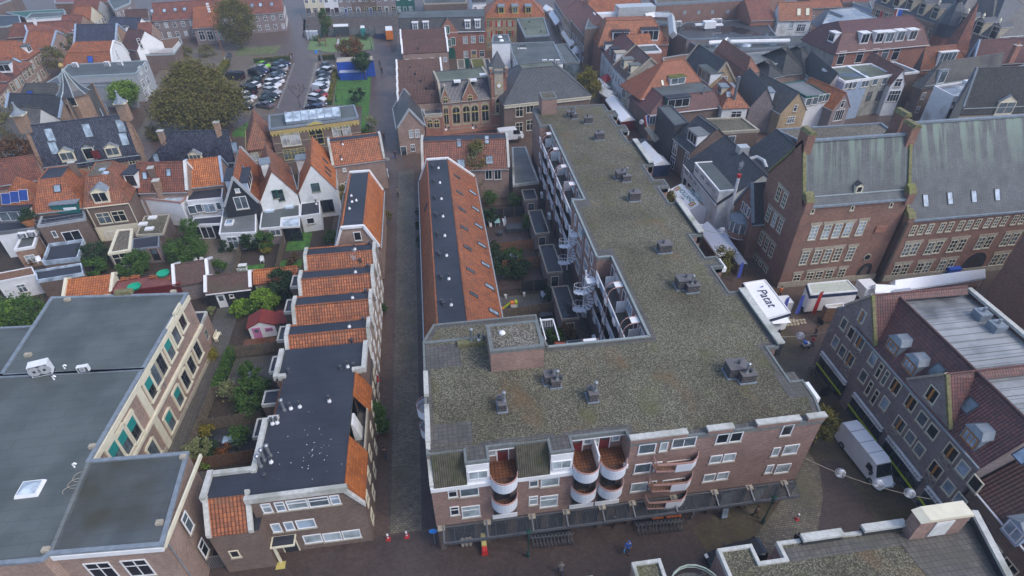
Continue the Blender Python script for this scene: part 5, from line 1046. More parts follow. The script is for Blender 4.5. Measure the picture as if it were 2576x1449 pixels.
b,P=FL('brown corner houses at the top left edge','a1',[(-60,60),(-60,-40),(180,-60),(100,0)],5,'brick_brown','tile_red')
b,P=HL('red roofs at the very top left behind the green shed','a1',(800,20),(1040,10),(900,-45),6,9,roof=RD,D=8)
# ---- top centre ----
A0,A1=W('a2',480,155,0),W('a2',1490,128,0);dr=(A1-A0);LL=dr.length;dr.normalize();s0=0
for i,(fr_,wl,rf,zt,lab)in enumerate(((.18,'cream',SLT,7.5,'cream corner shop with dark red windows at the top of the square'),(.13,'white',BLK,6.5,'low white shop front with red door beside the cream corner shop'),(.12,'brick_grey',OR,6.5,'grey brick house with red and blue door at the top'),(.11,'brick_brown',RD,6.8,'narrow brown brick house between the blue door and the bicycle'),(.12,'brick_brown',RD,6.8,'brown brick house with yellow trimmed windows at the top'),(.18,'brick_grey',BLK,6.5,'house with tall arched shop windows at the top edge'),(.16,'green',GRY,6.0,'dark green shop front with glass at the end of the top row'))):
 a,e=A0+dr*s0*LL,A0+dr*(s0+fr_)*LL;s0+=fr_
 b,P=house('house',lab,a,e,9,zt,zt+3.5,wl,rf,over=.15);AW(b,P,'front',(4.9,),2.0,1.1,1.5);AW(b,P,'front',(1.4,),2.2,1.5,2.3,['darkred','darkred','white','white','yellow','cream','green'][i])
 door(b,P['front'],P['front'].at(P['Lf']*.5,1.1),.95,2.1,['darkred','darkred','blue','darkpaint','blue','darkpaint','green'][i])
FL('roofless brick shell with stained white lower wall on the building site','a2',[(1585,40),(1570,-60),(1960,-60),(1990,25)],4.5,'brick_brown','felt_stain','stone')
b,P=HL('white house with black roof at the top beside the yellow brick building','a2',(2040,18),(2170,10),(2100,-40),7,9.5,roof=BLK,wall='white',D=7);AW(b,P,'front',(2,4.8),1.6)
b,P=house('apartment_building','brick apartment building under black mansard roof with white dormers and a central gable',W('a2',1350,303,7.2),W('a2',2160,285,7.2),11,7.2,[(0,7.2),(1.6,10.2),(9.4,10.2),(11,7.2)],'brick_red',BLK,flatm='felt_grey',gut='white')
for x,y in((1505,285),(1605,280),(1998,268),(2092,262)):dorm(b,P['s0'],'a2',x,y,1.5,1.9,'flat','white','white',2,2,'white','glass_mid')
c0,c1_,cp_=P['front'].hit('a2',1725,330),P['front'].hit('a2',1905,320),P['front'].hit('a2',1805,188);m=MB();q=[V((c0 .x,c0 .y-.35,0)),V((c1_.x,c1_.y-.35,0)),V((c1_.x,c1_.y-.35,7.2)),V(((c0 .x+c1_.x)/2,(c0 .y+c1_.y)/2-.35,10.6)),V((c0 .x,c0 .y-.35,7.2))];bk=V((0,2.2,0))
m.poly(q,'brick_red');m.poly([q[4],q[3],q[3]+bk,q[4]+bk],BLK);m.poly([q[3],q[2],q[2]+bk,q[3]+bk],BLK);m.poly([q[1],q[1]+bk,q[2]+bk,q[2]],'brick_red');m.poly([q[0]+bk,q[0],q[4],q[4]+bk],'brick_red');m.build('gable_wall',b);pf=Plane(q[0],(0,-1,0));pf=Plane(q[0]+V((0,-.02,0)),P['front'].n)
wins(b,pf,'a2',[(1803,280),(1822,405),(1860,390)],1.3,2.1,2,1,'white','green');wins(b,P['front'],'a2',[(1975,378),(2050,372),(2127,368),(1980,512),(2132,505)],1.3,1.8,2,2);door(b,P['front'],P['front'].hit('a2',2055,515),1.4,2.3,'ochre');arch(b,pf,V((pf.hit('a2',1850,520).x,pf.hit('a2',1850,520).y,0)),1.9,3.0,'green','green')
b,P=gab('apartment_building','yellow brick corner building with orange hipped roof and red shutters','D',(1220,43),(1371,40),(1290,-5),9,12.5,None,wall='brick_yellow',roof=OR,hips=(4,4),gut='ochre');AW(b,P,'front',(1.6,4.5,7.2),2.6,1.1,1.7,'yellow')
for i in range(4):
 for z in(4.5,7.2):
  for s in(-1,1):m=MB();o_=P['front'].at(.9+(P['Lf']-1.8)*i/max(1,int((P['Lf']-1.8)/2.6)),z,.04)+P['u']*s*.8;m.obox(o_,P['u'],(0,0,1),P['front'].n,.18,.8,.03,'red');m.build('shutter',b)
for x in(2315,):dorm(b,P['s0'],'a2',x,130,1.7,1.8,'flat','yellow','zinc',2,1,'yellow')
for x in(30,155):dorm(b,P['s0'],'a3',x,128,1.7,1.8,'flat','yellow','zinc',2,1,'yellow')
def unit_row(ys,xl,xr,label,z=8.6):
 for k in range(len(ys)-1):
  yr,yf=ys[k],ys[k+1];r0,r1=W('a2',xl[k],yr,z),W('a2',xr[k],yr-12,z);f0=W('a2',xl[k+1],yf,z-1.2 if k<len(ys)-2 else 6)
  p=r0 .y-f0 .y;last=k==len(ys)-2
  d=p*(1.0 if last else 1.12)
  b,P=house('terraced_house',label[k],(r0 .x,r0 .y-p),(r1 .x,r0 .y-p),d+.6,6.4,[(0,6.2),(p,z),(d+.6,z-1.5)],'brick_grey' if False else 'brick_pink',BRN,over=0,cop='white',gut=None,caps=False)
  flue(b,P['s0'].at(3+k,.9*1.4),kind='dark')
  if last:AW(b,P,'front',(4.4,),2.6,1,1.2)
unit_row([285,378,520],[1362,1372,1385],[1785,1800,1815],['upper brown-tiled unit with white stepped parapets behind the tower','lower brown-tiled unit with white parapets above a blank pink wall'])
unit_row([570,652,722,792,866,1000],[1325,1327,1329,1331,1333,1336],[1740,1750,1757,1765,1768,1770],['first brown unit from the north in the lower white-edged row','second brown unit from the north in the lower white-edged row','third brown unit of the lower white-edged row','fourth brown unit of the lower white-edged row','last brown unit, right behind the pointed brick gable house'])
b,P=HV('brick gable house with slate slopes at the corner of the street','a2',(1335,1210),(1588,1186),11,5.6,9.0,roof=SLT,wall='brick_pink',cop='greywall');wins(b,P['left'],'a2',[(1465,1262),(1522,1258),(1480,1395)],.9,1.6,2,2);wins(b,P['left'],'b2',[(1480,190)],.9,1.5,2,2);door(b,P['left'],P['left'].hit('b2',1395,225),1.0,2.2,'darkpaint')
FL('low grey flat roof between the slate gable and the ornate brick hall','a2',[(1590,1085),(1530,945),(1700,935),(1755,1075)],4.6,'greywall','felt_grey','greywall')
b,P=house('ornate_hall','ornate red brick hall with stone banding, arched windows and blue pantile mansard',W('a2',1750,965,7),W('a2',2225,918,7),11,7,[(0,7),(2.4,10.2),(9,10.2),(11,7)],'brick_orange',BLU,flatm='felt_green',cop='stone',gut='stone',cat='hall')
hf=P['front']
def archwin(b,pl,c,w_,h,fm='ochre',sur='render_beige'):
 m=MB();n=8;r=w_/2;pts=[(-r,-h/2)]+[(-r*math.cos(math.pi*i/n),h/2-r+r*math.sin(math.pi*i/n))for i in range(n+1)]+[(r,-h/2)]
 f=lambda k,o:[c+pl.u*x*k+pl.up*(z*k)+pl.n*o for x,z in pts]
 m.poly(f(1.3,.02),sur);m.poly(f(1.04,.05),fm);m.poly(f(.93,.07),'glass_dark');m.obox(c+pl.up*h*.12+pl.n*.09,pl.u,pl.up,pl.n,r,.1,.03,'yellow');m.obox(c+pl.n*.085,pl.u,pl.up,pl.n,.03,h*.45,.02,'cream');return m.build('arched_window',b)
for x,y,w_ in((1795,1095,.9),(1890,1085,1.5),(1985,1075,1.4),(2065,1070,1.4),(2162,1060,1.4)):archwin(b,hf,hf.hit('a2',x,y),w_,3.6)
for z in(1.0,3.4,6.2,6.9):band(hf,0,P['Lf'],z,z+.16,.04,'stone','stone_band',b)
def gablet(b,pl,t,x,y,w_,h):
 c=pl.hit(t,x,y);m=MB();q=[c-pl.u*w_/2-pl.up*1.2,c+pl.u*w_/2-pl.up*1.2,c+pl.u*w_/2,c+pl.up*h,c-pl.u*w_/2];q=[p+pl.n*.1 for p in q];bk=pl.n*-1.6;m.poly(q,'brick_red');m.poly([q[3],q[2],q[2]+bk,q[3]+bk],BLU);m.poly([q[4],q[3],q[3]+bk,q[4]+bk],BLU);m.bar(q[4],q[3],.2,.22,'stone');m.bar(q[3],q[2],.2,.22,'stone');m.lathe(q[3],[(.22,0),(.22,.3),(.3,.4),(.1,.7)],'stone');m.build('gablet',b);archwin(b,Plane(c+pl.n*.1,pl.n),c+pl.n*.1-pl.up*.2,.9,1.3)
gablet(b,hf,'a2',1785,935,1.8,2.4);gablet(b,hf,'a2',2018,915,3.2,3.2)
tc0,tc1=hf.hit('a2',2225,1100),hf.hit('a2',2362,1100);m=MB();xa,xb,ya=tc0 .x,tc1 .x,tc0 .y-.5;m.box(xa,xb,ya,ya+3.4,0,12.2,'brick_red');tw=m.build('turret',b)
m=MB();k=[(xa-.3,ya-.3),(xb+.3,ya-.3),(xb+.3,ya+3.7),(xa-.3,ya+3.7)];ap=V(((xa+xb)/2,ya+1.7,16))
for i in range(4):m.poly([(*k[i],12.2),(*k[(i+1)%4],12.2),ap],SLT)
m.poly([(*q_,12.2)for q_ in k[::-1]],'stone');m.build('turret_roof',tw,root_loc(b));m=MB();cx=(xa+xb)/2;m.box(cx-.9,cx+.9,ya-.12,ya,7.6,12.9,'stone');m.tube([(cx,ya-.12,9.6),(cx,ya-.2,9.6)],.62,'ochre',16);m.tube([(cx,ya-.2,9.6),(cx,ya-.24,9.6)],.4,'white',16)
for s in(-1,1):m.box(cx+s*(xb-xa)/2-.25,cx+s*(xb-xa)/2+.25,ya-.2,ya+.3,11.2,12.9,'brick_red');m.box(cx+s*(xb-xa)/2-.35,cx+s*(xb-xa)/2+.35,ya-.3,ya+.4,12.9,13.2,'stone')
m.build('clock_gable',tw,root_loc(b));archwin(b,Plane((xa,ya,0),(0,-1,0)),V((cx,ya,5.4)),1.4,3.2)
for z in(1.0,3.4,6.9):band(Plane((xa,ya,0),(0,-1,0)),0,xb-xa,z,z+.2,.05,'stone','stone_band',b)
for x,y in((1898,768),(2050,757),(2140,708)):c=W('a2',x,y,10.3);m=MB();m.box(c.x-.7,c.x+.7,c.y-.6,c.y+.6,10.2,10.5,'white');m.build('rooflight',b)
b,pl=FL('low brick wing with two small arched windows beside the ornate hall','a2',[(1590,1110),(1595,1090),(1760,1075),(1755,1095)],4.6,'brick_red','felt_grey','stone')
for x in(1640,1705):archwin(b,pl[0],V(pl[0].hit('a2',x,1165)),1.0,1.6)
b,pl=FL('tall white stair block with two domed rooflights beside the market','a2',[(2225,402),(2235,335),(2380,328),(2398,398)],11.5,'white','felt_grey','zinc');
for x,y in((2300,352),(2315,385)):m=MB();m.lathe(W('a2',x,y,11.6),[(.6,0),(.5,.2),(.2,.35),(.02,.38)],'white',12);m.build('dome',b)
for lab,pts,rf in(('garden shed with a green sedum roof behind the white stair block',[(2060,688),(2020,560),(2145,550),(2175,680)],'sedum'),('small gravel-roofed shed beside the green garden gate',[(1905,655),(1895,565),(1965,560),(1975,650)],'gravel_pale'),('grey shed by the garden wall next to the sedum roof',[(2180,690),(2150,560),(2200,555),(2230,690)],'felt_dark')):FL(lab,'a2',pts,3,'brick_brown',rf,'stone',name='shed')
m=MB();c=W('a2',1995,640,0);m.box(c.x-.6,c.x+.6,c.y-.05,c.y+.05,0,2.4,'green');single(m,'garden_gate',(c.x,c.y,0),'dark green garden gate between the two small sheds','gate')
rc=rectp('a2',(125,1222),(968,1112),(945,990),9.2);b,pl=flat('building','brown brick building with yellow cornice and a long glazed rooflight',rc,9.2,'brick_brown','felt_grey','zinc',.15,.3)
bf=pl[0];L_=(V(rc[0])-V(rc[1])).length;band(bf,0,L_,8.2,8.8,.12,'ochre','cornice',b)
for i in range(26):band(bf,L_*(i+.3)/26,L_*(i+.7)/26,7.9,8.2,.2,'yellow','bracket',b)
wins(b,bf,'a2',[(285,1305),(365,1297),(768,1243),(845,1235)],1.9,3.0,2,2,'cream',['curtain']);wins(b,bf,'a2',[(572,1290)],2.4,3.0,2,2,'yellow','glass_dark');wins(b,bf,'b2',[(300,250),(365,245),(428,235)],1.5,2.0,2,2,'yellow',['curtain','glass_mid'])
for z in(2.5,4.6,6.4):band(bf,0,L_,z,z+.12,.03,'stone','stone_band',b)
q=[bf.hit('a2',465,1186),bf.hit('a2',645,1163),bf.hit('a2',550,1140)];m=MB();q=[p+bf.n*.15 for p in q];m.poly(q,'yellow');m.poly([p-bf.n*1.0 for p in q[::-1]],'yellow');m.poly([q[0],q[2],q[2]-bf.n,q[0]-bf.n],'zinc');m.poly([q[2],q[1],q[1]-bf.n,q[2]-bf.n],'zinc');m.build('pediment',b)
rl=rectp('a2',(285,1172),(802,1112),(800,1018),9.4);m=MB();A_,B_,C_,D_=[V((p[0],p[1],9.3))for p in rl];up=V((0,0,.5));mid0,mid1=(A_+D_)/2+V((0,0,1.3)),(B_+C_)/2+V((0,0,1.3));m.hexa([A_,B_,C_,D_],[A_+up,B_+up,C_+up,D_+up],'zinc');m.poly([A_+up,B_+up,mid1,mid0],'glass_panel');m.poly([C_+up,D_+up,mid0,mid1],'glass_panel');m.poly([D_+up,A_+up,mid0],'glass_panel');m.poly([B_+up,C_+up,mid1],'glass_panel')
for i in range(8):k=i/7;p0,p1,p2=(A_+up).lerp(B_+up,k),mid0 .lerp(mid1,k),(D_+up).lerp(C_+up,k);z_=V((0,0,.06));m.tube([p0+z_,p1+z_,p2+z_],.07,'zincedge',4)
m.build('rooflight',b);
for x in(440,455,470,640,655):flue(b,W('a2',x,1145 if x<600 else 1130,9.2),kind='dark')
b,P=HV('orange hipped gable house with yellowish trim left of the yellow-cornice building','D',(622,373),(684,364),9,6,9.6,roof=OLD,wall='brick_old',hips=(3,0),gut='ochre');AW(b,P,'left',(1.5,4.2),2.2,1.2,1.6,'cream')
# ---- houses left of centre ----
b,P=HL('old red roof at the left edge below the autumn tree','b1',(-60,540),(400,470),(180,275),5.6,9.2,roof=RD)
b,P=HL('orange house with three blue solar panels and a white dormer','b1',(-40,830),(480,800),(230,465),5.0,9.6,roof=OR,hipx=((150,470),(160,470)))
sp=P['s0'];m=MB()
for i in range(3):
 c=sp.hit('b1',62+i*82,668-i*17);m=MB();m.obox(c+sp.n*.12,sp.u,sp.up,sp.n,.66,.85,.03,'white');m.obox(c+sp.n*.15,sp.u,sp.up,sp.n,.61,.81,.02,'solar');m.build('solar_panel',b)
dorm(b,sp,'b1',165,880,4.6,1.9,'flat','white','felt_dark',3,1,'white','glass_mid',back=3)
b,P=house('house','truncated orange roof with dark flat top and a green door dormer',W('b1',330,800,6),W('b1',790,745,6),9.5,6,[(0,6),(3.3,9.6),(7.4,9.6),(9.5,6)],'brick_brown',OR,hips=(1.0,2.4),flatm='felt_dark',over=.1)
skyl(b,P['s0'],'b1',[(540,570)],1.0,1.2);m=MB();c=P['s0'].hit('b1',620,800);m.box(c.x-1.9,c.x+1.9,c.y+.3,c.y+1.6,c.z-.3,c.z+1.3,'green2');m.box(c.x-2.0,c.x+2.0,c.y+.1,c.y+1.6,c.z+1.3,c.z+1.42,'zinc');m.box(c.x-.2,c.x+1.6,c.y+.24,c.y+.3,c.z+.3,c.z+.7,'white');m.build('dormer',b);chimney(b,W('b1',700,380,9.6),.8,.6,1.0,'brick_brown',0)
b,pl=FL('black roof terrace with grey steel railing behind the terracotta pot','b1',[(355,930),(400,820),(800,765),(805,860)],5.2,'brick_brown','felt_dark','greywall',name='annexe')
m=MB();q=[W('b1',350,930,5.3),W('b1',545,905,5.3),W('b1',805,860,5.3),W('b1',805,775,5.3)]
for zz in(.5,1.0):m.tube([p+V((0,0,zz))for p in q],.035,'steel',5)
for a,e in zip(q,q[1:]):
 for k in(0,.5,1):p=a.lerp(e,k);m.tube([p,p+V((0,0,1))],.03,'steel',4)
m.build('railing',b)
win(b,pl[0],pl[0].hit('b1',515,1000),.6,1.1,1,1);win(b,pl[0],pl[0].hit('b1',690,1030),2.4,2.2,2,1,'white','glass_dark')
b,pl=FL('black felt terrace with white plastic chair and grey glass parapet','b1',[(415,1282),(475,1118),(800,1072),(740,1245)],3.0,'brick_brown','felt_dark','glass_panel',.5,.08,name='annexe');win(b,pl[0],V((pl[0].at(1.2,1.5))),1,1.6);win(b,pl[0],V((pl[0].at(3.4,1.4))),1.2,2.0)
b,pl=FL('brown brick kitchen annexe carrying two air conditioners at the left edge','b1',[(135,1155),(215,1000),(370,978),(320,1122)],3.2,'brick_old','felt_grey','white',name='annexe');win(b,pl[0],pl[0].at(1.3,1.4),1.3,1.3)
acbox(W('b1',232,1035,3.4),1.2,.6,.9,'left white air conditioner on the small brown annexe');acbox(W('b1',318,1020,3.4),1.2,.6,.9,'right white air conditioner on the small brown annexe')
b,P=house('house','house with gravel flat top, orange slopes and a cream dormer',W('b1',790,745,6.3),W('b1',1208,697,6.3),9.5,6.3,[(0,6.3),(2.7,9.8),(7.6,9.8),(9.5,6.3)],'brick_brown',OLD,hips=(1.0,2.6),flatm='gravel_pale',over=.1,gut='cream')
dorm(b,P['s0'],'b1',970,705,2.2,1.9,'gable','cream','zinc',2,1,'cream','glass_dark');wins(b,P['front'],'b1',[(983,850),(1125,832)],1.9,1.9,2,2,'cream');wins(b,P['front'],'b1',[(1060,1030)],1.5,2.2)
m=MB();m.poly([P['front'].at(0,0,.03),P['front'].at(P['Lf'],0,.03),P['front'].at(P['Lf'],2.6,.03),P['front'].at(0,2.6,.03)],'cream');m.build('ground_floor_render',b)
for x,y in((965,395),(995,428)):c=W('b1',x,y,9.85);m=MB();m.box(c.x-.4,c.x+.4,c.y-.4,c.y+.4,9.8,10.0,'glass_panel');m.build('rooflight',b)
pipe(b,[P['front'].at(.3,6,.1),P['front'].at(.3,.2,.1)],.06,'cream');pipe(b,[P['front'].at(6.2,6,.1),P['front'].at(6.2,2.5,.1)],.06,'cream')
b,P=HL('red pantiled house with brick chimneys and a dark-roofed side dormer','b1',(1310,602),(1765,590),(1500,325),5.8,9.6,roof=RD,cop='whitewash',gable_cop=(0,1));skyl(b,P['s0'],'b1',[(1365,450),(1590,420)],.8,1.2);dorm(b,P['s0'],'b1',1265,560,1.8,2.3,'flat','white','felt_dark',1,1,back=3.2);chimney(b,P['s0'].hit('b1',1445,440),.8,.8,1.2,'brick_brown',0);chimney(b,P['s0'].hit('b1',1505,580),.9,.9,1.6,'brick_old',0)
b,pl=FL('white rear extension with glass lean-to below the red pantiled house','b1',[(1235,650),(1215,600),(1760,570),(1770,640),(1700,700)],4.6,'white','glass_panel','salmon',.1,.1,name='annexe');wins(b,pl[0],'b1',[(1330,715),(1430,700),(1640,680)],2.2,1.5,3,1,'white','glass_mid')
b,pl=FL('gravel-roofed annexe with two rooflights behind the trees','b1',[(1285,1012),(1365,835),(1600,818),(1540,1000)],3.0,'brick_dark','gravel','stone',.1,.15,name='annexe')
for x,y in((1350,905),(1410,950),(1440,845)):c=W('b1',x,y,3.1);m=MB();m.box(c.x-.6,c.x+.6,c.y-.4,c.y+.4,3.0,3.25,'white');m.build('rooflight',b)
b,pl=FL('black-roofed brick shed with a black door and pink frame','b1',[(1250,1145),(1255,1048),(1500,1015),(1495,1120)],2.7,'brick_grey','felt_dark','zinc',.08,.1,name='shed');door(b,pl[0],pl[0].hit('b1',1465,1190),1.1,2.1,'darkpaint',fr='salmon')
b,pl=FL('garden room with pebble roof, white fascia and open French door','b1',[(1022,1190),(1105,965),(1255,952),(1232,1155)],2.9,'brick_grey','gravel_pale','cream',.12,.35,name='garden_room');wins(b,pl[0],'b1',[(1145,1240)],2.0,2.2,2,2,'cream','glass_dark')
b,P=HL('bright orange roof between two chimneys right of the red pantiled house','b1',(1790,555),(2105,520),(1950,358),5.6,8.8,roof='tile_bright',cop='bluewall',D=6)
b,pl=FL('white house back with black roof and blue curtains','b1',[(1760,692),(1785,580),(2105,545),(2095,660)],4.7,'white','felt_dark','white',.12,.15);wins(b,pl[0],'b1',[(1815,770),(1885,755)],1.3,1.5,1,1,'white','glass_mid');wins(b,pl[0],'b1',[(1970,755)],2.0,1.6,2,1,'white','glass_sky');wins(b,pl[0],'b1',[(2065,735)],.8,1.4,1,1,'white','glass_mid')
b,pl=FL('white-framed conservatory with dark roof below the blue curtains','b1',[(1790,915),(1830,855),(2100,830),(2100,905)],2.7,'glass_dark','felt_dark','white',.12,.1,name='conservatory');wins(b,pl[0],'b1',[(1845,985),(1960,985)],2.0,2.2,2,1,'white','glass_dark',None)
for i,(A_,B_,pf,pb,wl,rf,lab)in enumerate(((('b1',2118,745),('b2',25,705),('b1',2215,520),('b1',2272,225),'darkpaint','tile_orange','black-boarded gable house with white double doors and dark box dormers'),(('b2',38,690),('b2',390,622),('b2',155,455),('b2',165,185),'whitewash',OLD,'white gable house with weathered orange roof, left of the pair'),(('b2',400,612),('b2',752,570),('b2',520,415),('b2',500,145),'whitewash','tile_bright','white gable house with bright orange roof, right of the pair'))):
 ze=5.0;a,e=W(*A_,ze),W(*B_,ze);mid_=(a+e)/2;zr=9.6;f0,f1=W(*pf,zr),W(*pb,zr);L_=(f1-f0).length
 b,P=house('house',lab,a,e,L_,ze,zr,wl,rf,ridge='v',over=.12,cop='greywall' if i==0 else None)
 if i==0:wins(b,P['left'],'b1',[(2275,705)],1.9,2.2,2,1,'white','glass_mid');wins(b,P['left'],'b1',[(2240,590)],.7,.7,1,1);dorm(b,P['s0'],'b1',2370,540,5,1.8,'flat','bluewall','felt_dark',3,1);dorm(b,P['s1'],'b1',2170,540,4,1.8,'flat','bluewall','felt_dark',2,1);skyl(b,P['s0'],'b1',[(2310,385),(2305,440)],.6,1.3)
 if i==1:wins(b,P['left'],'b2',[(180,625)],.9,1.5,1,2,'green','glass_dark');wins(b,P['left'],'b2',[(232,635)],1.0,2.0,1,2,'green','glass_dark');skyl(b,P['s0'],'b2',[(318,415)],.6,1.2,'glass_mid');dorm(b,P['s1'],'b2',75,440,2.0,2.2,'flat','whitewash','zinc',1,1)
 if i==2:wins(b,P['left'],'b2',[(562,560)],1.3,1.5,2,2,'green','glass_mid');wins(b,P['left'],'b2',[(675,735)],2.0,2.3,2,1,'darkpaint','glass_dark');skyl(b,P['s0'],'b2',[(655,310),(680,430),(680,390)],.5,1.3,'glass_mid');dorm(b,P['s1'],'b2',410,400,2.0,2.3,'flat','whitewash','zinc',1,1)
b,pl=FL('slate-paved flat roof and white rear wall below the black gable house','b1',[(2068,1000),(2110,745),(2415,735),(2415,985)],3.0,'white','felt_light','white',.1,.15,name='annexe');wins(b,pl[0],'b1',[(2200,1080),(2310,1070)],1.6,2.1,2,2,'white','glass_mid');c=W('b1',2165,895,3.1);m=MB();m.box(c.x-.6,c.x+.6,c.y-.7,c.y+.7,3.0,3.3,'white');m.box(c.x-.45,c.x+.45,c.y-.55,c.y+.55,3.3,3.33,'glass_sky');m.build('rooflight',b)
b,pl=FL('grey felt annexe with two white rooflights below the white gables','b2',[(35,952),(62,748),(412,718),(412,832),(240,852),(235,935)],3.0,'brick_grey','felt_grey','white',.1,.12,name='annexe');wins(b,pl[0],'b2',[(185,985)],1.6,1.1,2,1,'white','glass_mid')
for x,y in((130,778),(318,742)):c=W('b2',x,y,3.1);m=MB();m.box(c.x-.7,c.x+.7,c.y-.5,c.y+.5,3.0,3.25,'glass_panel');m.build('rooflight',b)
b,pl=FL('glass-roofed lean-to beside the grey felt annexe','b2',[(245,935),(245,858),(410,838),(412,925)],2.7,'glass_dark','glass_panel','white',.06,.06,name='lean_to')
b,pl=FL('white cube annexe with black roof and one square window','b2',[(418,835),(425,715),(598,692),(606,808)],3.0,'whitewash','felt_dark','white',.1,.12,name='annexe');wins(b,pl[0],'b2',[(515,875)],1.2,1.1,1,1,'white','glass_dark');flue(b,W('b2',570,720,3))
# ================= TOWN, RIGHT HALF =================
b,pl=FL('dark block under a mossy grey flat roof beside the yellow corner building','a3',[(122,348),(45,182),(300,166),(352,332)],9.5,'anthracite','felt_green','zinc')
for x,y in((172,160),(162,215),(272,305),(130,280)):flue(b,W('a3',x,y,9.5),kind='dark')
b,pl=FL('large grey felt roof with air conditioners and a white chimney by the market','a3',[(62,655),(0,505),(-20,410),(392,396),(482,592)],8.5,'white','felt_grey','zinc',wf=(1,),zs=(3,6))
for i,x in enumerate((308,370,430)):acbox(W('a3',x,605,8.5),1.0,.5,1.0,'air conditioner on the market-side grey roof, %s of three in a row'%('left','middle','right')[i],group='rooftop air conditioners in a row')
for x in(60,80,95,112,128):flue(b,W('a3',x,460,8.5))
b,pl=FL('steel-framed glass roof room above the market street','a3',[(500,600),(410,430),(510,420),(640,590)],7.5,'glass_mid','felt_grey','steel',.3,.12)
b,P=house('hall','hall with big blue-grey hipped roof, cream cornice and a flat ridge platform',W('a3',-75,975,7.3),W('a3',740,888,7.3),14.5,7.3,[(0,7.3),(6.3,11.6),(9.0,11.6),(14.5,7.3)],'brick_brown','tile_grey2',hips=(5.5,5.5),flatm='felt_green',gut='cream',over=.4)
band(P['front'],0,P['Lf'],6.3,7.1,.3,'cream','cornice',b);wins(b,P['front'],'a3',[(70,1050),(170,1010),(68,1205),(170,1180)],1.6,2.3,2,2,'cream','glass_dark')
AW(b,P,'right',(2,5),2.4,1.2,1.8)
q=[(1180,690)];
def EH(label,t,N_,S_,D,ze,zr,**k):
 a,e=W(t,*N_,ze),W(t,*S_,ze);fc=k.pop('fc','white');zs=k.pop('zs',(1.5,4.4));b,P=house(k.pop('name','house'),label,a,e,D,ze,zr,**k);AW(b,P,'front',zs,1.9,1.0,1.6,fc);return b,P
b,P=EH('red roofed street house at the top beyond the white market tents','a3',(400,-10),(480,110),9,7,10.5,wall='brick_grey',roof=RD,hips=(0,0))
b,P=EH('grey fronted street house with stepped windows near the top of the market street','a3',(480,110),(560,215),9,7.5,10.5,wall='render_beige',roof=RD)
b,P=EH('pink brick street house with red sloping roof beside the metal duct roof','a3',(560,180),(690,330),9,8,11.5,wall='brick_pink',roof=RD)
b,pl=FL('dark roof carrying big metal air ducts above the orange mansard','a3',[(690,270),(730,150),(1480,110),(1500,235),(960,240)],10,'brick_brown','felt_grey','zinc')
m=MB();c=W('a3',1150,170,10);m.box(c.x-5,c.x+5,c.y-2,c.y+2,10.2,13.2,'metal_pale');m.build('duct_box',b);m=MB();c=W('a3',880,175,10);m.box(c.x-3.2,c.x+3.2,c.y-.9,c.y+1.2,10.2,11.4,'white');m.build('chiller',b)
m=MB();m.tube([W('a3',1250,165,12),W('a3',1340,150,12),W('a3',1500,160,12),W('a3',1520,330,10)],1.0,'metal_pale',4);m.build('duct',b)
b,P=HL('long orange roof behind the metal ducts at the top','a3',(700,130),(1275,100),(1000,50),9,12,roof=OR,D=10,hips=(2,2));FL('grey flat roof at the top edge behind the long orange roof','a3',[(740,45),(700,-20),(1170,-40),(1170,25)],9,'brick_brown','felt_grey')
b,P=house('house','orange mansard roof with two wide white box dormers',W('a3',815,432,7.5),W('a3',1475,412,7.5),11,7.5,[(0,7.5),(4,12.3),(7,12.3),(11,7.5)],'brick_red',OR,hips=(2.5,3.2),flatm='tile_orange');dorm(b,P['s0'],'a3',1025,375,4.2,1.9,'flat','white','felt_dark',2,1);dorm(b,P['s0'],'a3',1300,385,4.2,2.6,'flat','white','felt_dark',3,1)
b,P=EH('brown roofed street house with black and white dormers, north one','a3',(845,470),(950,610),10,6.5,10.5,wall='whitewash',roof='tile_plum');dorm(b,P['s0'],'a3',872,470,1.6,1.6,'flat','white','felt_dark',1,1);dorm(b,P['s0'],'a3',922,520,1.6,1.6,'flat','anthracite','felt_dark',1,1);dorm(b,P['s0'],'a3',968,575,2.0,2.0,'flat','white','stone',1,2)
b,P=EH('brown roofed street house with two cream dormers and plastered side gable','a3',(955,620),(1085,755),10,6.5,10.8,wall='white',roof='tile_brown',endwall='render_stain',cop='render_beige');dorm(b,P['s0'],'a3',1040,640,2.2,2.0,'flat','cream','felt_light',1,2,'cream');dorm(b,P['s0'],'a3',1105,690,1.8,1.9,'flat','cream','felt_light',1,2,'cream')
b,pl=FL('brick house with grey flat roof and white edge behind the old street roofs','a3',[(1240,500),(1100,440),(1350,425),(1410,490)],8.5,'brick_red','felt_grey','white',.25,.3)
b,P=HL('short orange ridge behind the grey flat roof with white edge','a3',(1060,440),(1320,425),(1200,390),8,10,roof=OR,D=5)
b,P=gab('corner_house','big orange hipped corner roof with one white dormer and beige bay front','a3',(1225,915),(1835,832),(1530,570),6.6,11.8,None,wall='render_beige',roof='tile_old2',hipx=((1420,578),(1645,568)),gut='white',over=.4)
AW(b,P,'left',(1.6,4.6),2.4,1.5,1.9);AW(b,P,'front',(4.6,),2.6,1.4,1.9);dorm(b,P['s0'],'a3',1560,800,3.6,1.6,'flat','white','sedum',2,1);skyl(b,P['s0'],'a3',[(1420,780)],.7,1.3,'cream')
b,P=EH('low orange roof with a skylight squeezed left of the big hipped corner roof','a3',(1085,745),(1140,800),8,6.3,8.6,wall='salmonwall',roof=OR)
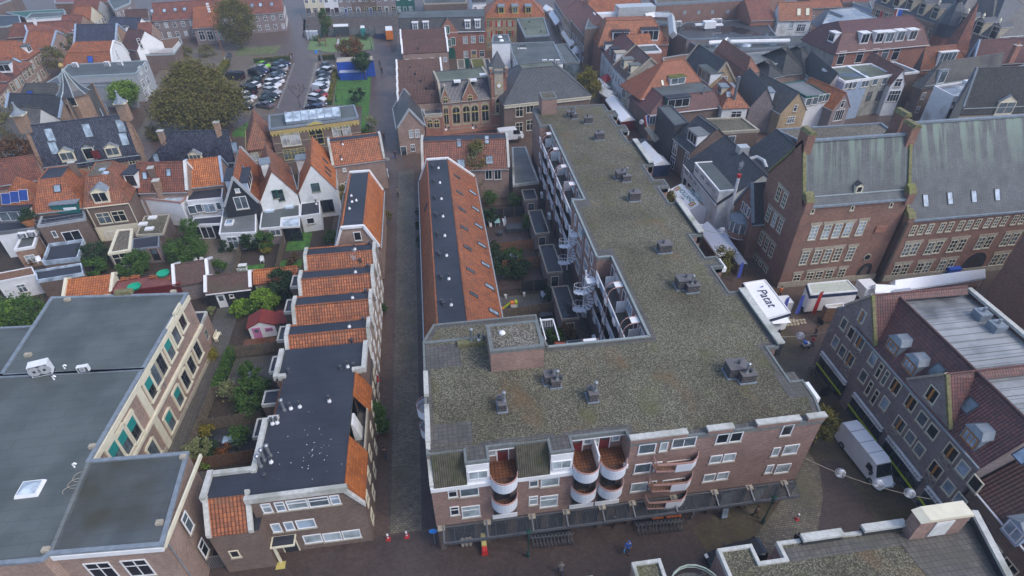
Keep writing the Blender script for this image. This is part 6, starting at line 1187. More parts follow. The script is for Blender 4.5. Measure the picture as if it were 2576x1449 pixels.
b,P=house('house','grey flat roof with red tiled flanks and a white shop-like top floor',W('a3',1300,1075,5.4),W('a3',1985,1000,5.4),10,5.4,[(0,5.4),(2.2,7.8),(7.8,7.8),(10,5.4)],'brick_brown','tile_plum',hips=(3.4,1.0),flatm='felt_grey',gut='white');dormer(b,P['s0'],P['s0'].at(6.2,.6),5,2.0,'flat','green','felt_dark',3,1);flue(b,W('a3',1805,880,7.8),kind='tall')
b,P=HV('small orange hipped house with white wall beside the tall silver flue','a3',(1990,1012),(2228,1004),9,5.8,8.6,roof=OR,wall='whitewash',hips=(3,0));dorm(b,P['s1'],'a3',1950,880,2.4,1.6,'flat','cream','zinc',2,1,back=3);skyl(b,P['hl'],'a3',[(2045,890)],1.1,1.3);wins(b,P['left'],'a3',[(2115,1080)],2.2,1.5)
m=MB();m.tube([W('a3',2055,1110,3),W('a3',2055,1110,3)+V((0,0,8.5))],.3,'steel',10);m.build('flue_stack',b)
b,P=HV('orange gambrel house behind the small white dormer, mid right','a3',(2165,757),(2360,745),17,6,10,roof=OLD,wall='brick_grey',hips=(2.5,0),zh=7.5,faces=('left',),zs=(2,4.5));
b,P=HV('dark tiled house with white side dormer and yellow-brown brick gable','a3',(1840,812),(2118,790),14,5.8,10.5,roof=BLK,wall='brick_yellow',cop='stone');dorm(b,P['s1'],'a3',1800,760,6,2.4,'flat','white','felt_grey',3,1,back=3);wins(b,P['left'],'a3',[(2000,745)],1.5,1.2)
FL('grey flat roof between orange gambrel and dark gables','a3',[(2250,1010),(2120,872),(2415,860),(2480,985)],4.5,'brick_grey','felt_grey');FL('pale grey flat roof with brown brick chimneys, right of the orange gambrel','a3',[(2340,640),(2165,512),(2420,490),(2520,600)],7,'greywall','felt_light')
b,pl=FL('wide wet dark roof mirroring the sky, carrying white ventilation units','a3',[(1650,372),(1495,285),(1640,214),(2380,184),(2500,350)],6.5,'brick_grey','felt_wet','zinc')
for i,(x,y)in enumerate(((1522,258),(1565,256),(1898,235),(1942,233))):acbox(W('a3',x,y,6.5),1.6,.8,1.6,'ventilator on the wide wet roof, %s'%('leftmost by the brick wall','second by the brick wall','left of the back pair','right of the back pair')[i])
m=MB();c=W('a3',1850,275,6.5);m.box(c.x-1.6,c.x+1.6,c.y-1,c.y+1,6.9,8.6,'white');m.box(c.x-4,c.x-1.6,c.y-.4,c.y+.6,7.6,8.0,'white');m.box(c.x+1.6,c.x+4,c.y-.4,c.y+.6,7.3,7.7,'white');m.box(c.x-1,c.x+1,c.y-.6,c.y+.6,6.5,6.9,'steel');m.build('air_handler',b)
b,pl=FL('long blank brick hall wall with small louvres under a gravel roof','a3',[(1355,50),(1310,-70),(2600,-90),(2400,-10),(2135,2)],11,'brick_red2','gravel_pale','zinc',.4,.5)
for x in(1630,1762,1892,2035):win(b,pl[4],pl[4].hit('a3',x,118-(x-1630)*.02),1.0,1.0,2,1,'zinc','greywall',None)
b,pl=FL('grey flat roof with two domed rooflights and a thick white duct','a3',[(1835,492),(1640,385),(2415,352),(2800,345),(2900,440)],5.5,'brick_grey','felt_grey','zinc',.3)
for x,y in((1960,432),(2188,425),(2440,408)):m=MB();m.lathe(W('a3',x,y,5.5),[(1.9,0),(1.7,.4),(1.0,.9),(.05,1.2)],'glass_panel',12);m.build('dome',b)
m=MB();m.tube([W('a3',1860,430,5.6),W('a3',1860,405,6.6),W('a3',2000,395,6.6),W('a3',2030,370,6.6),W('a3',2060,395,6.6),W('a4',200,385,6.6)],.55,'white',8);m.build('duct',b)
FL('roof terrace with reddish pergola behind the orange corner roof','a3',[(1430,580),(1420,550),(1590,520),(1800,505),(1700,570)],6,'brick_brown','wood')
b,pl=FL('narrow black painted brick house with white windows on the market street','a3',[(1375,1010),(1535,1190),(1665,1160),(1500,995)],8,'anthracite','felt_grey','anthracite',wf=());wp_=min(pl,key=lambda q:q.n.x);wins(b,wp_,'a3',[(1325,1135),(1405,1205),(1455,1270),(1430,1410),(1492,1300)],1.3,1.7,2,1,'white','glass_mid')
b,P=house('house','blue-black tiled house with white box dormer beside the black painted house',W('b3',1530,90,6.2),W('b3',1690,225,6.2),9,6.2,[(0,6.2),(4.0,9.8),(4.6,9.8),(9,6)],'brick_brown',BLK,flatm='felt_grey');dorm(b,P['s0'],'a3',1690,1350,3.2,2.0,'flat','white','felt_light',3,1);AW(b,P,'front',(1.6,4.4),2.4,1.6,2.2)
b,pl=FL('brown brick house with gravel roof and white edge above the black slate gable','a3',[(1905,1262),(1740,1130),(2170,1115),(2330,1235)],8.0,'brick_brown','gravel','stone',.25,.35);win(b,pl[0],pl[0].hit('b3',2068,120),1.4,1.9,1,1,'white','glass_mid')
b,P=house('house','white fronted house with steep black roof and wide dormer opposite the chip stall',(41.9,88.6),(41.9,74.6),12.5,5.6,10.2,'whitewash',BLK,cop=None,gut='white');m=MB();prism(m,R4(41.8,45.6,75.0,84.6),5.0,7.6,'whitewash','felt_grey');rim(m,R4(41.8,45.6,75.0,84.6),7.6,.1,.15,'white',.1,.2);m.build('dormer',b)
wfp=Plane((41.78,84.6,0),(-1,0,0))
for i in range(4):win(b,wfp,V((41.78,83.4-i*2.3,6.9)),1.5,.9,3,2,'white','glass_mid',None)
for i in range(3):win(b,P['front'],V((41.9,87.2-i*1.9,4.6)),1.5,.9,4,2,'white','glass_mid',None);win(b,P['front'],V((41.9,87.2-i*1.9,2.2)),1.5,2.6,1,1,'white','glass_dark',None)
m=MB();m.tube([(43.9,74.2,0),(43.9,74.2,10.2)],.22,'white',10);m.tube([(43.9,74.2,10.2),(43.9,74.2,10.7)],.3,'red',10);m.build('flue_stack',b)
m=MB();m.tube([(48.4,80,10),(49.5,80,10.3),(50.2,79,10.1),(50.3,78,9.4)],.3,'metal_pale',8);m.box(47.6,49.2,82,83.4,9.6,11.0,'metal_pale');m.build('extract_duct',b)
b,P=house('house','second steep black roof left of the brick school tower',(52.5,90),(52.5,74.8),11,5.5,10,'brick_brown',BLK)
b,P=house('house','brick gable house with round white bay window beside the school tower',(44.0,67.7),(53,67.7),5.8,6.2,11.0,'brick_school',BLK,cop='zinc',gable_cop=(1,0));gf=P['left'];wins(b,gf,Z1,[(1620,1030),(1672,1080),(1712,1130)],.7,1.5,1,1,'white','glass_mid')
m=MB();m.lathe((44.0,70.6,2.6),[(1.7,0),(1.7,.9)],'brick_school',18);m.lathe((44.0,70.6,3.5),[(1.68,0),(1.68,1.7)],'glass_mid',18);m.lathe((44.0,70.6,5.2),[(1.85,0),(1.85,.2),(.1,.9)],'zinc',18);m.lathe((44.0,70.6,2.4),[(1.4,0),(1.85,.25)],'white',18)
for k in range(12):a=2*math.pi*k/12;m.box(44.0+1.7*math.cos(a)-.06,44.0+1.7*math.cos(a)+.06,70.6+1.7*math.sin(a)-.06,70.6+1.7*math.sin(a)+.06,3.5,5.25,'white')
m.build('bay_window',b)
# ---- upper right ----
b,pl=FL('mossy gravel flat roof directly behind the brick school tower','D',[(2040,372),(1950,328),(2215,312),(2255,340)],8.5,'brick_dark','gravel_pale','zinc',.3,.3)
b,P=HV('tall narrow orange roofed house above a white rear wall','a4',(100,188),(412,180),16,8,11.5,roof=OR,wall='whitewash',ridge='v')if False else gab('house','tall narrow orange roofed house above a white rear wall','a4',(100,190),(412,182),(250,20),8,12,None,wall='whitewash',roof=OR);skyl(b,P['s0'],'a4',[(292,112),(374,110)],1.2,2.0,'cream');wins(b,P['front'],'a4',[(222,235),(292,262),(330,262)],1.3,2,2,2)
b,P=house('house','reddish brick house with white windows cut by the orange roof at the top',W('a4',-160,190,8),W('a4',60,180,8),12,8,12,'brick_red',RD);AW(b,P,'right',(2,5,7),2.4,1.3,2.2,'cream');AW(b,P,'front',(2,5),2.4)
b,pl=FL('white building with pale flat roof and a black slate slope','a4',[(490,262),(585,95),(815,70),(1060,185),(820,215),(660,200)],8.5,'white','felt_white','zinc',wf=(0,),zs=(2,5));slope(b,[W('a4',385,225,6.5),W('a4',490,262,6.5),W('a4',715,150,8.9),W('a4',550,85,8.9)],'slate')
b,P=house('apartment_building','red brick block under a brown mansard roof with a row of five white dormers',W('a4',640,492,7.5),W('a4',1520,412,7.5),13,7.5,[(0,7.5),(2.6,11),(6.5,12.6),(10.4,11),(13,7.5)],'brick_red','tile_plum',hips=(3.5,1.5),endwall='render_stain',gut='white',over=.3)
for x,y in((900,412),(1035,405),(1132,400),(1235,388),(1350,380)):dorm(b,P['s0'],'a4',x,y,2.4,2.4,'flat','white','white',2,1)
dorm(b,P['hl'],'a4',585,395,2.2,2.2,'flat','white','white',1,1);wins(b,P['front'],'a4',[(690,545),(865,528),(1000,520),(1102,512),(1205,505)],2.0,3.2,1,2,'white',['glass_mid','glass_dark'])
for A_,B_,R_,lab in(((130,700),(370,680),(250,580),'left one of two mossy dark hipped roofs before the pool roofs'),((345,690),(540,640),(420,480),'right one of two mossy dark hipped roofs, reaching behind the blue wall')):HL(lab,'a4',A_,B_,R_,6,10,roof='tile_moss',D=12,hips=(4,4),wall='brick_pink')
HL('small dark pyramid roof at the left of the mossy hipped roofs','a4',(0,740),(150,705),(60,600),6,8.6,roof=BLK,D=7,hips=(3.4,3.4))
b,pl=FL('pale blue rendered rear wall under a flat roof holding a puddle','a4',[(722,778),(512,652),(742,625),(955,745)],8.5,'bluewall','felt_green','white',.2,.3);wins(b,pl[3],'a4',[(755,808),(800,803),(915,790)],2.0,1.4,2,1,'white','glass_mid')
m=MB();c=W('a4',800,705,8.53);m.poly([c+V((3.4*math.cos(a),1.5*math.sin(a)*(1+.2*math.sin(3*a)),0))for a in[i*.35 for i in range(18)]],'puddle');m.build('puddle',b)
b,pl=FL('stained grey plaster rear house between the blue wall and white gable','a4',[(955,745),(742,625),(962,605),(1190,708)],8.3,'render_stain','felt_green','white',.2,.3);wins(b,pl[3],'a4',[(1010,770),(1100,762)],1.5,1.5,1,1,'white','glass_mid');wins(b,pl[3],'a4',[(952,912),(1045,905)],1.4,2.2,1,2,'brown_frame' if 'brown_frame' in MATS else 'wood','glass_mid')
FL('flat roof with one rooflight and brown stain next to the dark red wall','a4',[(1190,708),(962,605),(1190,588),(1425,682)],8.2,'brick_brown','felt_stain','white',.2,.3)
b,P=HL('old red roof with big white box dormer below the pointed red spire','a4',(1440,655),(1925,612),(1640,448),7.5,12,roof=OLD,hipx=((1350,478),(1825,440)),wall='brick_dark',hips=(0,0));dorm(b,P['s0'],'a4',1660,620,4.6,3.0,'flat','white','white',4,1)
b,P=HV('white boarded gable house with small balcony and red tiled flank','a4',(1162,795),(1292,790),12,7,10,roof=RD,wall='white');wins(b,P['left'],'a4',[(1228,780)],1.5,1.8,2,2);wins(b,P['left'],'a4',[(1185,905)],2.6,2.4,4,2,'white','glass_dark')
b,P=HL('dark slate roof with white dormer next to a grey tiled ridge','a4',(1480,800),(2180,690),(1900,608),7.5,11.5,roof=GRY,wall='brick_brown',hips=(3.5,0));dorm(b,P['s0'],'a4',1620,790,2.2,2.8,'flat','white','zinc',1,1);AW(b,P,'front',(2,5),2.6)
b,pl=FL('white steel and glass apartment with a bright wet flat roof','a4',[(1752,920),(1565,822),(2080,742),(2240,805),(2150,885)],8.5,'whitewash','felt_white','white',.3,.2);
for j,z in enumerate((2.2,5.2,7.3)):
 for k in range(4):win(b,pl[0],pl[0].at(1.3+k*2.6,z),2.4,2.4 if j<2 else .9,2,1,'white','glass_dark',None)
m=MB();c=W('a4',1915,785,8.6);m.box(c.x-1.3,c.x+1.3,c.y-.9,c.y+.9,8.5,9.1,'white');m.build('rooflight',b)
FL('grey ribbed flat roof with square rooflight near the right edge','a4',[(2240,800),(2090,745),(2320,640),(2600,560),(2700,700)],8.7,'brick_grey','felt_light','zinc')
b,P=HL('big black slate roof with arched dormer behind the school at the right edge','a4',(1840,1010),(2600,980),(2420,740),8,15,roof=BLK,wall='render_beige',cop='zinc');dorm(b,P['s0'],'a4',2210,1080,3.6,2.6,'gable','cream','zinc',2,1,'cream')
b,P=HL('plum dark roof with white barge board and brick chimney, upper right edge','a4',(1925,612),(2480,580),(2120,450),8,13,roof='tile_plum',wall='brick_brown',cop='bluewall');chimney(b,W('a4',2310,520,12),1.2,1,2,'brick_red',2)
b,pl=FL('white rear extension with long grey-green flat roof, below the mossy roofs','a4',[(362,915),(130,790),(340,762),(580,900)],7,'white','felt_light','green',.15,.2);wins(b,pl[3],'a4',[(390,960),(440,950),(505,930),(545,920)],1.5,1.6,1,1,'white','glass_mid')
b,P=HV('little bright orange gable house with French doors','a4',(612,1030),(772,1000),10,5.0,8.0,roof='tile_bright',wall='brick_grey');wins(b,P['left'],'a4',[(702,980)],.9,1.6,1,2);wins(b,P['left'],'a4',[(668,1085)],2.4,2.4,4,1,'white','glass_dark')
b,P=HV('yellow brick gable house with dark grey tiles, mid right','a4',(120,1065),(362,1030),12,5.2,9,roof=GRY,wall='brick_yellow');wins(b,P['left'],'a4',[(258,1020)],.9,1.4,1,2);wins(b,P['left'],'a4',[(215,1130)],1.8,1.5,3,2)
b,P=HV('dark gambrel roof with weathered boarded gable end','a4',(540,850),(680,850),15,6,9.5,roof='tile_moss',wall='whitewash')
b,P=HV('slate-black roofed house with white side dormer left of the yellow brick gable','a4',(-170,1010),(60,1010),12,5.5,9.5,roof=BLK,wall='brick_grey');dorm(b,P['s0'],'a4',20,930,3,1.8,'flat','white','zinc')
b,P=house('town_hall','old town hall front of striped brick and stone with gabled dormers and red shutters',W('a4',1010,20,10),W('a4',1735,268,10),16,10,18,'brick_stonestripe',SLT,hips=(0,6),gut='stone',cat='town hall')
for i in range(9):
 c=P['s0'].at(3+i*4.6,.5);dormer(b,P['s0'],c,2.2,3.0,'gable','stone','slate',1,2,'cream','glass_dark');m=MB();m.lathe(c+V((0,0,3.7)),[(.3,0),(.2,.3),(.4,.5),(.1,1.1)],'cream',6);m.build('finial',b)
for z in(2.5,7.2):
 for i in range(12):
  x=2.5+i*3.4
  if x<P['Lf']-2:win(b,P['front'],P['front'].at(x,z),1.7,2.6,2,2,'cream','glass_dark','stone')
  if i%3==0 and x<P['Lf']-2:m=MB();o_=P['front'].at(x+1.4,z,.06);m.obox(o_,P['u'],(0,0,1),P['front'].n,.4,1.2,.04,'red');m.build('shutter',b)
for i in range(8):skyl(b,P['s0'],'a4',[(1300+i*90,10+i*25)],.9,1.4,'zinc')if i in(1,4,6)else None
b,P=house('town_hall','stone and brick wing with grey slate hipped roof at the right edge',W('a4',1740,245,10),W('a4',2095,345,10),20,10,18,'brick_grey',SLT,hips=(0,7),gut='white',cat='town hall');AW(b,P,'front',(2.5,5.6,8.6),3.2,1.6,2.2)
b,P=house('town_hall','long wing of brick bands under mossy grey slates at the right edge',W('a4',2095,345,10),W('a4',2800,300,10),22,10,18,'brick_grey',GRY,hips=(7,0),gut='white',cat='town hall');AW(b,P,'front',(2.5,5.6,8.6),3.2,1.6,2.2)
c=W('a4',1770,450,9);m=MB();q=[(c.x-1.8,c.y-1.8),(c.x+1.8,c.y-1.8),(c.x+1.8,c.y+1.8),(c.x-1.8,c.y+1.8)];prism(m,q,0,9,'brick_red');
for i in range(4):m.poly([(*q[i],9),(*q[(i+1)%4],9),(c.x+.8,c.y,19)],'tile_red')
single(m,'turret',(c.x,c.y,0),'sharp red tiled spire beside the town hall','tower')
c=W('a4',1670,330,8);m=MB();m.lathe((c.x,c.y,0),[(3,0),(3,8),(3.3,8.2)],'brick_red',8);m.lathe((c.x,c.y,8),[(3.2,0),(3.0,3),(2.0,6),(1,7.5),(.6,8),(.9,8.2),(.9,9.6),(1.2,9.8),(.3,12.5),(.02,15)],'slate',8);single(m,'turret',(c.x,c.y,0),'small domed slate turret with lantern at the town hall corner','tower')
fl=empty('flag',W('a4',1180,70,12),'Dutch red, white and blue flag hanging from a white pole on the town hall','flag');c=W('a4',1245,110,12)
m=MB();m.tube([W('a4',1330,95,13),W('a4',1190,78,13)],.14,'white',6);m.build('pole',fl)
for k,mt in enumerate(('red','white','blue')):m=MB();p0=W('a4',1232+k*14,92,12.7);m.obox(p0+V((0,0,-2.3)),(1,0,0),(.08,0,-1),(0,1,0),.55,2.6,.05,mt);m.build('stripe',fl)
for i,(A_,B_,R_,rf,lab)in enumerate((((560,60),(690,50),(620,0),RD,'red roof tip at the top edge beside the market street'),((2140,60),(2415,60),(2280,20),BLK,'flat dark roof with white rooflight at the top edge'))):HL(lab,'a3',A_,B_,R_,7,9,roof=rf,D=8)
b,P=HL('orange roof strip left of the white pale-roofed building at the top','a4',(420,70),(700,60),(560,15),8,10.5,roof=OR,D=9);AW(b,P,'front',(2,5),2.5)
b,P=HL('red roof and brick gables right of the orange strip at the top','a4',(700,20),(960,20),(830,-40),8,10.5,roof=RD,D=9);AW(b,P,'front',(2,5),2.5)
FL('pale blue-grey house with small arched windows near the striped town hall','a4',[(800,30),(815,5),(960,20),(985,90)],8,'bluewall','felt_grey',wf=(0,),zs=(5,))
b,pl=FL('low white market-side garage behind the brick block end','b3',[(10,545),(0,190),(130,185),(255,515)],3.6,'brick_dark','felt_light','coping',.2,.3,name='garage')
# ================= GROUND OF THE PARK =================
ZP=(820,180,4.025)
sheetp('park_path','a1',[(1250,1330),(1420,1050),(1480,700),(1700,460),(2060,440),(2415,420),(2415,560),(2150,620),(2020,800),(1900,1330)],'pave_square',2)
sheet('parking',[W(ZP,*p)for p in[(180,560),(420,170),(1060,150),(1330,100),(2000,120),(2000,200),(1960,1100),(500,1100)]],'pave_square',3)
sheet('road',[W('D',*p)for p in[(705,160),(738,0),(722,-60),(775,-60),(765,130),(790,150),(760,290),(690,290)]],'pave_red',4)
sheet('lawn',[W('a2',*p)for p in[(765,700),(1090,690),(1060,1130),(985,1290),(1000,1000),(735,990)]],'grass',4)
sheet('lawn_strip',[W('a2',*p)for p in[(0,445),(245,425),(190,515),(0,520)]]+[W('a1',2220,530),W('a1',2250,450)],'grassdull',5)
sheet('lawn_corner',[W('a1',*p)for p in[(2190,1290),(2200,1240),(2415,1100),(2415,1290)]],'grass',4)
sheet('play_turf',[W('a2',*p)for p in[(485,470),(515,360),(1095,350),(1115,465),(700,495)]],'playturf',5)
sheet('building_site',[W('a2',*p)for p in[(440,350),(450,170),(1340,140),(1330,480),(1280,500),(1260,400),(1120,360)]],'mud',4)
m=MB()
for a,e,n in(((1320,275),(1065,965),34),((1680,270),(1480,960),34)):
 for i in range(n):p=W(ZP,*a).lerp(W(ZP,*e),i/(n-1));m.poly([(p.x-.22,p.y-.1,.024),(p.x+.22,p.y-.1,.024),(p.x+.22,p.y+.1,.024),(p.x-.22,p.y+.1,.024)],'paint_line')
tag(m.build('bay_marking'),kind='structure')
# ================= PLANTS =================
LS=0
def leaves(m,c,rx,ry,rz,n,s,mat,seed,hollow=.55,clumps=None):
 r=random.Random(seed);c=V(c);k=clumps or max(6,n//80);cl=[]
 for i in range(k):
  d=V((r.gauss(0,1),r.gauss(0,1),r.gauss(0,1))).normalized()*(hollow+(1-hollow)*r.random()**.5);cl.append(V((d.x*rx,d.y*ry,d.z*rz)))
 cr=.3*(rx+ry+rz)/3*(1.6 if k<12 else .85)
 for i in range(n):
  p=c+cl[r.randrange(k)]+V((r.gauss(0,cr),r.gauss(0,cr),r.gauss(0,cr*.8)))*.6
  if p.z<.05:p.z=.05+r.random()*.2
  a=V((r.gauss(0,1),r.gauss(0,1),r.gauss(0,.6))).normalized()*s;b=a.cross(V((r.gauss(0,1),r.gauss(0,1),r.gauss(0,1)))).normalized()*s*.7
  m.poly([p-a,p+b,p+a,p-b],mat)
def tree(label,c,rx,rz,n,s,mat,mat2=None,h=None,cat='tree',name='tree',ry=None,trunk=.22,group=None,twigs=10):
 """c: crown centre"""
 global LS;LS+=1;c=V(c);t=empty(name,(c.x,c.y,0),label,cat,group);r=random.Random(LS);m=MB()
 m.tube([(c.x,c.y,-.1),(c.x+.1,c.y,c.z*.4),(c.x,c.y+.1,c.z)],[trunk,trunk*.75,trunk*.4],'bark',8)
 for i in range(twigs):
  a=r.random()*6.28;q=V((math.cos(a)*rx*.75,math.sin(a)*rx*.75,r.uniform(-.3,.75)*rz));z0=c.z*r.uniform(.35,.8);m.tube([(c.x,c.y,z0),V((c.x,c.y,z0))*.5+(c+q)*.5+V((0,0,-.1*rz)),c+q],[trunk*.4,trunk*.25,trunk*.08],'bark',5)
 m.build('trunk',t);m=MB();leaves(m,c,rx,ry or rx,rz,n,s,mat,LS*7);
 if mat2:leaves(m,c,rx*.9,rx*.9,rz*.9,n//3,s,mat2,LS*9)
 m.build('crown',t);return t
def shrub(label,c,rx,rz,n=900,s=.16,mat='leaf_green',ry=None,name='shrub',group=None,mat2=None):
 global LS;LS+=1;m=MB();c=V(c);m.tube([(c.x,c.y,max(0,c.z-rz)),(c.x,c.y,c.z)],.05,'bark',5);leaves(m,c,rx,ry or rx,rz,n,s,mat,LS*5,.5)
 if mat2:leaves(m,c,rx,ry or rx,rz,n//3,s,mat2,LS*3,.7)
 return single(m,name,(c.x,c.y,0),label,'plant',group)
bt=tree('huge spreading olive-brown tree beside the parking lot',W('D',500,262,5.5),8.6,4.4,21000,.22,'leaf_olive','leaf_olive2',trunk=.55,twigs=26)
m=MB();leaves(m,W('D',488,205,8.5),5.0,5.0,3.8,9500,.22,'leaf_olive',91);leaves(m,W('D',492,215,8.0),5.0,5.0,4.0,4000,.19,'leaf_olive2',92);m.build('crown',bt)
tree('tall olive tree in front of the red terrace at the top',W('D',590,52,7.5),5.2,5.6,9000,.22,'leaf_olive',trunk=.3)
tree('narrow conical tree on the edge of the playground',W('a2',648,210,4.2),1.7,3.6,2600,.18,'leaf_green','leaf_olive',trunk=.15)
tree('reddening young tree beside the blue cabin',W('a2',875,455,4.0),3.4,2.5,3200,.19,'leaf_autumn','leaf_olive',trunk=.15)
tree('dark green round tree overlapping the blue cabin',W('a2',1003,580,4.6),2.2,2.2,3000,.17,'leaf_dark','leaf_green',trunk=.13)
tree('slender pale green birch between the orange rows',W('D',1197,418,5.2),1.9,4.6,5200,.14,'leaf_olive','leaf_pale',trunk=.13)
tree('olive tree at the left edge before the medieval hall',W('D',42,325,5),4.2,3.6,6000,.18,'leaf_olive',trunk=.25)
tree('rusty autumn tree at the left edge below the olive one',W('D',25,385,4),4.2,2.8,4500,.18,'leaf_rust','leaf_autumn',trunk=.2)
tree('small green tree between red roofs, upper left',W('a1',615,405,4.5),2.4,2.4,1800,.18,'leaf_olive');tree('dark street tree beside the orange mansard, upper left',W('a1',520,565,4),2.4,3.2,2000,.18,'leaf_olive')
tree('yellow street tree on the market street',W('a3',722,795,4),2.6,3.6,4200,.18,'leaf_yellow','leaf_olive',trunk=.15)
tree('thin green-brown tree between block and school',W('b3',1985,1280,4.5),1.6,2.6,1300,.12,'leaf_olive',trunk=.12);tree('yellow-green tree at the block corner behind the van',W('D',2068,1066,3.6),1.1,2.2,1900,.11,'leaf_olive','leaf_yellow',trunk=.12)
tree('weeping green tree left of the grey office roof',W('D',48,800,3.2),3.3,2.4,5000,.15,'leaf_green','leaf_lime',trunk=.18)
tree('lime green ball tree climbing the white wall by the chapel',W('a1',1165,880,4),2.9,2.6,4200,.2,'leaf_lime','leaf_green')
t_=empty('tree',W('a2',415,1010,0),'bare leafless tree in the parking lane','tree');m=MB();r_=random.Random(5);o=W('a2',415,1010,0)
def limb(p,d,L,r,k):
 q=p+d*L;m.tube([p,q],[r,r*.6],'bark',5)
 if k:
  for i in range(3):limb(q,(d+V((r_.gauss(0,.5),r_.gauss(0,.5),r_.random()*.3))).normalized(),L*.68,r*.6,k-1)
limb(o,V((0,0,1)),2.2,.1,4);m.build('trunk',t_)
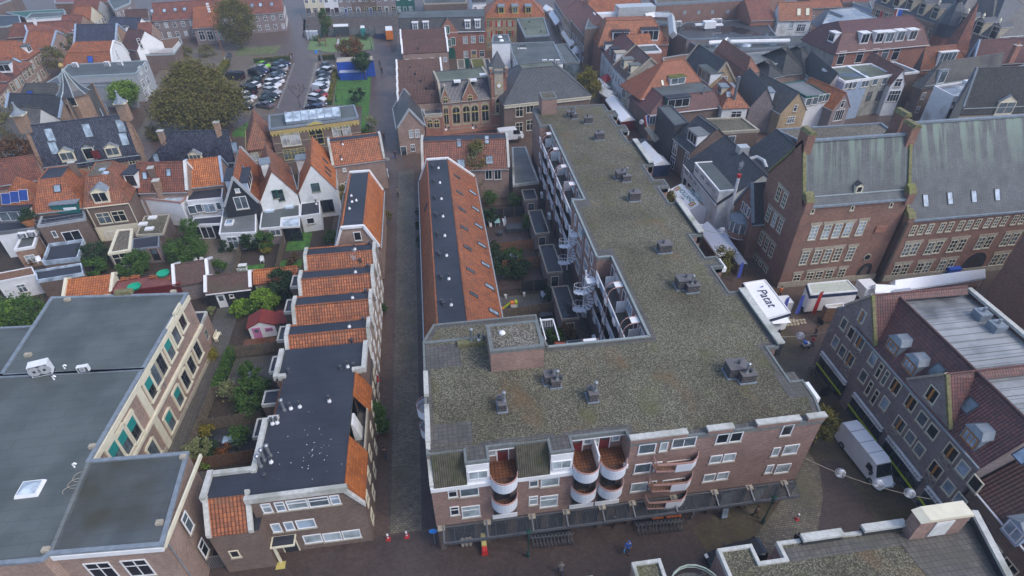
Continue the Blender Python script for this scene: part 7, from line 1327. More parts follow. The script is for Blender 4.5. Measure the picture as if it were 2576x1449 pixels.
for i,(t,x,y,z,rx,rz,n,mt,lab)in enumerate(((Z3,930,385,1.9,1.55,1.5,3600,'leaf_lime','round bright green ball shrub behind the pink playhouse'),(Z3,1120,190,3.0,1.8,2.2,2600,'leaf_dark','dark feathery bamboo against the orange shed'),(Z3,840,190,1.4,1.2,1.2,1200,'leaf_dark','dark ivy mound below the orange shed roof'),(Z3,610,500,1.2,1.1,1.1,1500,'leaf_lime','lime green fern bush beside the black shed'),(Z3,780,480,1.0,1.1,.9,900,'leaf_green','low green bush between fern and ball shrub'),(Z3,250,520,.5,.4,.5,260,'leaf_pale','potted pale plant beside the alley gate'),(Z3,700,1310,1.2,1.2,1.0,1300,'leaf_green','green shrub over the upper woven fence'),((750,1480,3.22),800,220,1.9,1.9,1.8,4200,'leaf_green','big glossy green bush beside the annexe of the black roof'),((750,1480,3.22),480,150,1.2,1.0,1.0,800,'leaf_pale','pale feathery grass behind the lattice fence'),((750,1480,3.22),75,880,1.4,1.2,1.1,2200,'leaf_pale','variegated pale bush at the alley end'),((750,1480,3.22),190,850,1.2,.9,.9,900,'leaf_dark','dark bush right of the variegated bush'),((750,1480,3.22),590,720,1.0,.9,.8,900,'leaf_green','white-flowered shrub by the brown fence'),((750,1480,3.22),350,880,.6,.7,.6,600,'leaf_autumn','small red-flowering shrub in the paved garden'),((750,1480,3.22),140,1040,.5,.8,.5,600,'leaf_lime','bright green low plants in the paved garden corner'),((750,1480,3.22),150,650,.5,.8,.6,500,'leaf_yellow','yellowing climber on the alley fence'),('b1',880,1190,2.0,2.1,1.6,2600,'leaf_dark','dark palm-like bush beside the white garden wall'),('b1',850,1330,1.4,1.8,1.3,2000,'leaf_green','green bushes under the palm-like bush'),('b1',1240,1300,1.6,1.9,1.4,2400,'leaf_green','leafy shrub in front of the garden room'),('b1',1300,1220,1.8,1.2,.9,900,'leaf_green','shrub beside the black shed door'),('b1',1790,960,2.6,1.2,1.9,2400,'leaf_green','tall ivy column beside the conservatory'),('b1',1750,1150,1.6,2.6,1.3,4200,'leaf_green','wide ivy hedge spilling over the garden centre'),('b1',2380,1060,1.8,1.5,1.4,2200,'leaf_dark','round dark tree beside the white slate-roof annexe'),('b1',2125,1110,1.0,1.1,1.0,1100,'leaf_dark','dark round bush left of the white French doors'),('b1',2050,1310,1.4,1.2,1.3,1300,'leaf_green','ivy mound at the gable of the brown shed'),('b1',1550,1120,1.0,1.2,1.0,900,'leaf_green','green bush by the yellow wall'),('b2',60,1060,1.6,1.5,1.3,1500,'leaf_green','green garden tree left of the white garden chairs'),('b2',80,1130,.8,1.0,.8,700,'leaf_yellow','yellow leaved shrub on the lawn edge'),('b2',325,1230,1.2,.9,1.0,500,'leaf_rust','thin reddish shrub on the lawn'),('b2',710,1020,.9,.9,.9,800,'leaf_green','green shrub against the truncated roof house'),('b2',820,610,1.5,.9,1.2,700,'leaf_olive','climber on the brick wall beside the white gable house'),('b2',2210,650,1.5,1.0,1.0,900,'leaf_green','white-flowered bush in the northernmost court garden'),('b2',2200,820,1.4,1.3,1.2,1500,'leaf_dark','dark round bush in the second court garden'),('b2',2330,500,1.5,1.0,1.1,800,'leaf_green','green bush by the sliding door of the court'),('b3',40,660,1.4,.9,1.3,800,'leaf_green','ivy wall beside the first court shed'),('b3',150,900,1.3,.8,1.3,800,'leaf_green','ivy clump beside the second court shed'),((1850,700,4.025),600,1180,1.0,1.6,.6,1200,'leaf_green','low green border of the fourth court garden'),((1850,700,4.025),320,1100,1.5,1.0,1.2,900,'leaf_dark','dark hedge bush beside the orange terrace'),((1850,700,4.025),560,1370,1.2,2.8,.8,2600,'leaf_dark','broad dark clipped hedge between two court gardens'),((1850,1040,4.025),1290,1090,1.6,1.0,1.2,1400,'leaf_green','green cypress-like bush at the court end'),((1850,1040,4.025),1470,1060,1.8,1.0,1.5,1500,'leaf_rust','reddish-brown tree next to the cypress-like bush'),((1850,1040,4.025),1200,430,1.2,.8,.8,700,'leaf_dark','bush leaning on the lowest court shed'),('c2',1213,490,.7,.35,.6,260,'leaf_green','potted green plant on the street facade near the row'),('d2',1075,60,2.4,.8,2.4,1800,'leaf_green','tall climbing bush on the street facade of the black roof building'),('c2',1130,1160,2.6,.25,.4,200,'red','red geranium window box on the street facade'),('b2',1250,820,1.4,.4,1.0,300,'leaf_olive','climbing plant at the street facade further north'),('b2',1535,770,1.2,.35,1.0,350,'leaf_dark','northern climber on the long orange terrace'),('b2',1535,910,1.2,.35,1.0,350,'leaf_dark','middle climber on the long orange terrace'),('b2',1540,1085,1.2,.35,1.0,350,'leaf_dark','southern climber on the long orange terrace'),('a1',1450,1260,1.2,1.8,1.2,900,'leaf_olive','brown shrub under the big tree by the lamp'),('a1',1740,490,1.8,1.8,1.6,1200,'leaf_olive','yellowish hedge at the terrace corner of the park'),('a1',1960,480,1.3,2.0,1.3,900,'leaf_olive','olive shrub in the middle of the park path'),('a2',945,900,1.8,2.0,1.4,1100,'leaf_dark','small sparse tree on the lawn'),('a2',1090,1190,1.8,1.1,1.8,900,'leaf_pale','pale bushes at the lawn end'),('b2',1060,30,1.2,1.8,1.0,1200,'leaf_green','green bushes behind the parapet house'),('a2',570,355,.8,1.6,.6,500,'leaf_green','low bush at the playground left corner'),('a2',1000,340,.8,2.2,.6,600,'leaf_dark','low dark bush below the blue toilet'),('b3',1490,660,2.6,.7,1.3,900,'leaf_yellow','green balcony plants beside the chip stall'),('b1',340,1240,.8,1.0,.6,600,'leaf_autumn','potted autumn plants on the cluttered patio'),('c1',110,480,1.0,1.8,.9,900,'leaf_green','green bushes at the left photo edge behind the weeping tree'),('c1',2290,470,1.0,1.4,.9,1000,'leaf_lime','light green shrub right of the black shed door'),('c1',1980,930,.4,1.0,.4,600,'leaf_yellow','low creeper along the office wall'))):
 shrub(lab,W(t,x,y,z),rx,rz,n,.13 if rx<1.3 else .16,mt)
def hedge(label,A,B,w_,h,mat,n=900):
 global LS;LS+=1;m=MB();A,B=V(A),V(B);d=B-A;r=random.Random(LS);s=V((-d.y,d.x,0)).normalized()
 m.obox((A+B)/2+V((0,0,h*.45)),d,s,(0,0,1),d.length/2,w_*.4,h*.42,'leaf_dark')
 for i in range(n):
  p=A+d*r.random()+s*(r.random()-.5)*w_+V((0,0,h*(1-r.random()**2*.9)));a=V((r.gauss(0,1),r.gauss(0,1),r.gauss(0,1))).normalized()*.15;b=a.cross(V((r.gauss(0,1),r.gauss(0,1),r.gauss(0,1)))).normalized()*.11;m.poly([p-a,p+b,p+a,p-b],mat)
 single(m,'hedge',(A.x,A.y,0),label,'hedge')
hedge('yellowing hedge left of the black van',W(ZP,275,285),W(ZP,90,560),2.0,1.4,'leaf_yellow',1600);hedge('short olive hedge behind the green car',W(ZP,700,265),W(ZP,1270,220),1.0,1.2,'leaf_olive',1200);hedge('olive hedge in front of the parking meter',W(ZP,1710,225),W(ZP,1970,205),1.0,1.3,'leaf_olive',700);hedge('long yellow-brown hedge behind the right row of cars',W(ZP,1975,420),W(ZP,1890,930),1.0,1.2,'leaf_yellow',1600)
hedge('clipped green hedge beside the woven fence',(-27.3,56.6),(-27.6,50.5),1.1,1.5,'leaf_green',1500)if False else hedge('clipped green hedge along the alley',(-27.2,57.6,0),(-27.6,50.8,0),1.0,1.5,'leaf_green',1500)
# ================= GARDEN SHEDS, FENCES, FURNITURE =================
def R_(x0,x1,y0,y1):return R4(x0,x1,y0,y1)
for i,(y0,y1,lab)in enumerate(((85.1,88.5,'northernmost dark-roofed brick shed in the court'),(74.8,81.6,'long brick shed with half wet roof, second in the court'),(64.8,71.6,'third brick shed in the court with brown door'),(54.9,61.6,'southernmost brick shed with puddled black roof'))):
 b,pl=flat('shed',lab,R_(13.6,15.8,y0,y1),2.8,'brick_grey','felt_shed','stone',.1,.12,group='brick sheds in the court gardens');door(b,pl[0],pl[0].at(1.1,1.05),.95,2.1,'darkpaint',fr='cream')
flat('shed','low black-roofed shed in the court shadow by the block',R_(13.4,15.6,46.5,51.2),2.6,'brick_grey','felt_shed','zinc',.06,.1)
def fence(label,A,B,h,mt,kind='board',n=None):
 A,B=V((*A,0)),V((*B,0));d=B-A;L=d.length;u=d/L;e=empty('fence',A,label,'fence');s=V((-u.y,u.x,0));k=max(1,round(L/1.8))
 for i in range(k+1):p=A+u*L*i/k;m=MB();m.obox(p+V((0,0,h/2+.05)),u,s,(0,0,1),.05,.05,h/2+.05,'oldwood');m.build('post',e)
 for i in range(k):
  m=MB();a=L*i/k+.06;w_=L/k-.12
  if kind=='slat':
   for j in range(6):m.obox(A+u*(a+w_/2)+V((0,0,.15+j*h/6)),u,s,(0,0,1),w_/2,.02,h/17,mt)
  else:
   nb=max(4,int(w_/.16))
   for j in range(nb):top=h-.02-(.16*abs(2*(j+.5)/nb-1)**2 if kind=='arch' else 0);m.obox(A+u*(a+w_*(j+.5)/nb)+V((0,0,top/2))+s*(.015 if j%2 else-.015),u,s,(0,0,1),w_/nb/2-.006,.012,top/2,mt)
  m.build('fence_panel',e)
for lab,A,B,h,mt,kd in(('dark fence behind the white court bench',(6.5,84.3),(13.6,85),1.9,'darkpaint','board'),('reddish slatted fence, northern one in the court',(6.4,74.6),(13.4,74.9),1.9,'orangewood2','slat'),('reddish slatted fence, southern one in the court',(8.0,70.0),(14.5,70.3),1.9,'orangewood2','slat'),('dark fence against the clipped court hedge',(9.8,64.6),(13.6,64.7),1.9,'darkpaint','board'),('arched wooden fence above the oval table',(7.9,59.3),(14.3,59.9),1.8,'oldwood','arch'),('arched wooden fence below the oval table',(7.7,54.2),(13.4,54.4),1.8,'oldwood','arch'),('short slatted fence at the terrace wall beside the oval table',(6,59.3),(7.9,59.3),1.7,'oldwood','slat'),('short slatted fence at the terrace wall further south',(6,54.2),(7.7,54.2),1.7,'oldwood','slat'),('woven brown fence below the pink playhouse',(-27.0,57.0),(-20.4,57.4),1.8,'oldwood','arch'),('woven fence between patio and green shrubs',(-27.8,50.6),(-20.2,51.0),1.8,'oldwood','arch'),('grey lattice fence along the alley, upper part',(-27.8,50.5),(-28.0,46),1.8,'oldwood','slat'),('grey lattice fence along the alley, lower part',(-28.0,46),(-28.4,40.5),1.8,'oldwood','slat'),('arched fence behind the grey garden dining set',(-28,45.8),(-21.5,46.2),1.8,'oldwood','arch'),('long reddish-brown fence south of the dining set',(-28.2,40.6),(-18,41.2),1.8,'wood','board'),('brown fence against the small courtyard',(-27.5,34.3),(-21.5,34.6),1.8,'wood','board'),('brown fence around the tiny yard next to the black roof',(-23.2,34.6),(-22.6,38.2),1.8,'wood','board'),('low old wooden fence left of the lawn',(-30.4,72),(-31.2,82),1.7,'oldwood','board'),('old wooden fence between lawn and white cube annexe',(-24.6,74),(-25,86),1.7,'oldwood','board')):fence(lab,A,B,h,mt,kd)
sheet('patio',R_(-27.6,-18,51.2,56.8),'pave_slab',3);sheet('dark_patio',R_(-27.8,-20,41.4,45.8),'pave_blue',3);sheet('small_yard',R_(-27.4,-21.6,34.8,40.4),'pave_slab',3);sheet('house_terrace',R_(-26.5,-20.6,57.6,60.2),'clinker_terrace',3)
sheet('lawn_left',R_(-30.8,-27,72.5,77),'grass',3);sheet('lawn_right',R_(-24.5,-21,80,85),'grass',3);sheet('lawn_middle',R_(-24.8,-21.5,72.5,77.5),'grass',3);sheet('brick_patio',R_(-40,-31,74,86),'pave_square',3);sheet('court_patio',R_(6,13.4,48,64),'pave_slab',3);sheet('court_patio_north',R_(6,13.4,65.5,88),'pave_dark',3)
b,P=house('shed','low shed with bright orange tiles and cream edge behind the grey office roof',W('c1',600,400,2.6)[:2],W('c1',1050,345,2.6)[:2],3.2,2.6,[(0,2.6),(2.6,3.8),(3.2,3.4)],'cream','tile_bright',over=.1,cop='cream',gut='cream',caps=False)
b,pl=FL('long red corrugated shed roof with loose tiles on it','c1',[(1050,345),(1110,240),(1740,145),(1690,262)],3.0,'darkred','corr_red','darkred',.05,.08,name='shed')
for i,(x,y)in enumerate(((1140,228),(1240,210),(1410,208),(1600,215),(1640,160))):c=W('c1',x,y,3.1);m=MB();[m.obox((c.x+(k%4)*.3,c.y+(k//4)*.4,3.12+.05*(k%3)),(1,.2,0),(-.2,1,0),(0,0,1),.13,.17,.03,'tile_bright')for k in range(8)];single(m,'tile_stack',(c.x,c.y,3.05),['first','second','third','fourth','fifth'][i]+' heap of loose orange tiles from the left on the corrugated roof','roof tiles')
for i,(x,y)in enumerate(((1270,297),(1542,172))):c=W('c1',x,y,3.1);m=MB();m.lathe((c.x,c.y,3.06),[(.75,0),(.85,.3),(.78,.3),(.7,.1),(.05,.08)],'greenplastic',14);single(m,'paddling_pool',(c.x,c.y,3.05),('green plastic shell basin near the front edge of the corrugated roof','green plastic basin at the back of the corrugated roof')[i],'basin')
b,P=house('shed','brown felt gabled garage with white barge boards',(-36.8,69.5),(-32.6,70.2),5.5,2.7,4.2,'brick_grey','feltbrown',over=.15,cop='white',gut=None)
b,P=house('shed','black boarded shed with brown roof, white door and small square window',(-32.2,67.3),(-26.5,67.6),3.8,2.7,4.0,'darkpaint','feltbrown',over=.15,cop='white',gut='white');door(b,P['front'],P['front'].at(1.6,1.05),.9,2.1,'white');win(b,P['front'],P['front'].at(3.0,1.7),.6,.6,1,1,'white','glass_dark')
b,P=house('shed','small orange tiled shed behind the bamboo',(-26.3,68.7),(-20.6,68.9),2.8,2.6,3.7,'brick_grey','tile_bright',over=.15,gut=None)
b,P=house('playhouse','white garden playhouse with pink door, pink window and red felt roof',(-25.6,60.2),(-22.4,60.4),2.4,1.9,2.7,'white','darkredfelt',ridge='v',over=.25,gut=None,cat='playhouse');door(b,P['left'],P['left'].at(.9,.85),.8,1.6,'pink',fr='pink');win(b,P['left'],P['left'].at(2.4,1.2),.9,.6,3,2,'pink','glass_mid',None);m=MB();m.poly([(-22.3,60.3,2.0),(-20.3,60.5,1.9),(-20.3,62.8,1.9),(-22.3,62.7,2.3)],'darkredfelt');m.build('side_roof',b)
for k,(x,y,w_,d,h,mt,lab,nm)in enumerate(((-24.6,53.2,1.4,1.2,.72,'zinc','grey covered square table on the slab patio','garden_table'),(8.7,82.9,.9,1.6,.75,'lightblue2','pale blue garden table between white benches','garden_table'),(11.2,80.6,2.6,1.6,.8,'anthracite','grey lounge cover in the second court garden','lounge_set'),(8.8,79.6,.8,.8,.6,'anthracite','small dark square planter in the second court garden','planter'),(9.9,72.6,1.8,1.1,.8,'zinc','dark grey storage box with white frame behind it','storage_box'),(7.2,72.4,1.9,1.0,.7,'zinc','grey lounge bench against the orange terrace','garden_bench'),(13.0,62.9,1.1,1.3,.72,'tentgrey','pale garden table beside the third shed','garden_table'),(12.3,58.6,1.6,.8,.8,'anthracite','dark storage chest behind the arched fence','storage_box'),(-24.2,43.6,1.9,.9,.74,'glass_sky','glass garden dining table on the dark patio','garden_table'),(-29.9,76.2,1.2,.7,.74,'whitewash','white garden table on the patio below the grey annexe','garden_table'),(-36.8,77.6,1.4,.8,.74,'anthracite','dark dining table with white wicker chairs','garden_table'))):
 e=empty(nm,(x,y,0),lab,nm.split('_')[-1]);m=MB();m.box(x-w_/2,x+w_/2,y-d/2,y+d/2,h-.07,h,mt);m.build('top',e)
 if 'table' in nm:
  for a in(-1,1):
   for c_ in(-1,1):m=MB();m.box(x+a*(w_/2-.1)-.035,x+a*(w_/2-.1)+.035,y+c_*(d/2-.1)-.035,y+c_*(d/2-.1)+.035,0,h-.07,mt if mt!='glass_sky' else 'steel');m.build('leg',e)
 else:m=MB();m.box(x-w_/2+.06,x+w_/2-.06,y-d/2+.06,y+d/2-.06,0,h-.07,mt);m.build('body',e)
def chair0(mt):
 e=empty('garden_chair',(0,0,-50),'x','chair');LOC[e.name]=V((0,0,0));m=MB();m.box(-.25,.25,-.25,.25,.38,.44,mt);m.build('seat',e);m=MB();m.hexa([(-.27,.22,.44),(.27,.22,.44),(.27,.28,.44),(-.27,.28,.44)],[(-.25,.32,.95),(.25,.32,.95),(.25,.38,.95),(-.25,.38,.95)],mt);m.build('backrest',e)
 for a in(-1,1):
  m=MB();m.box(a*.28-.03,a*.28+.03,-.22,.3,.6,.66,mt);m.build('armrest',e)
  for c_ in(-1,1):m=MB();m.box(a*.24-.025,a*.24+.025,c_*.22-.025,c_*.22+.025,0,.4,mt);m.build('leg',e)
 return e
ch0,ch1=chair0('white'),chair0('anthracite');first={0:1,1:1}
def place(proto,k,loc,rz,lab,grp,sc_=1,flag=first):
 if flag.get(k):flag[k]=0;proto.location=loc;proto.rotation_euler[2]=rz;proto.scale=(sc_,)*3;proto['label']=lab;LOC[proto.name]=V(loc);(proto.__setitem__('group',grp)if grp else None);return proto
 return copy_tree(proto,loc,rz,lab,grp,scale=sc_)
for i,(x,y,r)in enumerate(((-37.2,76.8,math.pi),(-36.3,76.8,math.pi),(-37.2,78.5,0),(-36.3,78.5,0))):place(ch0,0,(x,y,0),r,['white wicker chair, near left of the dark dining table','white wicker chair, near right of the dark dining table','white wicker chair, far left of the dark dining table','white wicker chair, far right of the dark dining table'][i],'white wicker chairs around the dark table')
for i,(x,y,r)in enumerate(((-30.2,75.3,math.pi),(-29.4,75.3,math.pi),(-27.4,77.5,0))):place(ch0,0,(x,y,0),r,['left white chair at the white patio table','right white chair at the white patio table','white garden chair standing alone beside the glass lean-to'][i],'white chairs on the patio')
for i,(x,y,r)in enumerate(((-24.8,42.8,math.pi),(-23.7,42.8,math.pi),(-22.8,43.7,-1.57),(-25.6,43.8,1.57))):place(ch1,1,(x,y,0),r,['front left dark chair of the glass dining table','front right dark chair of the glass dining table','dark chair at the right end of the glass table','dark chair at the left end of the glass table'][i],'dark chairs around the glass table')
place(ch0,0,W('b1',382,1270,3.0),.5,'white plastic chair at the corner of the black felt terrace',None)
def bench(x,y,rz,lab,mt='cream',L=1.4):
 e=empty('garden_bench',(x,y,0),lab,'bench',None,rz);LOC[e.name]=V((0,0,0));m=MB()
 m.box(-L/2,L/2,-.22,.22,.4,.45,mt);m.build('seat',e);m=MB();m.box(-L/2,L/2,.2,.25,.5,.9,mt);m.build('backrest',e)
 for a in(-1,1):m=MB();m.box(a*(L/2-.08)-.04,a*(L/2-.08)+.04,-.22,.22,0,.4,mt);m.build('leg',e)
bench(-29.9,61.0,1.5,'pale wooden bench against the small pink annexe');bench(7.6,83,1.57,'white bench left of the pale blue table','white',1.6);bench(9.9,83,-1.57,'white bench right of the pale blue table','white',1.6)
e=empty('oval_table',(9.2,57.2,0),'oval white-rimmed garden table between arched fences','table');m=MB();m.hexa([(9.2+.9*math.cos(a),57.2+.5*math.sin(a),.7)for a in[i*.42 for i in range(15)]],[(9.2+.9*math.cos(a),57.2+.5*math.sin(a),.74)for a in[i*.42 for i in range(15)]],'white');m.hexa([(9.2+.78*math.cos(a),57.2+.4*math.sin(a),.74)for a in[i*.42 for i in range(15)]],[(9.2+.78*math.cos(a),57.2+.4*math.sin(a),.75)for a in[i*.42 for i in range(15)]],'glass_mid');m.build('top',e)
for a in(-1,1):
 for c_ in(-1,1):m=MB();m.tube([(9.2+a*.4,57.2+c_*.2,.7),(9.2+a*.6,57.2+c_*.35,0)],.025,'white',6);m.build('leg',e)
e=empty('toy_slide',(8.0,61.6,0),'yellow-green toddler slide with orange foot and white base','toy');m=MB();m.hexa([(7.0,61.2,.12),(8.0,61.4,.75),(8.0,61.8,.75),(7.0,61.6,.12)],[(7.0,61.2,.2),(8.0,61.4,.85),(8.0,61.8,.85),(7.0,61.6,.2)],'lime');m.build('chute',e);m=MB();m.box(6.7,7.1,61.2,61.6,.02,.2,'orange');m.build('chute_foot',e);m=MB();m.box(8.0,8.9,61.3,61.9,.1,.6,'white');m.box(8.6,8.95,61.3,61.9,.6,1.0,'lime');m.box(8.0,8.5,61.35,61.8,.6,.95,'orange');m.build('climbing_base',e)
e=empty('toy_house',(12.9,52.3,0),'green plastic playhouse with orange-red roof near the court corner','playhouse');m=MB();m.box(12.4,13.4,51.8,52.8,0,1.1,'grasstoy');m.box(12.75,13.05,51.76,51.8,.5,.8,'darkpaint');m.build('wall',e);m=MB();m.poly([(12.2,51.6,1.1),(13.6,51.6,1.1),(13.5,52.3,1.5),(12.3,52.3,1.5)],'coral');m.poly([(13.6,53,1.1),(12.2,53,1.1),(12.3,52.3,1.5),(13.5,52.3,1.5)],'coral');m.poly([(12.2,53,1.1),(12.2,51.6,1.1),(12.3,52.3,1.5)],'coral');m.poly([(13.6,51.6,1.1),(13.6,53,1.1),(13.5,52.3,1.5)],'coral');m.build('roof',e)
for i,(x,y)in enumerate(((7.6,63.6),(10.2,63.7))):m=MB();m.lathe((x,y,0),[(.15,0),(.22,.6),(.19,.6),(.15,.1),(.02,.1)],'white',10);single(m,'flower_pot',(x,y,0),('left','right')[i]+' tall white pot before the dark clipped hedge','pot')
m=MB();c=W('b1',285,905,4.6);m.lathe((c.x,c.y,4.3),[(.6,0),(.95,1.0),(1.0,1.1),(.8,1.1),(.05,1.0)],'planter',14);leaves(m,(c.x,c.y,6.1),1.0,1.0,.6,900,.12,'leaf_dark',3);single(m,'planter',(c.x,c.y,4.3),'giant terracotta pot with a dark bush on the roof terrace','planter')
b,pl=FL('low flat extension under the terracotta pot terrace','b1',[(-40,1000),(-40,900),(320,880),(330,950)],4.3,'white','felt_dark','steel',.3,.06,name='annexe')
b,pl=FL('white-framed veranda with brown slatted roof at the left edge','c1',[(-40,250),(-40,170),(300,105),(335,175)],3.2,'white','wood','white',.08,.1,name='veranda',wf=(3,));b,pl=FL('brick rear house with green window and open white door behind glass terrace','b1',[(360,1449),(340,1360),(770,1290),(790,1380)],3.0,'brick_brown','felt_dark','glass_panel',.3,.1,name='annexe');wins(b,pl[0],'c1',[(485,215)],1.3,1.9,2,1,'white','lime');wins(b,pl[0],'c1',[(665,215)],1.1,2.1,1,1,'white','glass_mid')
# ================= VEHICLES =================
def wheels(e,xs,y,r,name='wheel'):
 for x in xs:
  for s in(-1,1):
   m=MB();m.tube([(x,s*y,r),(x,s*(y-.2),r)],r,'rubber',14);w_=m.build('wheel',e,V((0,0,0)));m=MB();m.tube([(x,s*(y+.012),r),(x,s*(y-.02),r)],r*.62,'steel',10);m.build('rim',w_,V((0,0,0)))
def loft(m,secs,mt):
 for a,b in zip(secs,secs[1:]):
  A=[V((a[0],-a[1],a[3])),V((a[0],a[1],a[3])),V((a[0],a[2],a[4])),V((a[0],-a[2],a[4]))];B=[V((b[0],-b[1],b[3])),V((b[0],b[1],b[3])),V((b[0],b[2],b[4])),V((b[0],-b[2],b[4]))]
  for i in range(4):j=(i+1)%4;m.poly([A[i],B[i],B[j],A[j]],mt)
 for k,s in((0,1),(-1,-1)):
  a=secs[k];q=[V((a[0],-a[1],a[3])),V((a[0],a[1],a[3])),V((a[0],a[2],a[4])),V((a[0],-a[2],a[4]))];m.poly(q if s>0 else q[::-1],mt)
plain('carpaint',(.5,.5,.5),.25,.02)
def car0(kind):
 e=empty('parked_car',(0,0,-60),'x','car');LOC[e.name]=V((0,0,0));O0=V((0,0,0));Z={'hatch':(3.9,1.48,-.95),'wagon':(4.6,1.46,-1.75),'suv':(4.5,1.72,-1.7),'coupe':(4.6,1.4,-1.1),'van':(4.4,1.85,-2.05),'bigvan':(5.3,1.98,-2.5)}[kind];L,H,rb=Z;h=L/2;g=kind in('van','bigvan');zb=.95 if not g else 1.05;fx_=.35 if not g else h-1.15
 m=MB();loft(m,[(-h,.72,.66,.4,zb-.12),(-h+.15,.86,.8,.25,zb),(-h+1,.9,.86,.2,zb+.02),(fx_+.55,.9,.86,.2,zb),(h-.35,.86,.78,.22,zb-.2),(h-.05,.72,.64,.3,zb-.38)],'carpaint')
 loft(m,[(rb-.15 if not g else-h+.08,.8,.62 if not g else .76,H-.08,H-.03),(rb+.4,.8 if g else .68,.66 if not g else .78,H-.08,H),(fx_-.35 if not g else fx_-.1,.7 if not g else .78,.66 if not g else .74,H-.08,H-.01)],'carpaint')
 if g:loft(m,[(-h+.06,.86,.78,zb-.02,H-.05),(fx_-.75,.86,.78,zb-.02,H-.05)],'carpaint')
 m.build('body',e,O0);m=MB();r0=rb-.55 if not g else fx_-.76
 loft(m,[(max(r0,-h+.12)if not g else r0,.82,.62 if not g else .76,zb-.03,(zb+.04)if not g and kind!='suv' and kind!='wagon' else H-.12),(rb-.05 if not g else r0+.05,.83,.66 if not g else .76,zb-.03,H-.06),(fx_-.35 if not g else fx_-.1,.83,.66 if not g else .75,zb-.03,H-.06),(fx_+.62,.8,.74,zb-.05,zb+.0)],'car_glass');m.build('windows',e,O0)
 wheels(e,(-h+.85,h-.82),.9,.31)
 for s in(-1,1):
  m=MB();m.obox((h-.16,s*.62,zb-.32),(1,0,-.4),(0,1,0),(.4,0,1),.12,.16,.07,'white');m.build('headlight',e,O0);m=MB();m.box(-h-.01,-h+.12,s*.66-.12,s*.66+.12,zb-.3,zb-.08,'red');m.build('tail_light',e,O0)
  m=MB();m.box(fx_+.1,fx_+.25,s*.98-.09,s*.98+.09,zb,zb+.14,'anthracite');m.build('mirror',e,O0)
 return e
CM={'w':(.62,.64,.66),'sv':(.36,.38,.40),'g':(.13,.14,.16),'k':(.012,.013,.017),'n':(.015,.022,.07),'t':(.01,.035,.04),'gr':(.22,.52,.03),'r':(.28,.02,.02),'dg':(.015,.04,.03),'gb':(.10,.10,.13)}
for k,c in CM.items():plain('car_'+k,c,.22,.02)
CN={'w':'white','sv':'silver','g':'grey','k':'black','n':'dark blue','t':'dark teal','gr':'bright green','r':'dark red','dg':'dark green','gb':'grey-brown'}
protos={k:car0(k)for k in('hatch','wagon','suv','coupe','van','bigvan')};pf_={k:1 for k in protos};ORD=['first','second','third','fourth','fifth','sixth','seventh','eighth','ninth','tenth','eleventh','twelfth','thirteenth']
KN={'hatch':'hatchback','wagon':'estate car','suv':'tall car','coupe':'low saloon','van':'small van','bigvan':'panel van'}
dR=(W(ZP,1150,600)-W(ZP,850,545));rzc=math.atan2(dR.y,dR.x)
for colname,cars in(('left',[('hatch','gr',850,290,0),('coupe','sv',780,325,1),('coupe','n',815,372,0),('van','k',740,440,0),('suv','dg',700,545,1),('hatch','w',690,605,1),('bigvan','k',600,690,1),('suv','w',600,785,0),('hatch','w',560,845,1),('hatch','k',560,930,0)]),('middle',[('hatch','n',1155,265,0),('wagon','t',1100,305,0),('hatch','sv',1115,345,1),('suv','k',1072,405,0),('coupe','g',1055,455,0),('hatch','t',1000,490,1),('coupe','w',1040,535,1),('suv','w',995,585,0),('hatch','w',955,635,0),('wagon','sv',985,700,0),('coupe','k',955,770,0),('hatch','dg',895,835,0),('coupe','gb',860,915,1)]),('right',[('hatch','g',1840,300,0),('suv','w',1795,380,1),('wagon','k',1805,440,0),('hatch','g',1795,495,0),('coupe','w',1790,560,0),('wagon','sv',1785,620,0),('van','w',1745,675,0),('hatch','r',1740,750,0),('wagon','w',1695,810,0),('wagon','gb',1690,890,0),('wagon','n',1635,955,1)])):
 for i,(kd,cl,x,y,fl_)in enumerate(cars):
  loc=W(ZP,x,y+15,.5);loc.z=0.02;o=place(protos[kd],kd,loc,rzc+(math.pi if fl_ else 0)+rnd.uniform(-.03,.03),'%s %s, %s from the far end of the %s parking row'%(CN[cl],KN[kd],ORD[i],colname),'cars in the parking lot',flag=pf_)
  for ch in o.children:
   if ch.name.startswith('body'):ch.material_slots[0].link='OBJECT';ch.material_slots[0].material=MATS['car_'+cl]
def paint(o,k):
 for ch in o.children:
  if ch.name.startswith('body'):ch.material_slots[0].link='OBJECT';ch.material_slots[0].material=MATS['car_'+k]
o=copy_tree(protos['bigvan'],W(ZP,400,520,0),rzc+math.pi+.25,'black panel van parked alone left of the rows');paint(o,'k')
o=copy_tree(protos['wagon'],(20.2,22.6,.02),math.pi+.12,'black car half hidden by the foreground roof at lower right',scale=1.15);paint(o,'k');o.location=W('D',1850,1402,.6).xy.to_3d()
o=copy_tree(protos['van'],W('b2',2400,100,.8),.1,'white van roof behind the parapet of the orange row',scale=1.2);paint(o,'w')
dv_=empty('delivery_van',(40.2,31.8,.02),'long white high-roofed delivery van parked in the side street','van',None,math.radians(-86));LOC[dv_.name]=V((0,0,0));O0=V((0,0,0));m=MB()
loft(m,[(-3.4,.86,.8,.45,2.3),(-3.3,.98,.84,.35,2.55),(-2.9,1.0,.86,.3,2.65),(1.4,1.0,.86,.3,2.65),(1.9,1.0,.8,.3,2.5),(2.0,1.0,.96,.3,1.35),(2.75,.98,.86,.3,1.15),(3.25,.9,.7,.35,.95),(3.45,.75,.6,.4,.8)],'vanwhite');m.build('body',dv_,O0)
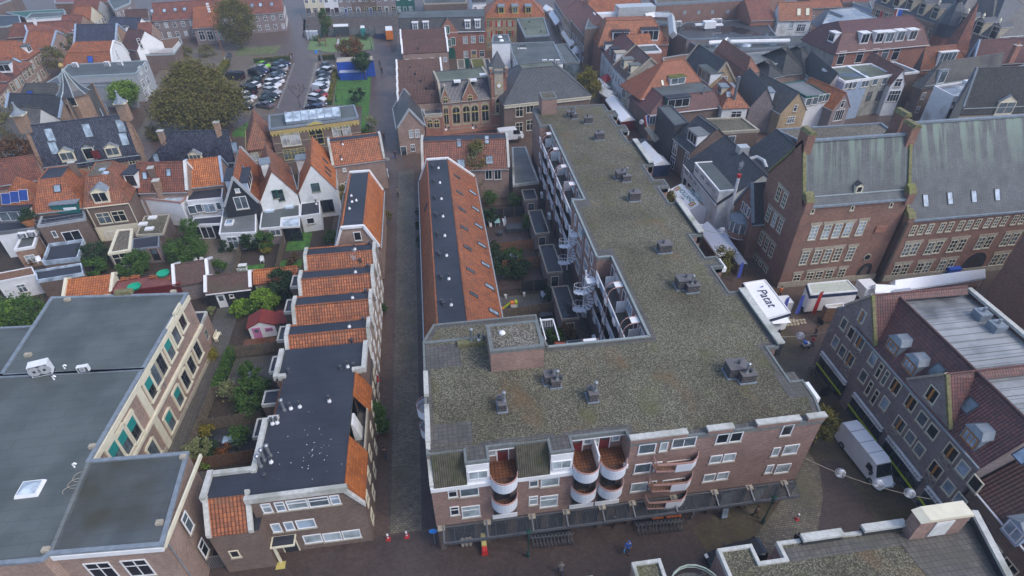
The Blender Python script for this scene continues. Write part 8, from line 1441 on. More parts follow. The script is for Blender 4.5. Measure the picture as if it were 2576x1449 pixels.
m=MB();m.poly([(1.97,-.78,2.42),(1.97,.78,2.42),(2.62,.9,1.3),(2.62,-.9,1.3)][::-1],'car_glass');m.poly([(1.99,-.8,2.42),(2.64,-.92,1.28),(1.9,-1.0,1.3)],'vanwhite');m.poly([(1.99,.8,2.42),(1.9,1.0,1.3),(2.64,.92,1.28)],'vanwhite');m.build('windscreen',dv_,O0)
for s in(-1,1):
 m=MB();m.hexa([(1.2,s*1.0-.02,1.3),(2.2,s*1.0-.02,1.3),(2.2,s*1.0+.02,1.3),(1.2,s*1.0+.02,1.3)],[(1.2,s*.93-.02,2.0),(1.75,s*.93-.02,2.0),(1.75,s*.93+.02,2.0),(1.2,s*.93+.02,2.0)],'car_glass');m.build('side_window',dv_,O0);m=MB();m.box(2.0,2.2,s*1.18-.12,s*1.18+.12,1.3,1.7,'black');m.build('mirror',dv_,O0);m=MB();m.obox((3.3,s*.66,.82),(1,0,0),(0,1,0),(0,0,1),.1,.17,.1,'glass_sky');m.build('headlight',dv_,O0)
m=MB();m.box(3.38,3.5,-.6,.6,.35,.55,'black');m.box(3.4,3.47,-.35,.35,.7,.8,'anthracite');m.build('bumper',dv_,O0);m=MB();[m.box(x-.03,x+.03,-.84,.84,2.655,2.68,'greywall')for x in(-2.0,-.6,.7)];m.build('roof_rib',dv_,O0);wheels(dv_,(-2.1,2.35),1.0,.38)
# ================= BICYCLES, PEOPLE =================
bk=empty('bicycle',(0,0,-70),'x','bicycle');LOC[bk.name]=O0;m=MB()
for p in(((-.5,0,.34),(-.2,0,.85)),((-.2,0,.8),(.3,0,.85)),((-.05,0,.3),(.32,0,.8)),((-.05,0,.3),(-.5,0,.34)),((-.05,0,.3),(-.2,0,.85)),((.3,0,1.0),(.5,0,.34))):m.tube(p,.03,'bikepaint',5)
m.build('frame',bk,O0)
for x in(-.5,.5):
 m=MB();m.tube([(x+.33*math.cos(a),0,.34+.33*math.sin(a))for a in[i*math.pi/8 for i in range(17)]],.03,'tyregrey',5,False)
 for a in range(6):m.tube([(x,0,.34),(x+.32*math.cos(a*1.05),0,.34+.32*math.sin(a*1.05))],.006,'steel',3)
 m.build('wheel',bk,O0)
m=MB();m.tube([(.2,-.28,1.05),(.3,-.1,1.08),(.3,.1,1.08),(.2,.28,1.05)],.018,'steel',5);m.build('handlebar',bk,O0);m=MB();m.box(-.35,-.1,-.07,.07,.88,.95,'black');m.build('saddle',bk,O0);m=MB();m.box(-.72,-.35,-.09,.09,.72,.75,'black');m.build('luggage_rack',bk,O0)
fb_={0:1};bn=0
def bike(x,y,rz,lab,grp):return place(bk,0,(x,y,.02),rz,lab,grp,flag=fb_)
a_,b_=W('d3',175,1150),W('d3',505,1120)
for i in range(12):p=a_.lerp(b_,i/11);bike(p.x,p.y+.05,math.radians(-82+(i*37%9)),'bicycle number %s from the left in the rack left of the blue-coated walker'%(ORD[i]),'bicycles in the left rack')
a_,b_=W('d3',1075,1020),W('d3',1440,985)
for i in range(13):
 p=a_.lerp(b_,i/12);bike(p.x,p.y-.2,math.radians(-85+(i*29%8)),('bicycle number %s from the left in the rack under the canopy'+(' with orange crate' if i>=5 and i!=8 else ''))%ORD[i],'bicycles in the rack under the canopy')
 if i>=5 and i!=8:m=MB();m.box(p.x-.2,p.x+.2,p.y+.05,p.y+.4,.85,1.15,'orangecrate');m.box(p.x-.16,p.x+.16,p.y+.09,p.y+.36,1.1,1.16,'darkred');single(m,'bicycle_crate',(p.x,p.y+.2,.85),'orange crate on the %s bicycle of the rack under the canopy'%ORD[i],'crate','orange bicycle crates')
for t,x,y,rz,lab in(('d3',1560,950,.7,'lone bicycle right of the canopy rack'),('c4',410,1120,1.5,'bicycle leaning by the shop windows of the purple brick building'),('c4',130,830,.6,'bicycle with a blue bag beside the block corner'),('b2',1262,450,1.4,'bicycle against the brick wall north of the white gables'),('a2',1190,690,1.4,'bicycle ridden by the second cyclist'),('a2',1170,620,1.4,'bicycle ridden by the first cyclist'),('b2',1240,930,1.5,'bicycle parked on the brick street beside the truncated roof'),('a2',1045,125,0,'bicycle in front of the far row of houses')):p=W(t,x,y);bike(p.x,p.y,rz,lab,None)
def skinobj(name,verts,edges,rad,mt,parent,sub=1):
 me=bpy.data.meshes.new(name);me.from_pydata(verts,edges,[]);me.materials.append(MATS[mt]);o=bpy.data.objects.new(name,me);C.objects.link(o);o.parent=parent;o.modifiers.new('skin','SKIN').use_smooth_shade=True
 for v,r in zip(me.skin_vertices[0].data,rad):v.radius=(r,r)
 me.skin_vertices[0].data[0].use_root=True;s=o.modifiers.new('sub','SUBSURF');s.levels=s.render_levels=sub;return o
def person(label,loc,rz,coat,legs='denim',hair='hair',carry=None,sit=False,group=None,stride=.25):
 e=empty('person',loc,label,'person',group,rz);LOC[e.name]=V((0,0,0));f=stride;H=0.0 if not sit else .12
 if sit:K1,A1_,K2,A2_=(.38,.1,.72),(.18,.1,.3),(.32,-.1,.55),(.1,-.1,.12)
 else:K1,A1_,K2,A2_=(f*.6,.1,.5),(f,.1,.08),(-f*.2,-.1,.48),(-f,-.1,.1)
 vs=[(0,0,.95+H),(0,0,1.15+H),(.02,0,1.38+H),(.03,0,1.5+H),(.04,0,1.6+H),(.05,0,1.72+H),(0,.1,.88+H),K1,A1_,(A1_[0]+.16,.1,A1_[2]-.04),(0,-.1,.88+H),K2,A2_,(A2_[0]+.16,-.1,A2_[2]-.04),(.02,.19,1.4+H),(-.06,.25,1.14+H),(.08,.26,.93+H),(.02,-.19,1.4+H),(.06,-.25,1.14+H),(.2,-.26,.95+H)]
 es=[(0,1),(1,2),(2,3),(3,4),(4,5),(0,6),(6,7),(7,8),(8,9),(0,10),(10,11),(11,12),(12,13),(2,14),(14,15),(15,16),(2,17),(17,18),(18,19)]
 rd=[.12,.12,.14,.06,.085,.08,.09,.065,.045,.04,.09,.065,.045,.04,.065,.045,.032,.065,.045,.032]
 for(hx,hy,hz)in(vs[16],vs[19]):
  b0=len(vs)-1;wi=16 if hy>0 else 19;vs.append((hx+.03,hy,hz-.08));es.append((wi,len(vs)-1));rd.append(.03);pm=len(vs)-1
  for q in range(4):vs.append((hx+.02+q*.022,hy+.0,hz-.16+abs(q-1.5)*.012));es.append((pm,len(vs)-1));rd.append(.009)
  vs.append((hx+.085,hy,hz-.09));es.append((pm,len(vs)-1));rd.append(.011)
 skinobj('body',vs,es,rd,'skin',e)
 skinobj('coat',[vs[i]for i in(0,1,2,14,15,17,18)]+[(vs[16][0]-.02,vs[16][1],vs[16][2]+.04),(vs[19][0]-.02,vs[19][1],vs[19][2]+.04),(0,0,.85+H)],[(0,1),(1,2),(2,3),(3,4),(4,7),(2,5),(5,6),(6,8),(0,9)],[.165,.16,.17,.1,.07,.1,.07,.055,.055,.17],coat,e)
 skinobj('trousers',[vs[0],vs[6],vs[7],(vs[8][0],vs[8][1],vs[8][2]+.06),vs[10],vs[11],(vs[12][0],vs[12][1],vs[12][2]+.06)],[(0,1),(1,2),(2,3),(0,4),(4,5),(5,6)],[.14,.11,.085,.06,.11,.085,.06],legs,e)
 for a in(A1_,A2_):m=MB();m.box(a[0]-.08,a[0]+.2,a[1]-.05,a[1]+.05,a[2]-.09,a[2]+.02,'black');m.build('shoe',e,V((0,0,0)))
 m=MB();m.lathe((.035,0,1.64+H),[(.095,0),(.105,.06),(.09,.13),(.05,.17),(.01,.175)],hair,10);m.build('hair',e,V((0,0,0)));m=MB();m.box(.12,.15,-.012,.012,1.63+H,1.67+H,'skin');m.box(.115,.128,-.045,-.02,1.68+H,1.695+H,'black');m.box(.115,.128,.02,.045,1.68+H,1.695+H,'black');m.box(.112,.126,-.025,.025,1.595+H,1.603+H,'darkred');m.build('face',e,V((0,0,0)))
 if carry:m=MB();m.box(.12,.4,-.34,-.2,.45,.8,carry);single(m,'bag',V(loc),'bag carried by the '+label[:48].rsplit(' ',1)[0],'bag')['label']={'lightblue':'light blue carrier bag in the hand of the blue-coated walker','blue':'blue bag held by the walker north of the ring'}[carry];o=bpy.data.objects[C.objects[-1].name]
 return e
pp=[('walker in a bright blue raincoat carrying a light blue bag',('d3',1000,1235),-1.8,'bluecoat','denim','bluecoat','lightblue',0),('grey-haired pedestrian at the bottom edge of the square',('d3',425,1425),1.5,'greycoat','denim','greycoat',None,0),('figure in a long black coat on the cobbled corner',('d4',225,1165),-2,'blackcoat','black','hair',None,0),('person in a red jacket pushing a white and blue pram',('c4',405,850),2.6,'redcoat','denim','hair',None,0),('person in a dark purple coat near the hanging globes',('c4',435,760),2.6,'browncoat','denim','hair',None,0),('shadowy pedestrian by the tall street lamp',('d3',2110,930),-1,'browncoat','black','hair',None,0),('pedestrian in dark clothes walking close to the black roof building',('d2',1130,425),1.4,'browncoat','denim','hair',None,0),('pedestrian in the middle of the cobbled street with a backpack',('b2',1340,645),-1.6,'greycoat','black','hair',None,0),('walker with a blue bag just north of the paving ring',('b2',1318,290),-1.6,'blackcoat','denim','hair','blue',0),('cyclist in dark clothes, first of two in the far street',('a2',1170,628),1.4,'browncoat','denim','hair',None,1),('cyclist in dark top, second of two in the far street',('a2',1190,698),1.4,'blackcoat','denim','hair',None,1),('pedestrian beside the parapet of the orange corner house',('a2',1210,1320),1.5,'browncoat','black','hair',None,0),('left one of a couple standing beside the parking lot',('a2',328,555),-1.2,'browncoat','whitecoat','hair',None,0),('right one of a couple standing beside the parking lot',('a2',345,550),-1.2,'blackcoat','denim','hair',None,0),('market visitor in orange behind the chip truck',(Z2,775,1240),1,'orangecrate','black','hair',None,0),('dim pedestrian under the glass canopy',('d3',880,1010),1,'blackcoat','black','hair',None,0)]
for lab,(t,x,y),rz,ct,lg,hr,ca,st_ in pp:
 p=W(t,x,y);bgs=len(C.objects);o=person(lab,(p.x,p.y,.02),rz,ct,lg,hr,None,st_)
 if ca:m=MB();m.hexa([(.12,-.36,.42),(.42,-.36,.42),(.42,-.22,.42),(.12,-.22,.42)],[(.16,-.32,.8),(.36,-.32,.8),(.36,-.26,.8),(.16,-.26,.8)],ca);m.tube([(.18,-.28,.78),(.22,-.27,.87),(.34,-.28,.78)],.012,ca,4);me=m.mesh('bag');q=bpy.data.objects.new('bag',me);C.objects.link(q);q.location=(p.x,p.y,.02);q.rotation_euler[2]=rz;tag(q,{'lightblue':'light blue carrier bag held by the blue-coated walker','blue':'blue bag held by the walker north of the ring'}[ca],'bag')
p=W('c4',350,865);e=empty('pram',(p.x,p.y,0),'white and blue pram pushed by the person in red','pram');m=MB();m.box(p.x-.45,p.x+.35,p.y-.25,p.y+.25,.5,.85,'white');m.box(p.x-.45,p.x-.1,p.y-.26,p.y+.26,.85,1.1,'bluecoat');m.build('basket',e);m=MB();m.tube([(p.x+.35,p.y-.2,.7),(p.x+.75,p.y-.2,1.05),(p.x+.75,p.y+.2,1.05),(p.x+.35,p.y+.2,.7)],.02,'steel',5);m.build('handle',e)
for a in(-.35,.3):
 for s in(-.25,.25):m=MB();m.tube([(p.x+a,p.y+s,.15),(p.x+a,p.y+s+.04,.15)],.15,'rubber',10);m.build('wheel',e)
 # ================= MARKET =================
def text(s,size,loc,rot,mt,parent=None,name='lettering',ext=.01):
 cu=bpy.data.curves.new(name,'FONT');cu.body=s;cu.size=size;cu.align_x='CENTER';cu.align_y='CENTER';cu.extrude=ext;o=bpy.data.objects.new(name,cu);C.objects.link(o);bpy.context.view_layer.update()
 me=bpy.data.meshes.new_from_object(o);bpy.data.objects.remove(o);me.name=name;me.materials.clear();me.materials.append(MATS[mt]);q=bpy.data.objects.new(name,me);C.objects.link(q);q.parent=parent;q.rotation_euler=rot;q.location=V(loc)-(root_loc(parent)if parent else V((0,0,0)));return q
def tent(label,pts,z=2.3,zr=3.3,side=None,mt='tent',n=None,over=.15,wall=(0,0,0,0)):
 """pts: four world corners, ridge runs from side 0-1 to side 2-3"""
 p=[V((q[0],q[1],0))for q in pts];c=sum(p,V())/4;e=empty('market_stall',c,label,'market stall');r0,r1=(p[0]+p[1])/2,(p[2]+p[3])/2;up=lambda q,k:q+V((0,0,k));L=(r1-r0).length;k=max(1,int(L/3));m=MB()
 for i in range(k):
  a,b_=i/k,(i+1)/k;sag=.05*(i%2)
  A0_,A1_=p[0].lerp(p[3],a),p[0].lerp(p[3],b_);B0,B1=p[1].lerp(p[2],a),p[1].lerp(p[2],b_);R0,R1=r0 .lerp(r1,a),r0 .lerp(r1,b_)
  m.poly([up(A0_,z),up(R0,zr),up(R1,zr-sag),up(A1_,z)],mt);m.poly([up(R0,zr),up(B0,z),up(B1,z),up(R1,zr-sag)],mt)
  for a_,b2 in((A0_,A1_),(B0,B1)):m.poly([up(a_,z-.3),up(b2,z-.3),up(b2,z),up(a_,z)],mt)
 m.poly([up(p[0],z),up(p[1],z),up(r0,zr)],mt);m.poly([up(p[3],z),up(r1,zr-.05*((k-1)%2)),up(p[2],z)],mt);m.build('canopy',e)
 for q in p:m=MB();m.tube([q,up(q,z)],.04,'steel',5);m.build('pole',e)
 t=p[0].lerp(p[2],.5);m=MB();a_,b2=p[0].lerp(p[1],.3),p[3].lerp(p[2],.3);d=(p[1]-p[0])*.25;m.hexa([a_,a_+d,b2+d,b2][::-1]if(d.cross(b2-a_)).z<0 else[a_,a_+d,b2+d,b2],[up(q,.85)for q in([a_,a_+d,b2+d,b2][::-1]if(d.cross(b2-a_)).z<0 else[a_,a_+d,b2+d,b2])],side or 'wood');m.build('table',e)
 if side:
  m=MB();m.poly([p[0],p[1],up(p[1],z),up(p[0],z)]if False else[p[3],p[2],up(p[2],z),up(p[3],z)],side);m.poly([p[1],p[2],up(p[2],z),up(p[1],z)],side);m.build('side_sheet',e)
 return e
def tp(lab,t,pts,z=2.3,zr=3.3,**k):return tent(lab,[W(t,*q,z)for q in pts],z,zr,**k)
tp('small white tent at the very top of the market street','a3',[(290,75),(345,62),(395,90),(330,105)]);tp('white market tent high up the street beside the yellow brick building','a3',[(345,130),(400,112),(492,215),(412,235)])
tp('long white market tent next to the dark red shutters, upper market street','a3',[(462,308),(530,292),(635,425),(545,440)]);tp('white awning stall in front of the grey market truck','a3',[(560,468),(640,458),(640,500),(585,515)])
tp('small white tent below the red awning','a3',[(783,782),(850,760),(937,828),(835,845)]);tp('cream-white hexagon parasol tent between two white tents','a3',[(818,870),(870,843),(995,880),(900,920)],mt='whitewash');tp('long white market tent above the balcony notch of the gravel roof','a3',[(880,940),(990,918),(1168,1135),(1030,1150)],side='darkred')
tp('white tent with orange goods nearest the black painted house','b3',[(1190,165),(1310,165),(1390,255),(1280,290)]);tp('white tent with navy blue side sheets','b3',[(1282,290),(1420,262),(1495,345),(1330,360)],side='navysheet')
ch=tent('chip stall with printed white canopy, chip cone logos and red striped front',[W('b3',1465,590,2.9),W('b3',1700,570,2.9),W('b3',1848,762,2.9),W('b3',1665,780,2.9)],2.9,4.0,'tent');cc=LOC[ch.name]
A4=[W('b3',*q,2.9)for q in((1465,590),(1700,570),(1848,762),(1665,780))];ang=math.atan2((A4[3]-A4[0]).y,(A4[3]-A4[0]).x)
def onroof(s,a,b_):q=A4[0].lerp(A4[3],a).lerp(A4[1].lerp(A4[2],a),b_);h=2.9+1.1*(1-abs(b_-.5)*2);return V((q.x,q.y,h+.05))
sl=math.atan2(1.1,(A4[1]-A4[0]).length/2)
for b_,sg in((.28,1),(.72,-1)):
 n_=((onroof(0,1,b_)-onroof(0,0,b_)).cross(onroof(0,.5,b_+.05)-onroof(0,.5,b_-.05))).normalized();n_=n_ if n_.z>0 else-n_;xx=(onroof(0,1,b_)-onroof(0,0,b_)).normalized();yy=n_.cross(xx);R=Matrix((xx,yy,n_)).transposed().to_euler()
 text('HOLLAND',1.05,onroof(0,.5,b_)+yy*.25,R,'teal',ch);text('CHIPS',.5,onroof(0,.5,b_)-yy*.5,R,'greywall',ch)
 for a in(.12,.88):c=onroof(0,a,b_);m=MB();m.obox(c,xx,yy,n_,.45,.5,.02,'yellow');m.obox(c-yy*.1,xx,yy,n_,.3,.3,.03,'red');m.obox(c-yy*.1,xx,yy,n_,.1,.3,.035,'white');m.build('chip_cone_logo',ch)
m=MB();q0,q1=W('b3',1755,880,0),W('b3',1825,880,0);
for i in range(7):k=i/7;a,e_=q0 .lerp(q1,k),q0 .lerp(q1,(i+1)/7);m.hexa([a,e_,e_+V((0,.05,0)),a+V((0,.05,0))],[x+V((0,0,2.7 if i in(0,6)else .9))for x in(a,e_,e_+V((0,.05,0)),a+V((0,.05,0)))],'red' if i%2==0 else 'tent' if i in(0,6)else 'red')
m.build('striped_front',ch)
tent('long white tent between the gravel roof and the round bay window',[W('b3',1755,940,2.5),W('b3',1905,935,2.5),W('b3',2130,1180,2.5),W('b3',1950,1215,2.5)],2.5,3.6);tent('greyish translucent tent against the school tower wall',[W('b3',1925,960,2.2),W('b3',2010,985,2.2),W('b3',2222,1280,2.2),W('b3',2140,1290,2.2)],2.2,2.9,mt='tentgrey')
tent('very long white tent along the school wing',[W('c4',1200,330,2.6),W('c4',1145,248,2.6),W('c4',1975,152,2.6),W('c4',2055,205,2.6)],2.6,3.7);tent('short white tent at the left end of the very long tent',[W('c4',1010,345,2.4),W('c4',985,275,2.4),W('c4',1180,290,2.4),W('c4',1210,350,2.4)],2.4,3.2);tent('grey tent top peeking over the plum tiled ridge',[W('c4',1170,365,2.3),W('c4',1175,345,2.3),W('c4',1310,325,2.3),W('c4',1345,350,2.3)],2.3,3.0,mt='tentgrey')
for nm,t,pts,z,mt,lab in(('awning','a3',[(835,725),(905,690),(950,745),(880,782)],3.0,'red','square red awning over the market street'),('parasol','b3',[(1170,110),(1250,90),(1345,130),(1225,160)],2.4,'anthracite','dark grey parasol above the black house market tents'),('awning','b3',[(1245,0),(1290,-20),(1400,100),(1345,135)],2.8,'stone','grey-brown shop awning beside the black painted house')):
 q=[W(t,*p,z)for p in pts];c=sum(q,V())/4;e=empty(nm,(c.x,c.y,0),lab,nm);m=MB();q=q if ccw([tuple(x)[:2]for x in q])else q[::-1]
 for i in range(4):m.poly([q[i],q[(i+1)%4],c+V((0,0,.5))],mt)
 m.build('canopy',e);m=MB();m.tube([(c.x,c.y,0),(c.x,c.y,z+.5)],.04,'steel',6);m.build('pole',e)
def truck(label,pts,z,name='food_truck',roof='tent',wall='tent',band_=None,cab=None):
 q=[V((*W('c4' if isinstance(p,tuple)and len(p)==2 else 'c4',*p,z).xy,0))if not isinstance(p,V)else p for p in pts];q=q if ccw([tuple(x)[:2]for x in q])else q[::-1];c=sum(q,V())/4;e=empty(name,c,label,'truck');m=MB();m.hexa([x+V((0,0,.6))for x in q],[x+V((0,0,z))for x in q],wall,roof);m.build('body',e)
 I=inset([tuple(x)[:2]for x in q],.12);m=MB();[m.bar((*I[i],z+.05),(*I[(i+1)%4],z+.05),.16,.1,'white')for i in range(4)];m.build('roof_rim',e)
 if band_:m=MB();O_=inset([tuple(x)[:2]for x in q],-.02);[m.hexa([(*O_[i],z-.55),(*O_[(i+1)%4],z-.55),(*I[(i+1)%4],z-.55),(*I[i],z-.55)],[(*O_[i],z-.05),(*O_[(i+1)%4],z-.05),(*I[(i+1)%4],z-.05),(*I[i],z-.05)],band_)for i in range(4)];m.build('trim_band',e)
 for a in(.2,.8):
  for s in(0,1):x=q[0].lerp(q[1],a).lerp(q[3].lerp(q[2],a),s);m=MB();m.tube([x+V((0,0,.45)),x.lerp(c,.08)+V((0,0,.45))],.45,'rubber',12);m.build('wheel',e)
 return e,q,c
pt_,q,c=truck('white chip truck with Patat in blue letters on its roof',[V((*W('D',1868,712,3.3).xy,0)),V((*W('D',1925,703,3.3).xy,0)),V((*W('D',1990,787,3.3).xy,0)),V((*W('D',1925,806,3.3).xy,0))],3.3,band_='navysheet')
a0,a1=W('D',1910,725,3.3),W('D',1948,778,3.3);text('Patat',1.75,((a0+a1)/2).xy.to_3d()+V((0,0,3.35)),(0,0,math.atan2((a1-a0).y,(a1-a0).x)),'navysheet',pt_)
m=MB();fl4=[W('D',1867,752,2.6),W('D',1893,732,2.9),W('D',1940,800,2.9),W('D',1925,822,2.6)];m.poly(fl4,'tent');m.poly([x-V((0,0,.08))for x in fl4[::-1]],'tent');m.build('serving_flap',pt_);m=MB();fl4=[W('D',1935,800,2.9),W('D',1975,790,2.9),W('D',1990,812,2.5),W('D',1945,815,2.5)];m.poly(fl4,'tent');m.build('serving_flap',pt_);e2,q,c=truck('long white box truck with brown emblem parked before the school',[(400,372),(365,262),(750,225),(852,332)],3.4,'box_truck',roof='stonewhite',wall='white',band_='navysheet')
d=(q[1]-q[0]).normalized();text('PATAT',.7,W('c4',540,455,1.4)+V((0,-.1,0)),(math.pi/2,0,math.atan2(d.y,d.x)if abs(d.x)>.5 else 0),'ochre',e2);cx=W('c4',890,350,1.2);m=MB();m.box(cx.x-.2,cx.x+1.7,cx.y-.6,cx.y+1.5,.5,2.4,'white');m.box(cx.x+1.6,cx.x+1.75,cx.y-.5,cx.y+1.4,1.4,2.2,'car_glass');m.build('cab',e2)
truck('grey refrigerated market truck with mossy roof on the market street',[V((*W('a3',640,480,3.4).xy,0)),V((*W('a3',612,440,3.4).xy,0)),V((*W('a3',690,432,3.4).xy,0)),V((*W('a3',718,475,3.4).xy,0))],3.4,'market_truck','sedum','tentgrey')
truck('wooden market cabin with pale roof beside the red banner',[(560,495),(525,465),(720,440),(720,490)],2.8,'market_cabin','render_beige','wood');p=W('c4',150,410,1.6);m=MB();m.box(p.x-1,p.x+1,p.y-.8,p.y+.8,0,1.6,'white');single(m,'freezer',(p.x,p.y,0),'white freezer box behind the chip truck','freezer')
for i,(t,x,y,h,mt,lab)in enumerate((('c4',392,590,4.2,'red','tall red feather banner leaning beside the box truck'),('c4',235,590,3.6,'bluecoat2','blue feather banner right of the chip truck'),('c4',95,610,3.6,'bluecoat2','blue feather banner before the chip truck flap'),('c3',2275,480,3.2,'bluecoat2','wide blue banner on the left side of the chip truck'),('c3',2105,250,3.2,'bluecoat2','blue banner inside the thin tree at the block'))):
 p=W(t,x,y);e=empty('banner',(p.x,p.y,0),lab,'banner');m=MB();m.tube([(p.x,p.y,0),(p.x,p.y,h),(p.x+.5,p.y,h+.4)],.03,'steel',5);m.build('pole',e);m=MB();m.hexa([(p.x,p.y-.01,.8),(p.x+.6,p.y-.01,.8),(p.x+.6,p.y+.01,.8),(p.x,p.y+.01,.8)],[(p.x+.1,p.y-.01,h+.2),(p.x+.5,p.y-.01,h+.4),(p.x+.5,p.y+.01,h+.4),(p.x+.1,p.y+.01,h+.2)],mt);m.build('cloth',e)
for k,(x,y)in enumerate(((150,660),(215,655),(280,640),(185,640))):p=W('c4',x,y);m=MB();[m.lathe((p.x+(j%3)*.45,p.y+(j//3)*.3,.0+.2*(j//3)),[(.18,0),(.25,.1),(.18,.2),(.02,.22)],'sandbag',8)for j in range(6)];single(m,'sandbag',(p.x,p.y,0),['left','middle','right','rear'][k]+' pile of sandbags in front of the chip truck','sandbag')
# ================= STREET FURNITURE =================
def globe(p,lab):
 m=MB();R=.42
 for k in range(8):a=math.pi*k/8;m.tube([p+V((R*math.cos(a)*math.cos(b),R*math.sin(a)*math.cos(b),R*math.sin(b)))for b in[i*math.pi/8 for i in range(17)]],.022,'net',4,False)
 m.lathe(p-V((0,0,.14)),[(.02,0),(.13,.06),(.15,.14),(.1,.24),(.02,.28)],'net',8);m.tube([p+V((0,0,R)),p+V((0,0,R+.25))],.02,'steel',4);return single(m,'light_globe',p,lab,'decoration','wire globes strung over the streets')
def wire(a,b,lab):
 m=MB();m.tube([a.lerp(b,k/10)-V((0,0,.6*4*(k/10)*(1-k/10)))for k in range(11)],.025,'stone',4);single(m,'cable',a,lab,'cable')
zg=7.0
for t,x,y,lab in(('d4',630,552,'left wire globe of three beside the white delivery van'),('d4',955,640,'middle wire globe in front of the delivery van bonnet'),('d4',1233,728,'right wire globe before the purple brick facade'),('c4',80,752,'left wire globe of the pair near the red jacket'),('c4',305,752,'right wire globe of the pair near the red jacket'),('b3',1775,930,'wire globe at the end of the chip stall'),('b3',1980,965,'wire globe above the tent at the round bay'),('a3',1222,1150,'wire globe high in the market street')):globe(W(t,x,y,zg-.6),lab)
wire(W('d4',330,425,7.4),W('d4',1420,780,7.4),'cable carrying three globes across the side street');wire(W('c4',-20,745,7.2),W('c4',620,695,7.2),'cable carrying two globes between block and purple brick building');wire(W('b3',1710,910,7.2),W('b3',2060,985,7.2),'cable over the market beside the round bay')
def sign(t,x,y,h,mt,lab,shape='round',txt=None,rz=0):
 p=W(t,x,y);e=empty('road_sign',(p.x,p.y,0),lab,'sign');m=MB();m.tube([(p.x,p.y,0),(p.x,p.y,h)],.04,'steel',6);m.build('pole',e);m=MB();u=V((math.cos(rz),math.sin(rz),0));n_=V((u.y,-u.x,-.0));c=V((p.x,p.y,h))+n_*.06
 if shape=='round':m.tube([c,c+n_*.03],.38,mt,18);
 else:m.obox(c,u,(0,0,1),n_,.35,.42,.02,mt)
 s=m.build('sign_plate',e)
 if txt=='bar':m=MB();m.obox(c+n_*.045,u,(0,0,1),n_,.26,.07,.01,'white');m.build('bar',s,root_loc(e))
 if txt=='arrow':m=MB();m.obox(c+n_*.035-V((0,0,.08)),u,(0,0,1),n_,.05,.18,.01,'white');m.poly([c+n_*.05+u*a+V((0,0,b))for a,b in((-.2,.08),(.2,.08),(0,.3))],'white');m.build('arrow',s,root_loc(e))
 return e
sign('D',2208,1110,2.6,'lightblue3','blue square one-way sign with white arrow above the delivery van','sq','arrow',-.7);sign('c4',500,960,2.4,'red','round red no-entry sign at the purple brick corner','round','bar',-.6);sign('d2',1560,1165,2.2,'lightblue3','round blue cycle sign at the block corner');sign('a2',585,580,2.6,'lightblue3','light blue parking sign at the lot entrance','sq');sign('b2',1258,400,2.4,'greywall','round sign seen from behind at the street corner');sign('a3',1200,1210,3.6,'lightblue3','blue sign with arrow on the market street','sq','arrow',-.5)
def lamp(t,x,y,lab,h=4.2):
 p=W(t,x,y);e=empty('street_lamp',(p.x,p.y,0),lab,'street lamp','green street lamps');m=MB();m.lathe((p.x,p.y,0),[(.14,0),(.14,.7),(.07,.8),(.05,h-.5),(.12,h-.45),(.03,h-.4)],'lamp_green',8);m.build('post',e);m=MB();m.lathe((p.x,p.y,h-.4),[(.12,0),(.22,.45),(.26,.47),(.1,.65),(.03,.8)],'lamp_green',6);m.build('lantern',e)
lamp('d3',140,1280,'lamp post at the left bicycle rack');lamp('d4',-50,990,'lamp post on the cobbled corner');lamp('a1',1450,1218,'lamp post on the park path left of the huge tree');lamp('a2',1092,465,'lamp at the right corner of the playground');lamp('a2',758,960,'lamp at the hedge behind the right parking row',5);lamp('a2',512,382,'lamp at the left corner of the playground');lamp('d4',1010,90,'lamp close to the purple brick shop windows')
p=W('a1',2128,590);e=empty('floodlight_mast',(p.x,p.y,0),'tall brown mast with floodlights beside the yellowing hedge','lamp');m=MB();m.tube([(p.x,p.y,1.5),(p.x,p.y,15)],[.2,.1],'wood',8);m.tube([(p.x,p.y,0),(p.x,p.y,1.5)],.22,'copper',8);m.build('post',e)
for i in range(4):m=MB();m.box(p.x-.5,p.x+.1,p.y-.3,p.y+.1,13+i*.6,13.4+i*.6,'white');m.build('floodlight',e)
for i,(t,x,y)in enumerate((('d2',1153,1130),('d2',1315,1108),('d4',250,955),('d4',350,1120))):p=W(t,x,y);m=MB();m.box(p.x-.2,p.x+.2,p.y-.2,p.y+.2,0,.06,'red');[m.lathe((p.x,p.y,.06+j*.2),[(.09,0),(.09,.2),(.01,.2)],('red','white')[j%2],8)for j in range(4)];single(m,'traffic_post',(p.x,p.y,0),('left red and white post closing the cobbled street','right red and white post closing the cobbled street','red and white post on the cobbled corner','red and white post near the foreground roof')[i],'bollard')
p=W('d3',1835,930);m=MB();m.hexa([(p.x-.35,p.y-.3,0),(p.x+.35,p.y-.3,0),(p.x+.35,p.y+.3,0),(p.x-.35,p.y+.3,0)],[(p.x-.33,p.y-.04,1.5),(p.x+.33,p.y-.04,1.5),(p.x+.33,p.y+.04,1.5),(p.x-.33,p.y+.04,1.5)],'anthracite');m.poly([(p.x-.28,p.y-.3,.2),(p.x+.28,p.y-.3,.2),(p.x+.26,p.y-.06,1.4),(p.x-.26,p.y-.06,1.4)],'glass_sky');single(m,'pavement_sign',(p.x,p.y,0),'dark pavement sign board under the right end of the canopy','sign')
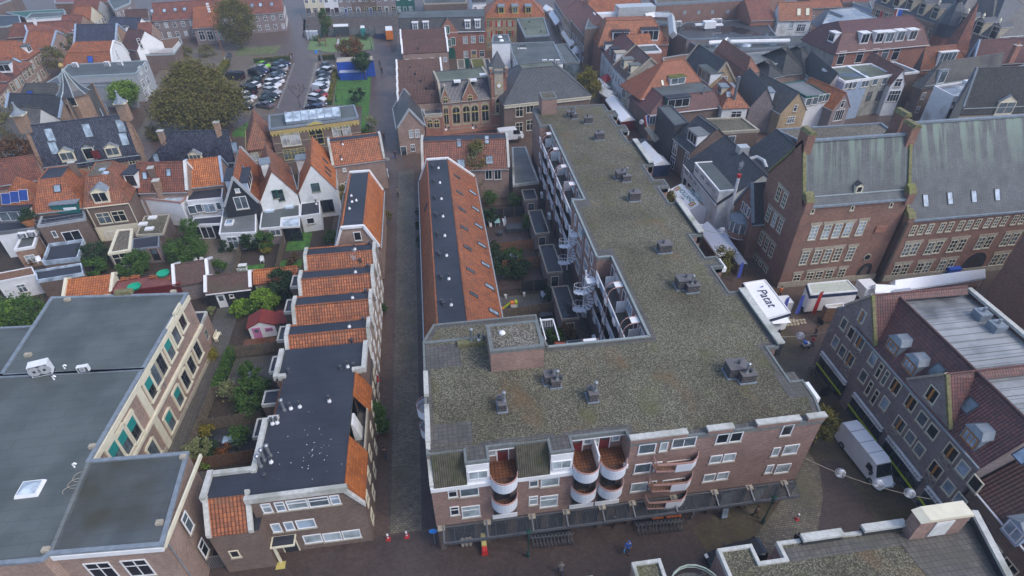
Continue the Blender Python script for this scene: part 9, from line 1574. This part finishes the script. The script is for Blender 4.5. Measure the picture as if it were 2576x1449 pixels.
p=W('c4',520,1300);m=MB();m.hexa([(p.x-.4,p.y-.4,0),(p.x+.4,p.y-.4,0),(p.x+.4,p.y+.3,0),(p.x-.4,p.y+.3,0)],[(p.x-.36,p.y-.08,1.1),(p.x+.36,p.y-.08,1.1),(p.x+.36,p.y,1.1),(p.x-.36,p.y,1.1)],'black');single(m,'pavement_sign',(p.x,p.y,0),'low black advertising board at the purple brick building','sign')
p=W('d2',1990,1230);e=empty('coin_ride',(p.x,p.y,0),'yellow and red children ride under the canopy','ride');m=MB();m.hexa([(p.x-.3,p.y-.5,.1),(p.x+.3,p.y-.5,.1),(p.x+.3,p.y+.1,.1),(p.x-.3,p.y+.1,.1)],[(p.x-.2,p.y-.4,.7),(p.x+.2,p.y-.4,.7),(p.x+.2,p.y,.8),(p.x-.2,p.y,.8)],'red');m.build('base',e);m=MB();m.hexa([(p.x-.25,p.y,.5),(p.x+.25,p.y,.5),(p.x+.25,p.y+.9,.9),(p.x-.25,p.y+.9,.9)],[(p.x-.2,p.y,1.0),(p.x+.2,p.y,1.0),(p.x+.2,p.y+.9,1.5),(p.x-.2,p.y+.9,1.5)],'yellow');m.build('body',e)
p=W('d2',1830,1180);m=MB();[m.lathe((p.x+j*.35-.3,p.y,0),[(.15,0),(.2,.6),(.25,1.0),(.05,1.3)],'stone',7)for j in range(3)];single(m,'display_rack',(p.x,p.y,0),'brownish display of goods under the left end of the canopy','display')
p=W('d2',217,1358);m=MB();m.box(p.x-.4,p.x+.4,p.y-.35,p.y+.35,.02,.06,'yellow');single(m,'ground_hatch',(p.x,p.y,0),'square yellow hatch in the pavement at the corner building','hatch')
m=MB();p0,p1=W('d1',1790,1395),W('d1',2010,1360);[m.tube([p0 .lerp(p1,i/12),p0 .lerp(p1,i/12)+V((0,0,1.9))],.035,'steel',5)for i in range(13)];m.bar(p0+V((0,0,1.9)),p1+V((0,0,1.9)),.06,.06,'steel');single(m,'gate',p0,'steel bar gate between the office and the corner building','gate')
m=MB();p=W('d1',1985,1330);m.box(p.x-.3,p.x+.3,p.y-.3,p.y+.3,0,1.0,'anthracite');single(m,'waste_bin',(p.x,p.y,0),'dark bin behind the steel bar gate','bin')
p=W('c4',1710,175,0);m=MB();m.box(p.x-.9,p.x+.9,p.y-.6,p.y+.6,0,1.3,'blue');m.box(p.x-.95,p.x+.95,p.y-.65,p.y+.65,1.3,1.42,'blue');single(m,'waste_container',(p.x,p.y,0),'blue waste container behind the long white tent','container')
def cabin(lab,pts,z,z0,mt,roof,nm='site_cabin'):
 q=[W('a2',*p,z)for p in pts];q=q if ccw([tuple(x)[:2]for x in q])else q[::-1];c=sum(q,V())/4;e=empty(nm,(c.x,c.y,z0),lab,'cabin');b0=[V((x.x,x.y,z0))for x in q];m=MB();m.hexa(b0,q,mt);m.build('wall',e);m=MB();m.hexa([x+V((0,0,.01))for x in q],[x+V((0,0,.14))for x in q],roof);m.build('roof',e)
 for i in range(4):
  L=(q[(i+1)%4]-q[i]).length
  if L>4:n_=int(L/.5);m=MB();[m.bar(b0[i].lerp(b0[(i+1)%4],(j+.5)/n_)+V((0,0,.15)),q[i].lerp(q[(i+1)%4],(j+.5)/n_)-V((0,0,.1)),.12,.1,mt)for j in range(n_)];m.build('ribbing',e)
 return e
cabin('tall blue site container with cream roof edge beside the lawn',[(758,590),(765,550),(1098,533),(1108,570)],4.0,0,'blue','render_beige');cabin('low blue container in front of the tall blue container',[(785,690),(790,668),(1030,660),(1040,680)],1.9,0,'blue','tentgrey')
cabin('white roofed black hoarding cabin behind the swings',[(730,255),(725,232),(868,228),(872,250)],3.0,0,'anthracite','white');cabin('teal portable toilet on the building site',[(985,268),(985,245),(1022,245),(1026,265)],2.3,0,'teal','white','portable_toilet');cabin('open dark waste skip next to the orange truck',[(1127,322),(1125,240),(1205,238),(1210,320)],1.4,0,'navysheet','mud','skip');cabin('white and grey printed hoarding left of the conical tree',[(470,300),(470,292),(580,290),(580,298)],2.2,0,'tentgrey','white','hoarding')
e=cabin('orange-backed white truck on the building site',[(1222,292),(1218,252),(1282,250),(1286,290)],3.0,.5,'orange','white','tipper_truck');p=W('a2',1255,320,0)
e=empty('slide',W('a2',770,455),'silver playground slide on green rubber','playground slide');a,b_=W('a2',762,455,.3),W('a2',778,368,2.0);m=MB();m.bar(a,b_,.6,.06,'metal_pale');m.build('chute',e);m=MB();m.box(b_.x-.5,b_.x+.5,b_.y,b_.y+1,1.9,2.0,'wood');[m.tube([(b_.x+s,b_.y+q_,0),(b_.x+s,b_.y+q_,3.2)],.06,'wood',6)for s in(-.5,.5)for q_ in(0,1)];m.build('platform',e)
e=empty('climbing_frame',W('a2',630,440),'wooden climbing frame on the left of the playground','climbing frame');p=W('a2',630,440);m=MB();[m.tube([(p.x+x,p.y+y,0),(p.x+x,p.y+y,3)],.08,'wood',6)for x in(-.9,.9)for y in(0,1.6)];m.build('post',e);m=MB();m.box(p.x-1,p.x+1,p.y-.1,p.y+1.7,1.6,1.7,'wood');m.bar((p.x+1,p.y+.8,2.2),(p.x+9,p.y+1.5,2.2),.1,.1,'wood');m.build('platform',e)
fence('steel construction fence behind the playground',tuple(W('a2',455,345).xy),tuple(W('a2',1125,330).xy),2.0,'steel','slat');fence('steel construction fence before the far houses',tuple(W('a2',440,185).xy),tuple(W('a2',1340,155).xy),2.0,'steel','slat');fence('steel fence around the blue containers',tuple(W('a2',775,738).xy),tuple(W('a2',1060,722).xy),2.0,'steel','slat')
m=MB();p=W('a2',622,575);m.lathe((p.x,p.y,0),[(.3,0),(.25,2.6),(.4,2.7),(.4,3.1),(.05,3.2)],'steel',10);single(m,'parking_meter',(p.x,p.y,0),'grey pay station at the hedge of the right parking row','pay station')
for i,(x,y)in enumerate(((2175,535),(2165,560),(2158,582))):p=W('a1',x,y);m=MB();m.lathe((p.x,p.y,0),[(.5,0),(.55,1.0),(.45,1.1),(.05,1.2)],'anthracite',10);single(m,'underground_bin',(p.x,p.y,0),('rear','middle','front')[i]+' dark round bin beside the floodlight mast','bin')
m=MB();p0,p1=W('a1',1315,500,4.2),W('a1',1640,490,4.2);p2=W('a1',1700,420,4.2);b,pl=FL('brown terrace house with white slatted balustrade at the park','a1',[(1315,520),(1360,400),(1690,350),(1720,400),(1640,510)],4.0,'brick_brown','wood')
for a,e_ in((p0,p1),(p1,p2)):
 m=MB();[m.bar(a+V((0,0,k*.3)),e_+V((0,0,k*.3)),.08,.18,'white')for k in range(4)];m.build('balustrade',b)
sm=bpy.data.materials.new('smoke');sm.use_nodes=True;n=sm.node_tree;[n.nodes.remove(x)for x in list(n.nodes)if x.type=='BSDF_PRINCIPLED'];vol=n.nodes.new('ShaderNodeVolumePrincipled');vol.inputs['Color'].default_value=(.9,.92,.95,1);nn_=N(n,'ShaderNodeTexNoise',Scale=1.8,Detail=4);g_=n.nodes.new('ShaderNodeNewGeometry');n.links.new(g_.outputs['Position'],nn_.inputs[0]);n.links.new(mul(n,ramp(n,nn_.outputs[0],.48,.75),3.0),vol.inputs['Density']);n.links.new(vol.outputs[0],n.nodes['Material Output'].inputs['Volume']);MATS['smoke']=sm
for c,lab in((V((-11.1,61.4,9.9)),'thin white smoke rising above the stepped row'),(V((44.3,75.0,10.8)),'small puff of smoke by the white flue with red tip')):
 m=MB();m.lathe(c,[(.12,0),(.3,.4),(.42,.9),(.35,1.4),(.1,1.8)],'smoke',10);o=single(m,'smoke',c,lab,'smoke');o['kind']='stuff'
for i,(t,x,y,z)in enumerate((('a3',1262,1130,4.5),('a3',1268,1165,3.4))):
 c=W(t,x,y,z);e=empty('flag',c,('upper','lower')[i]+' red, white and blue flag hanging on the market street facade','flag');m=MB();m.tube([c+V((.6,0,1.1)),c+V((-.3,0,.7))],.03,'white',5);m.build('pole',e)
 for k,mt in enumerate(('red','white','blue')):m=MB();m.obox(c+V((-.1+k*.25,0,0)),(1,0,0),(.25,0,-1),(0,1,0),.13,.85,.02,mt);m.build('stripe',e)
hz=bpy.data.materials.new('haze');hz.use_nodes=True;n=hz.node_tree;[n.nodes.remove(x)for x in list(n.nodes)if x.type=='BSDF_PRINCIPLED'];vol=n.nodes.new('ShaderNodeVolumePrincipled');vol.inputs['Color'].default_value=(.66,.80,1,1);vol.inputs['Density'].default_value=.00045;n.links.new(vol.outputs[0],n.nodes['Material Output'].inputs['Volume']);MATS['haze']=hz
m=MB();m.box(-720,920,-220,1220,-1,54,'haze');tag(m.build('haze'),kind='stuff')
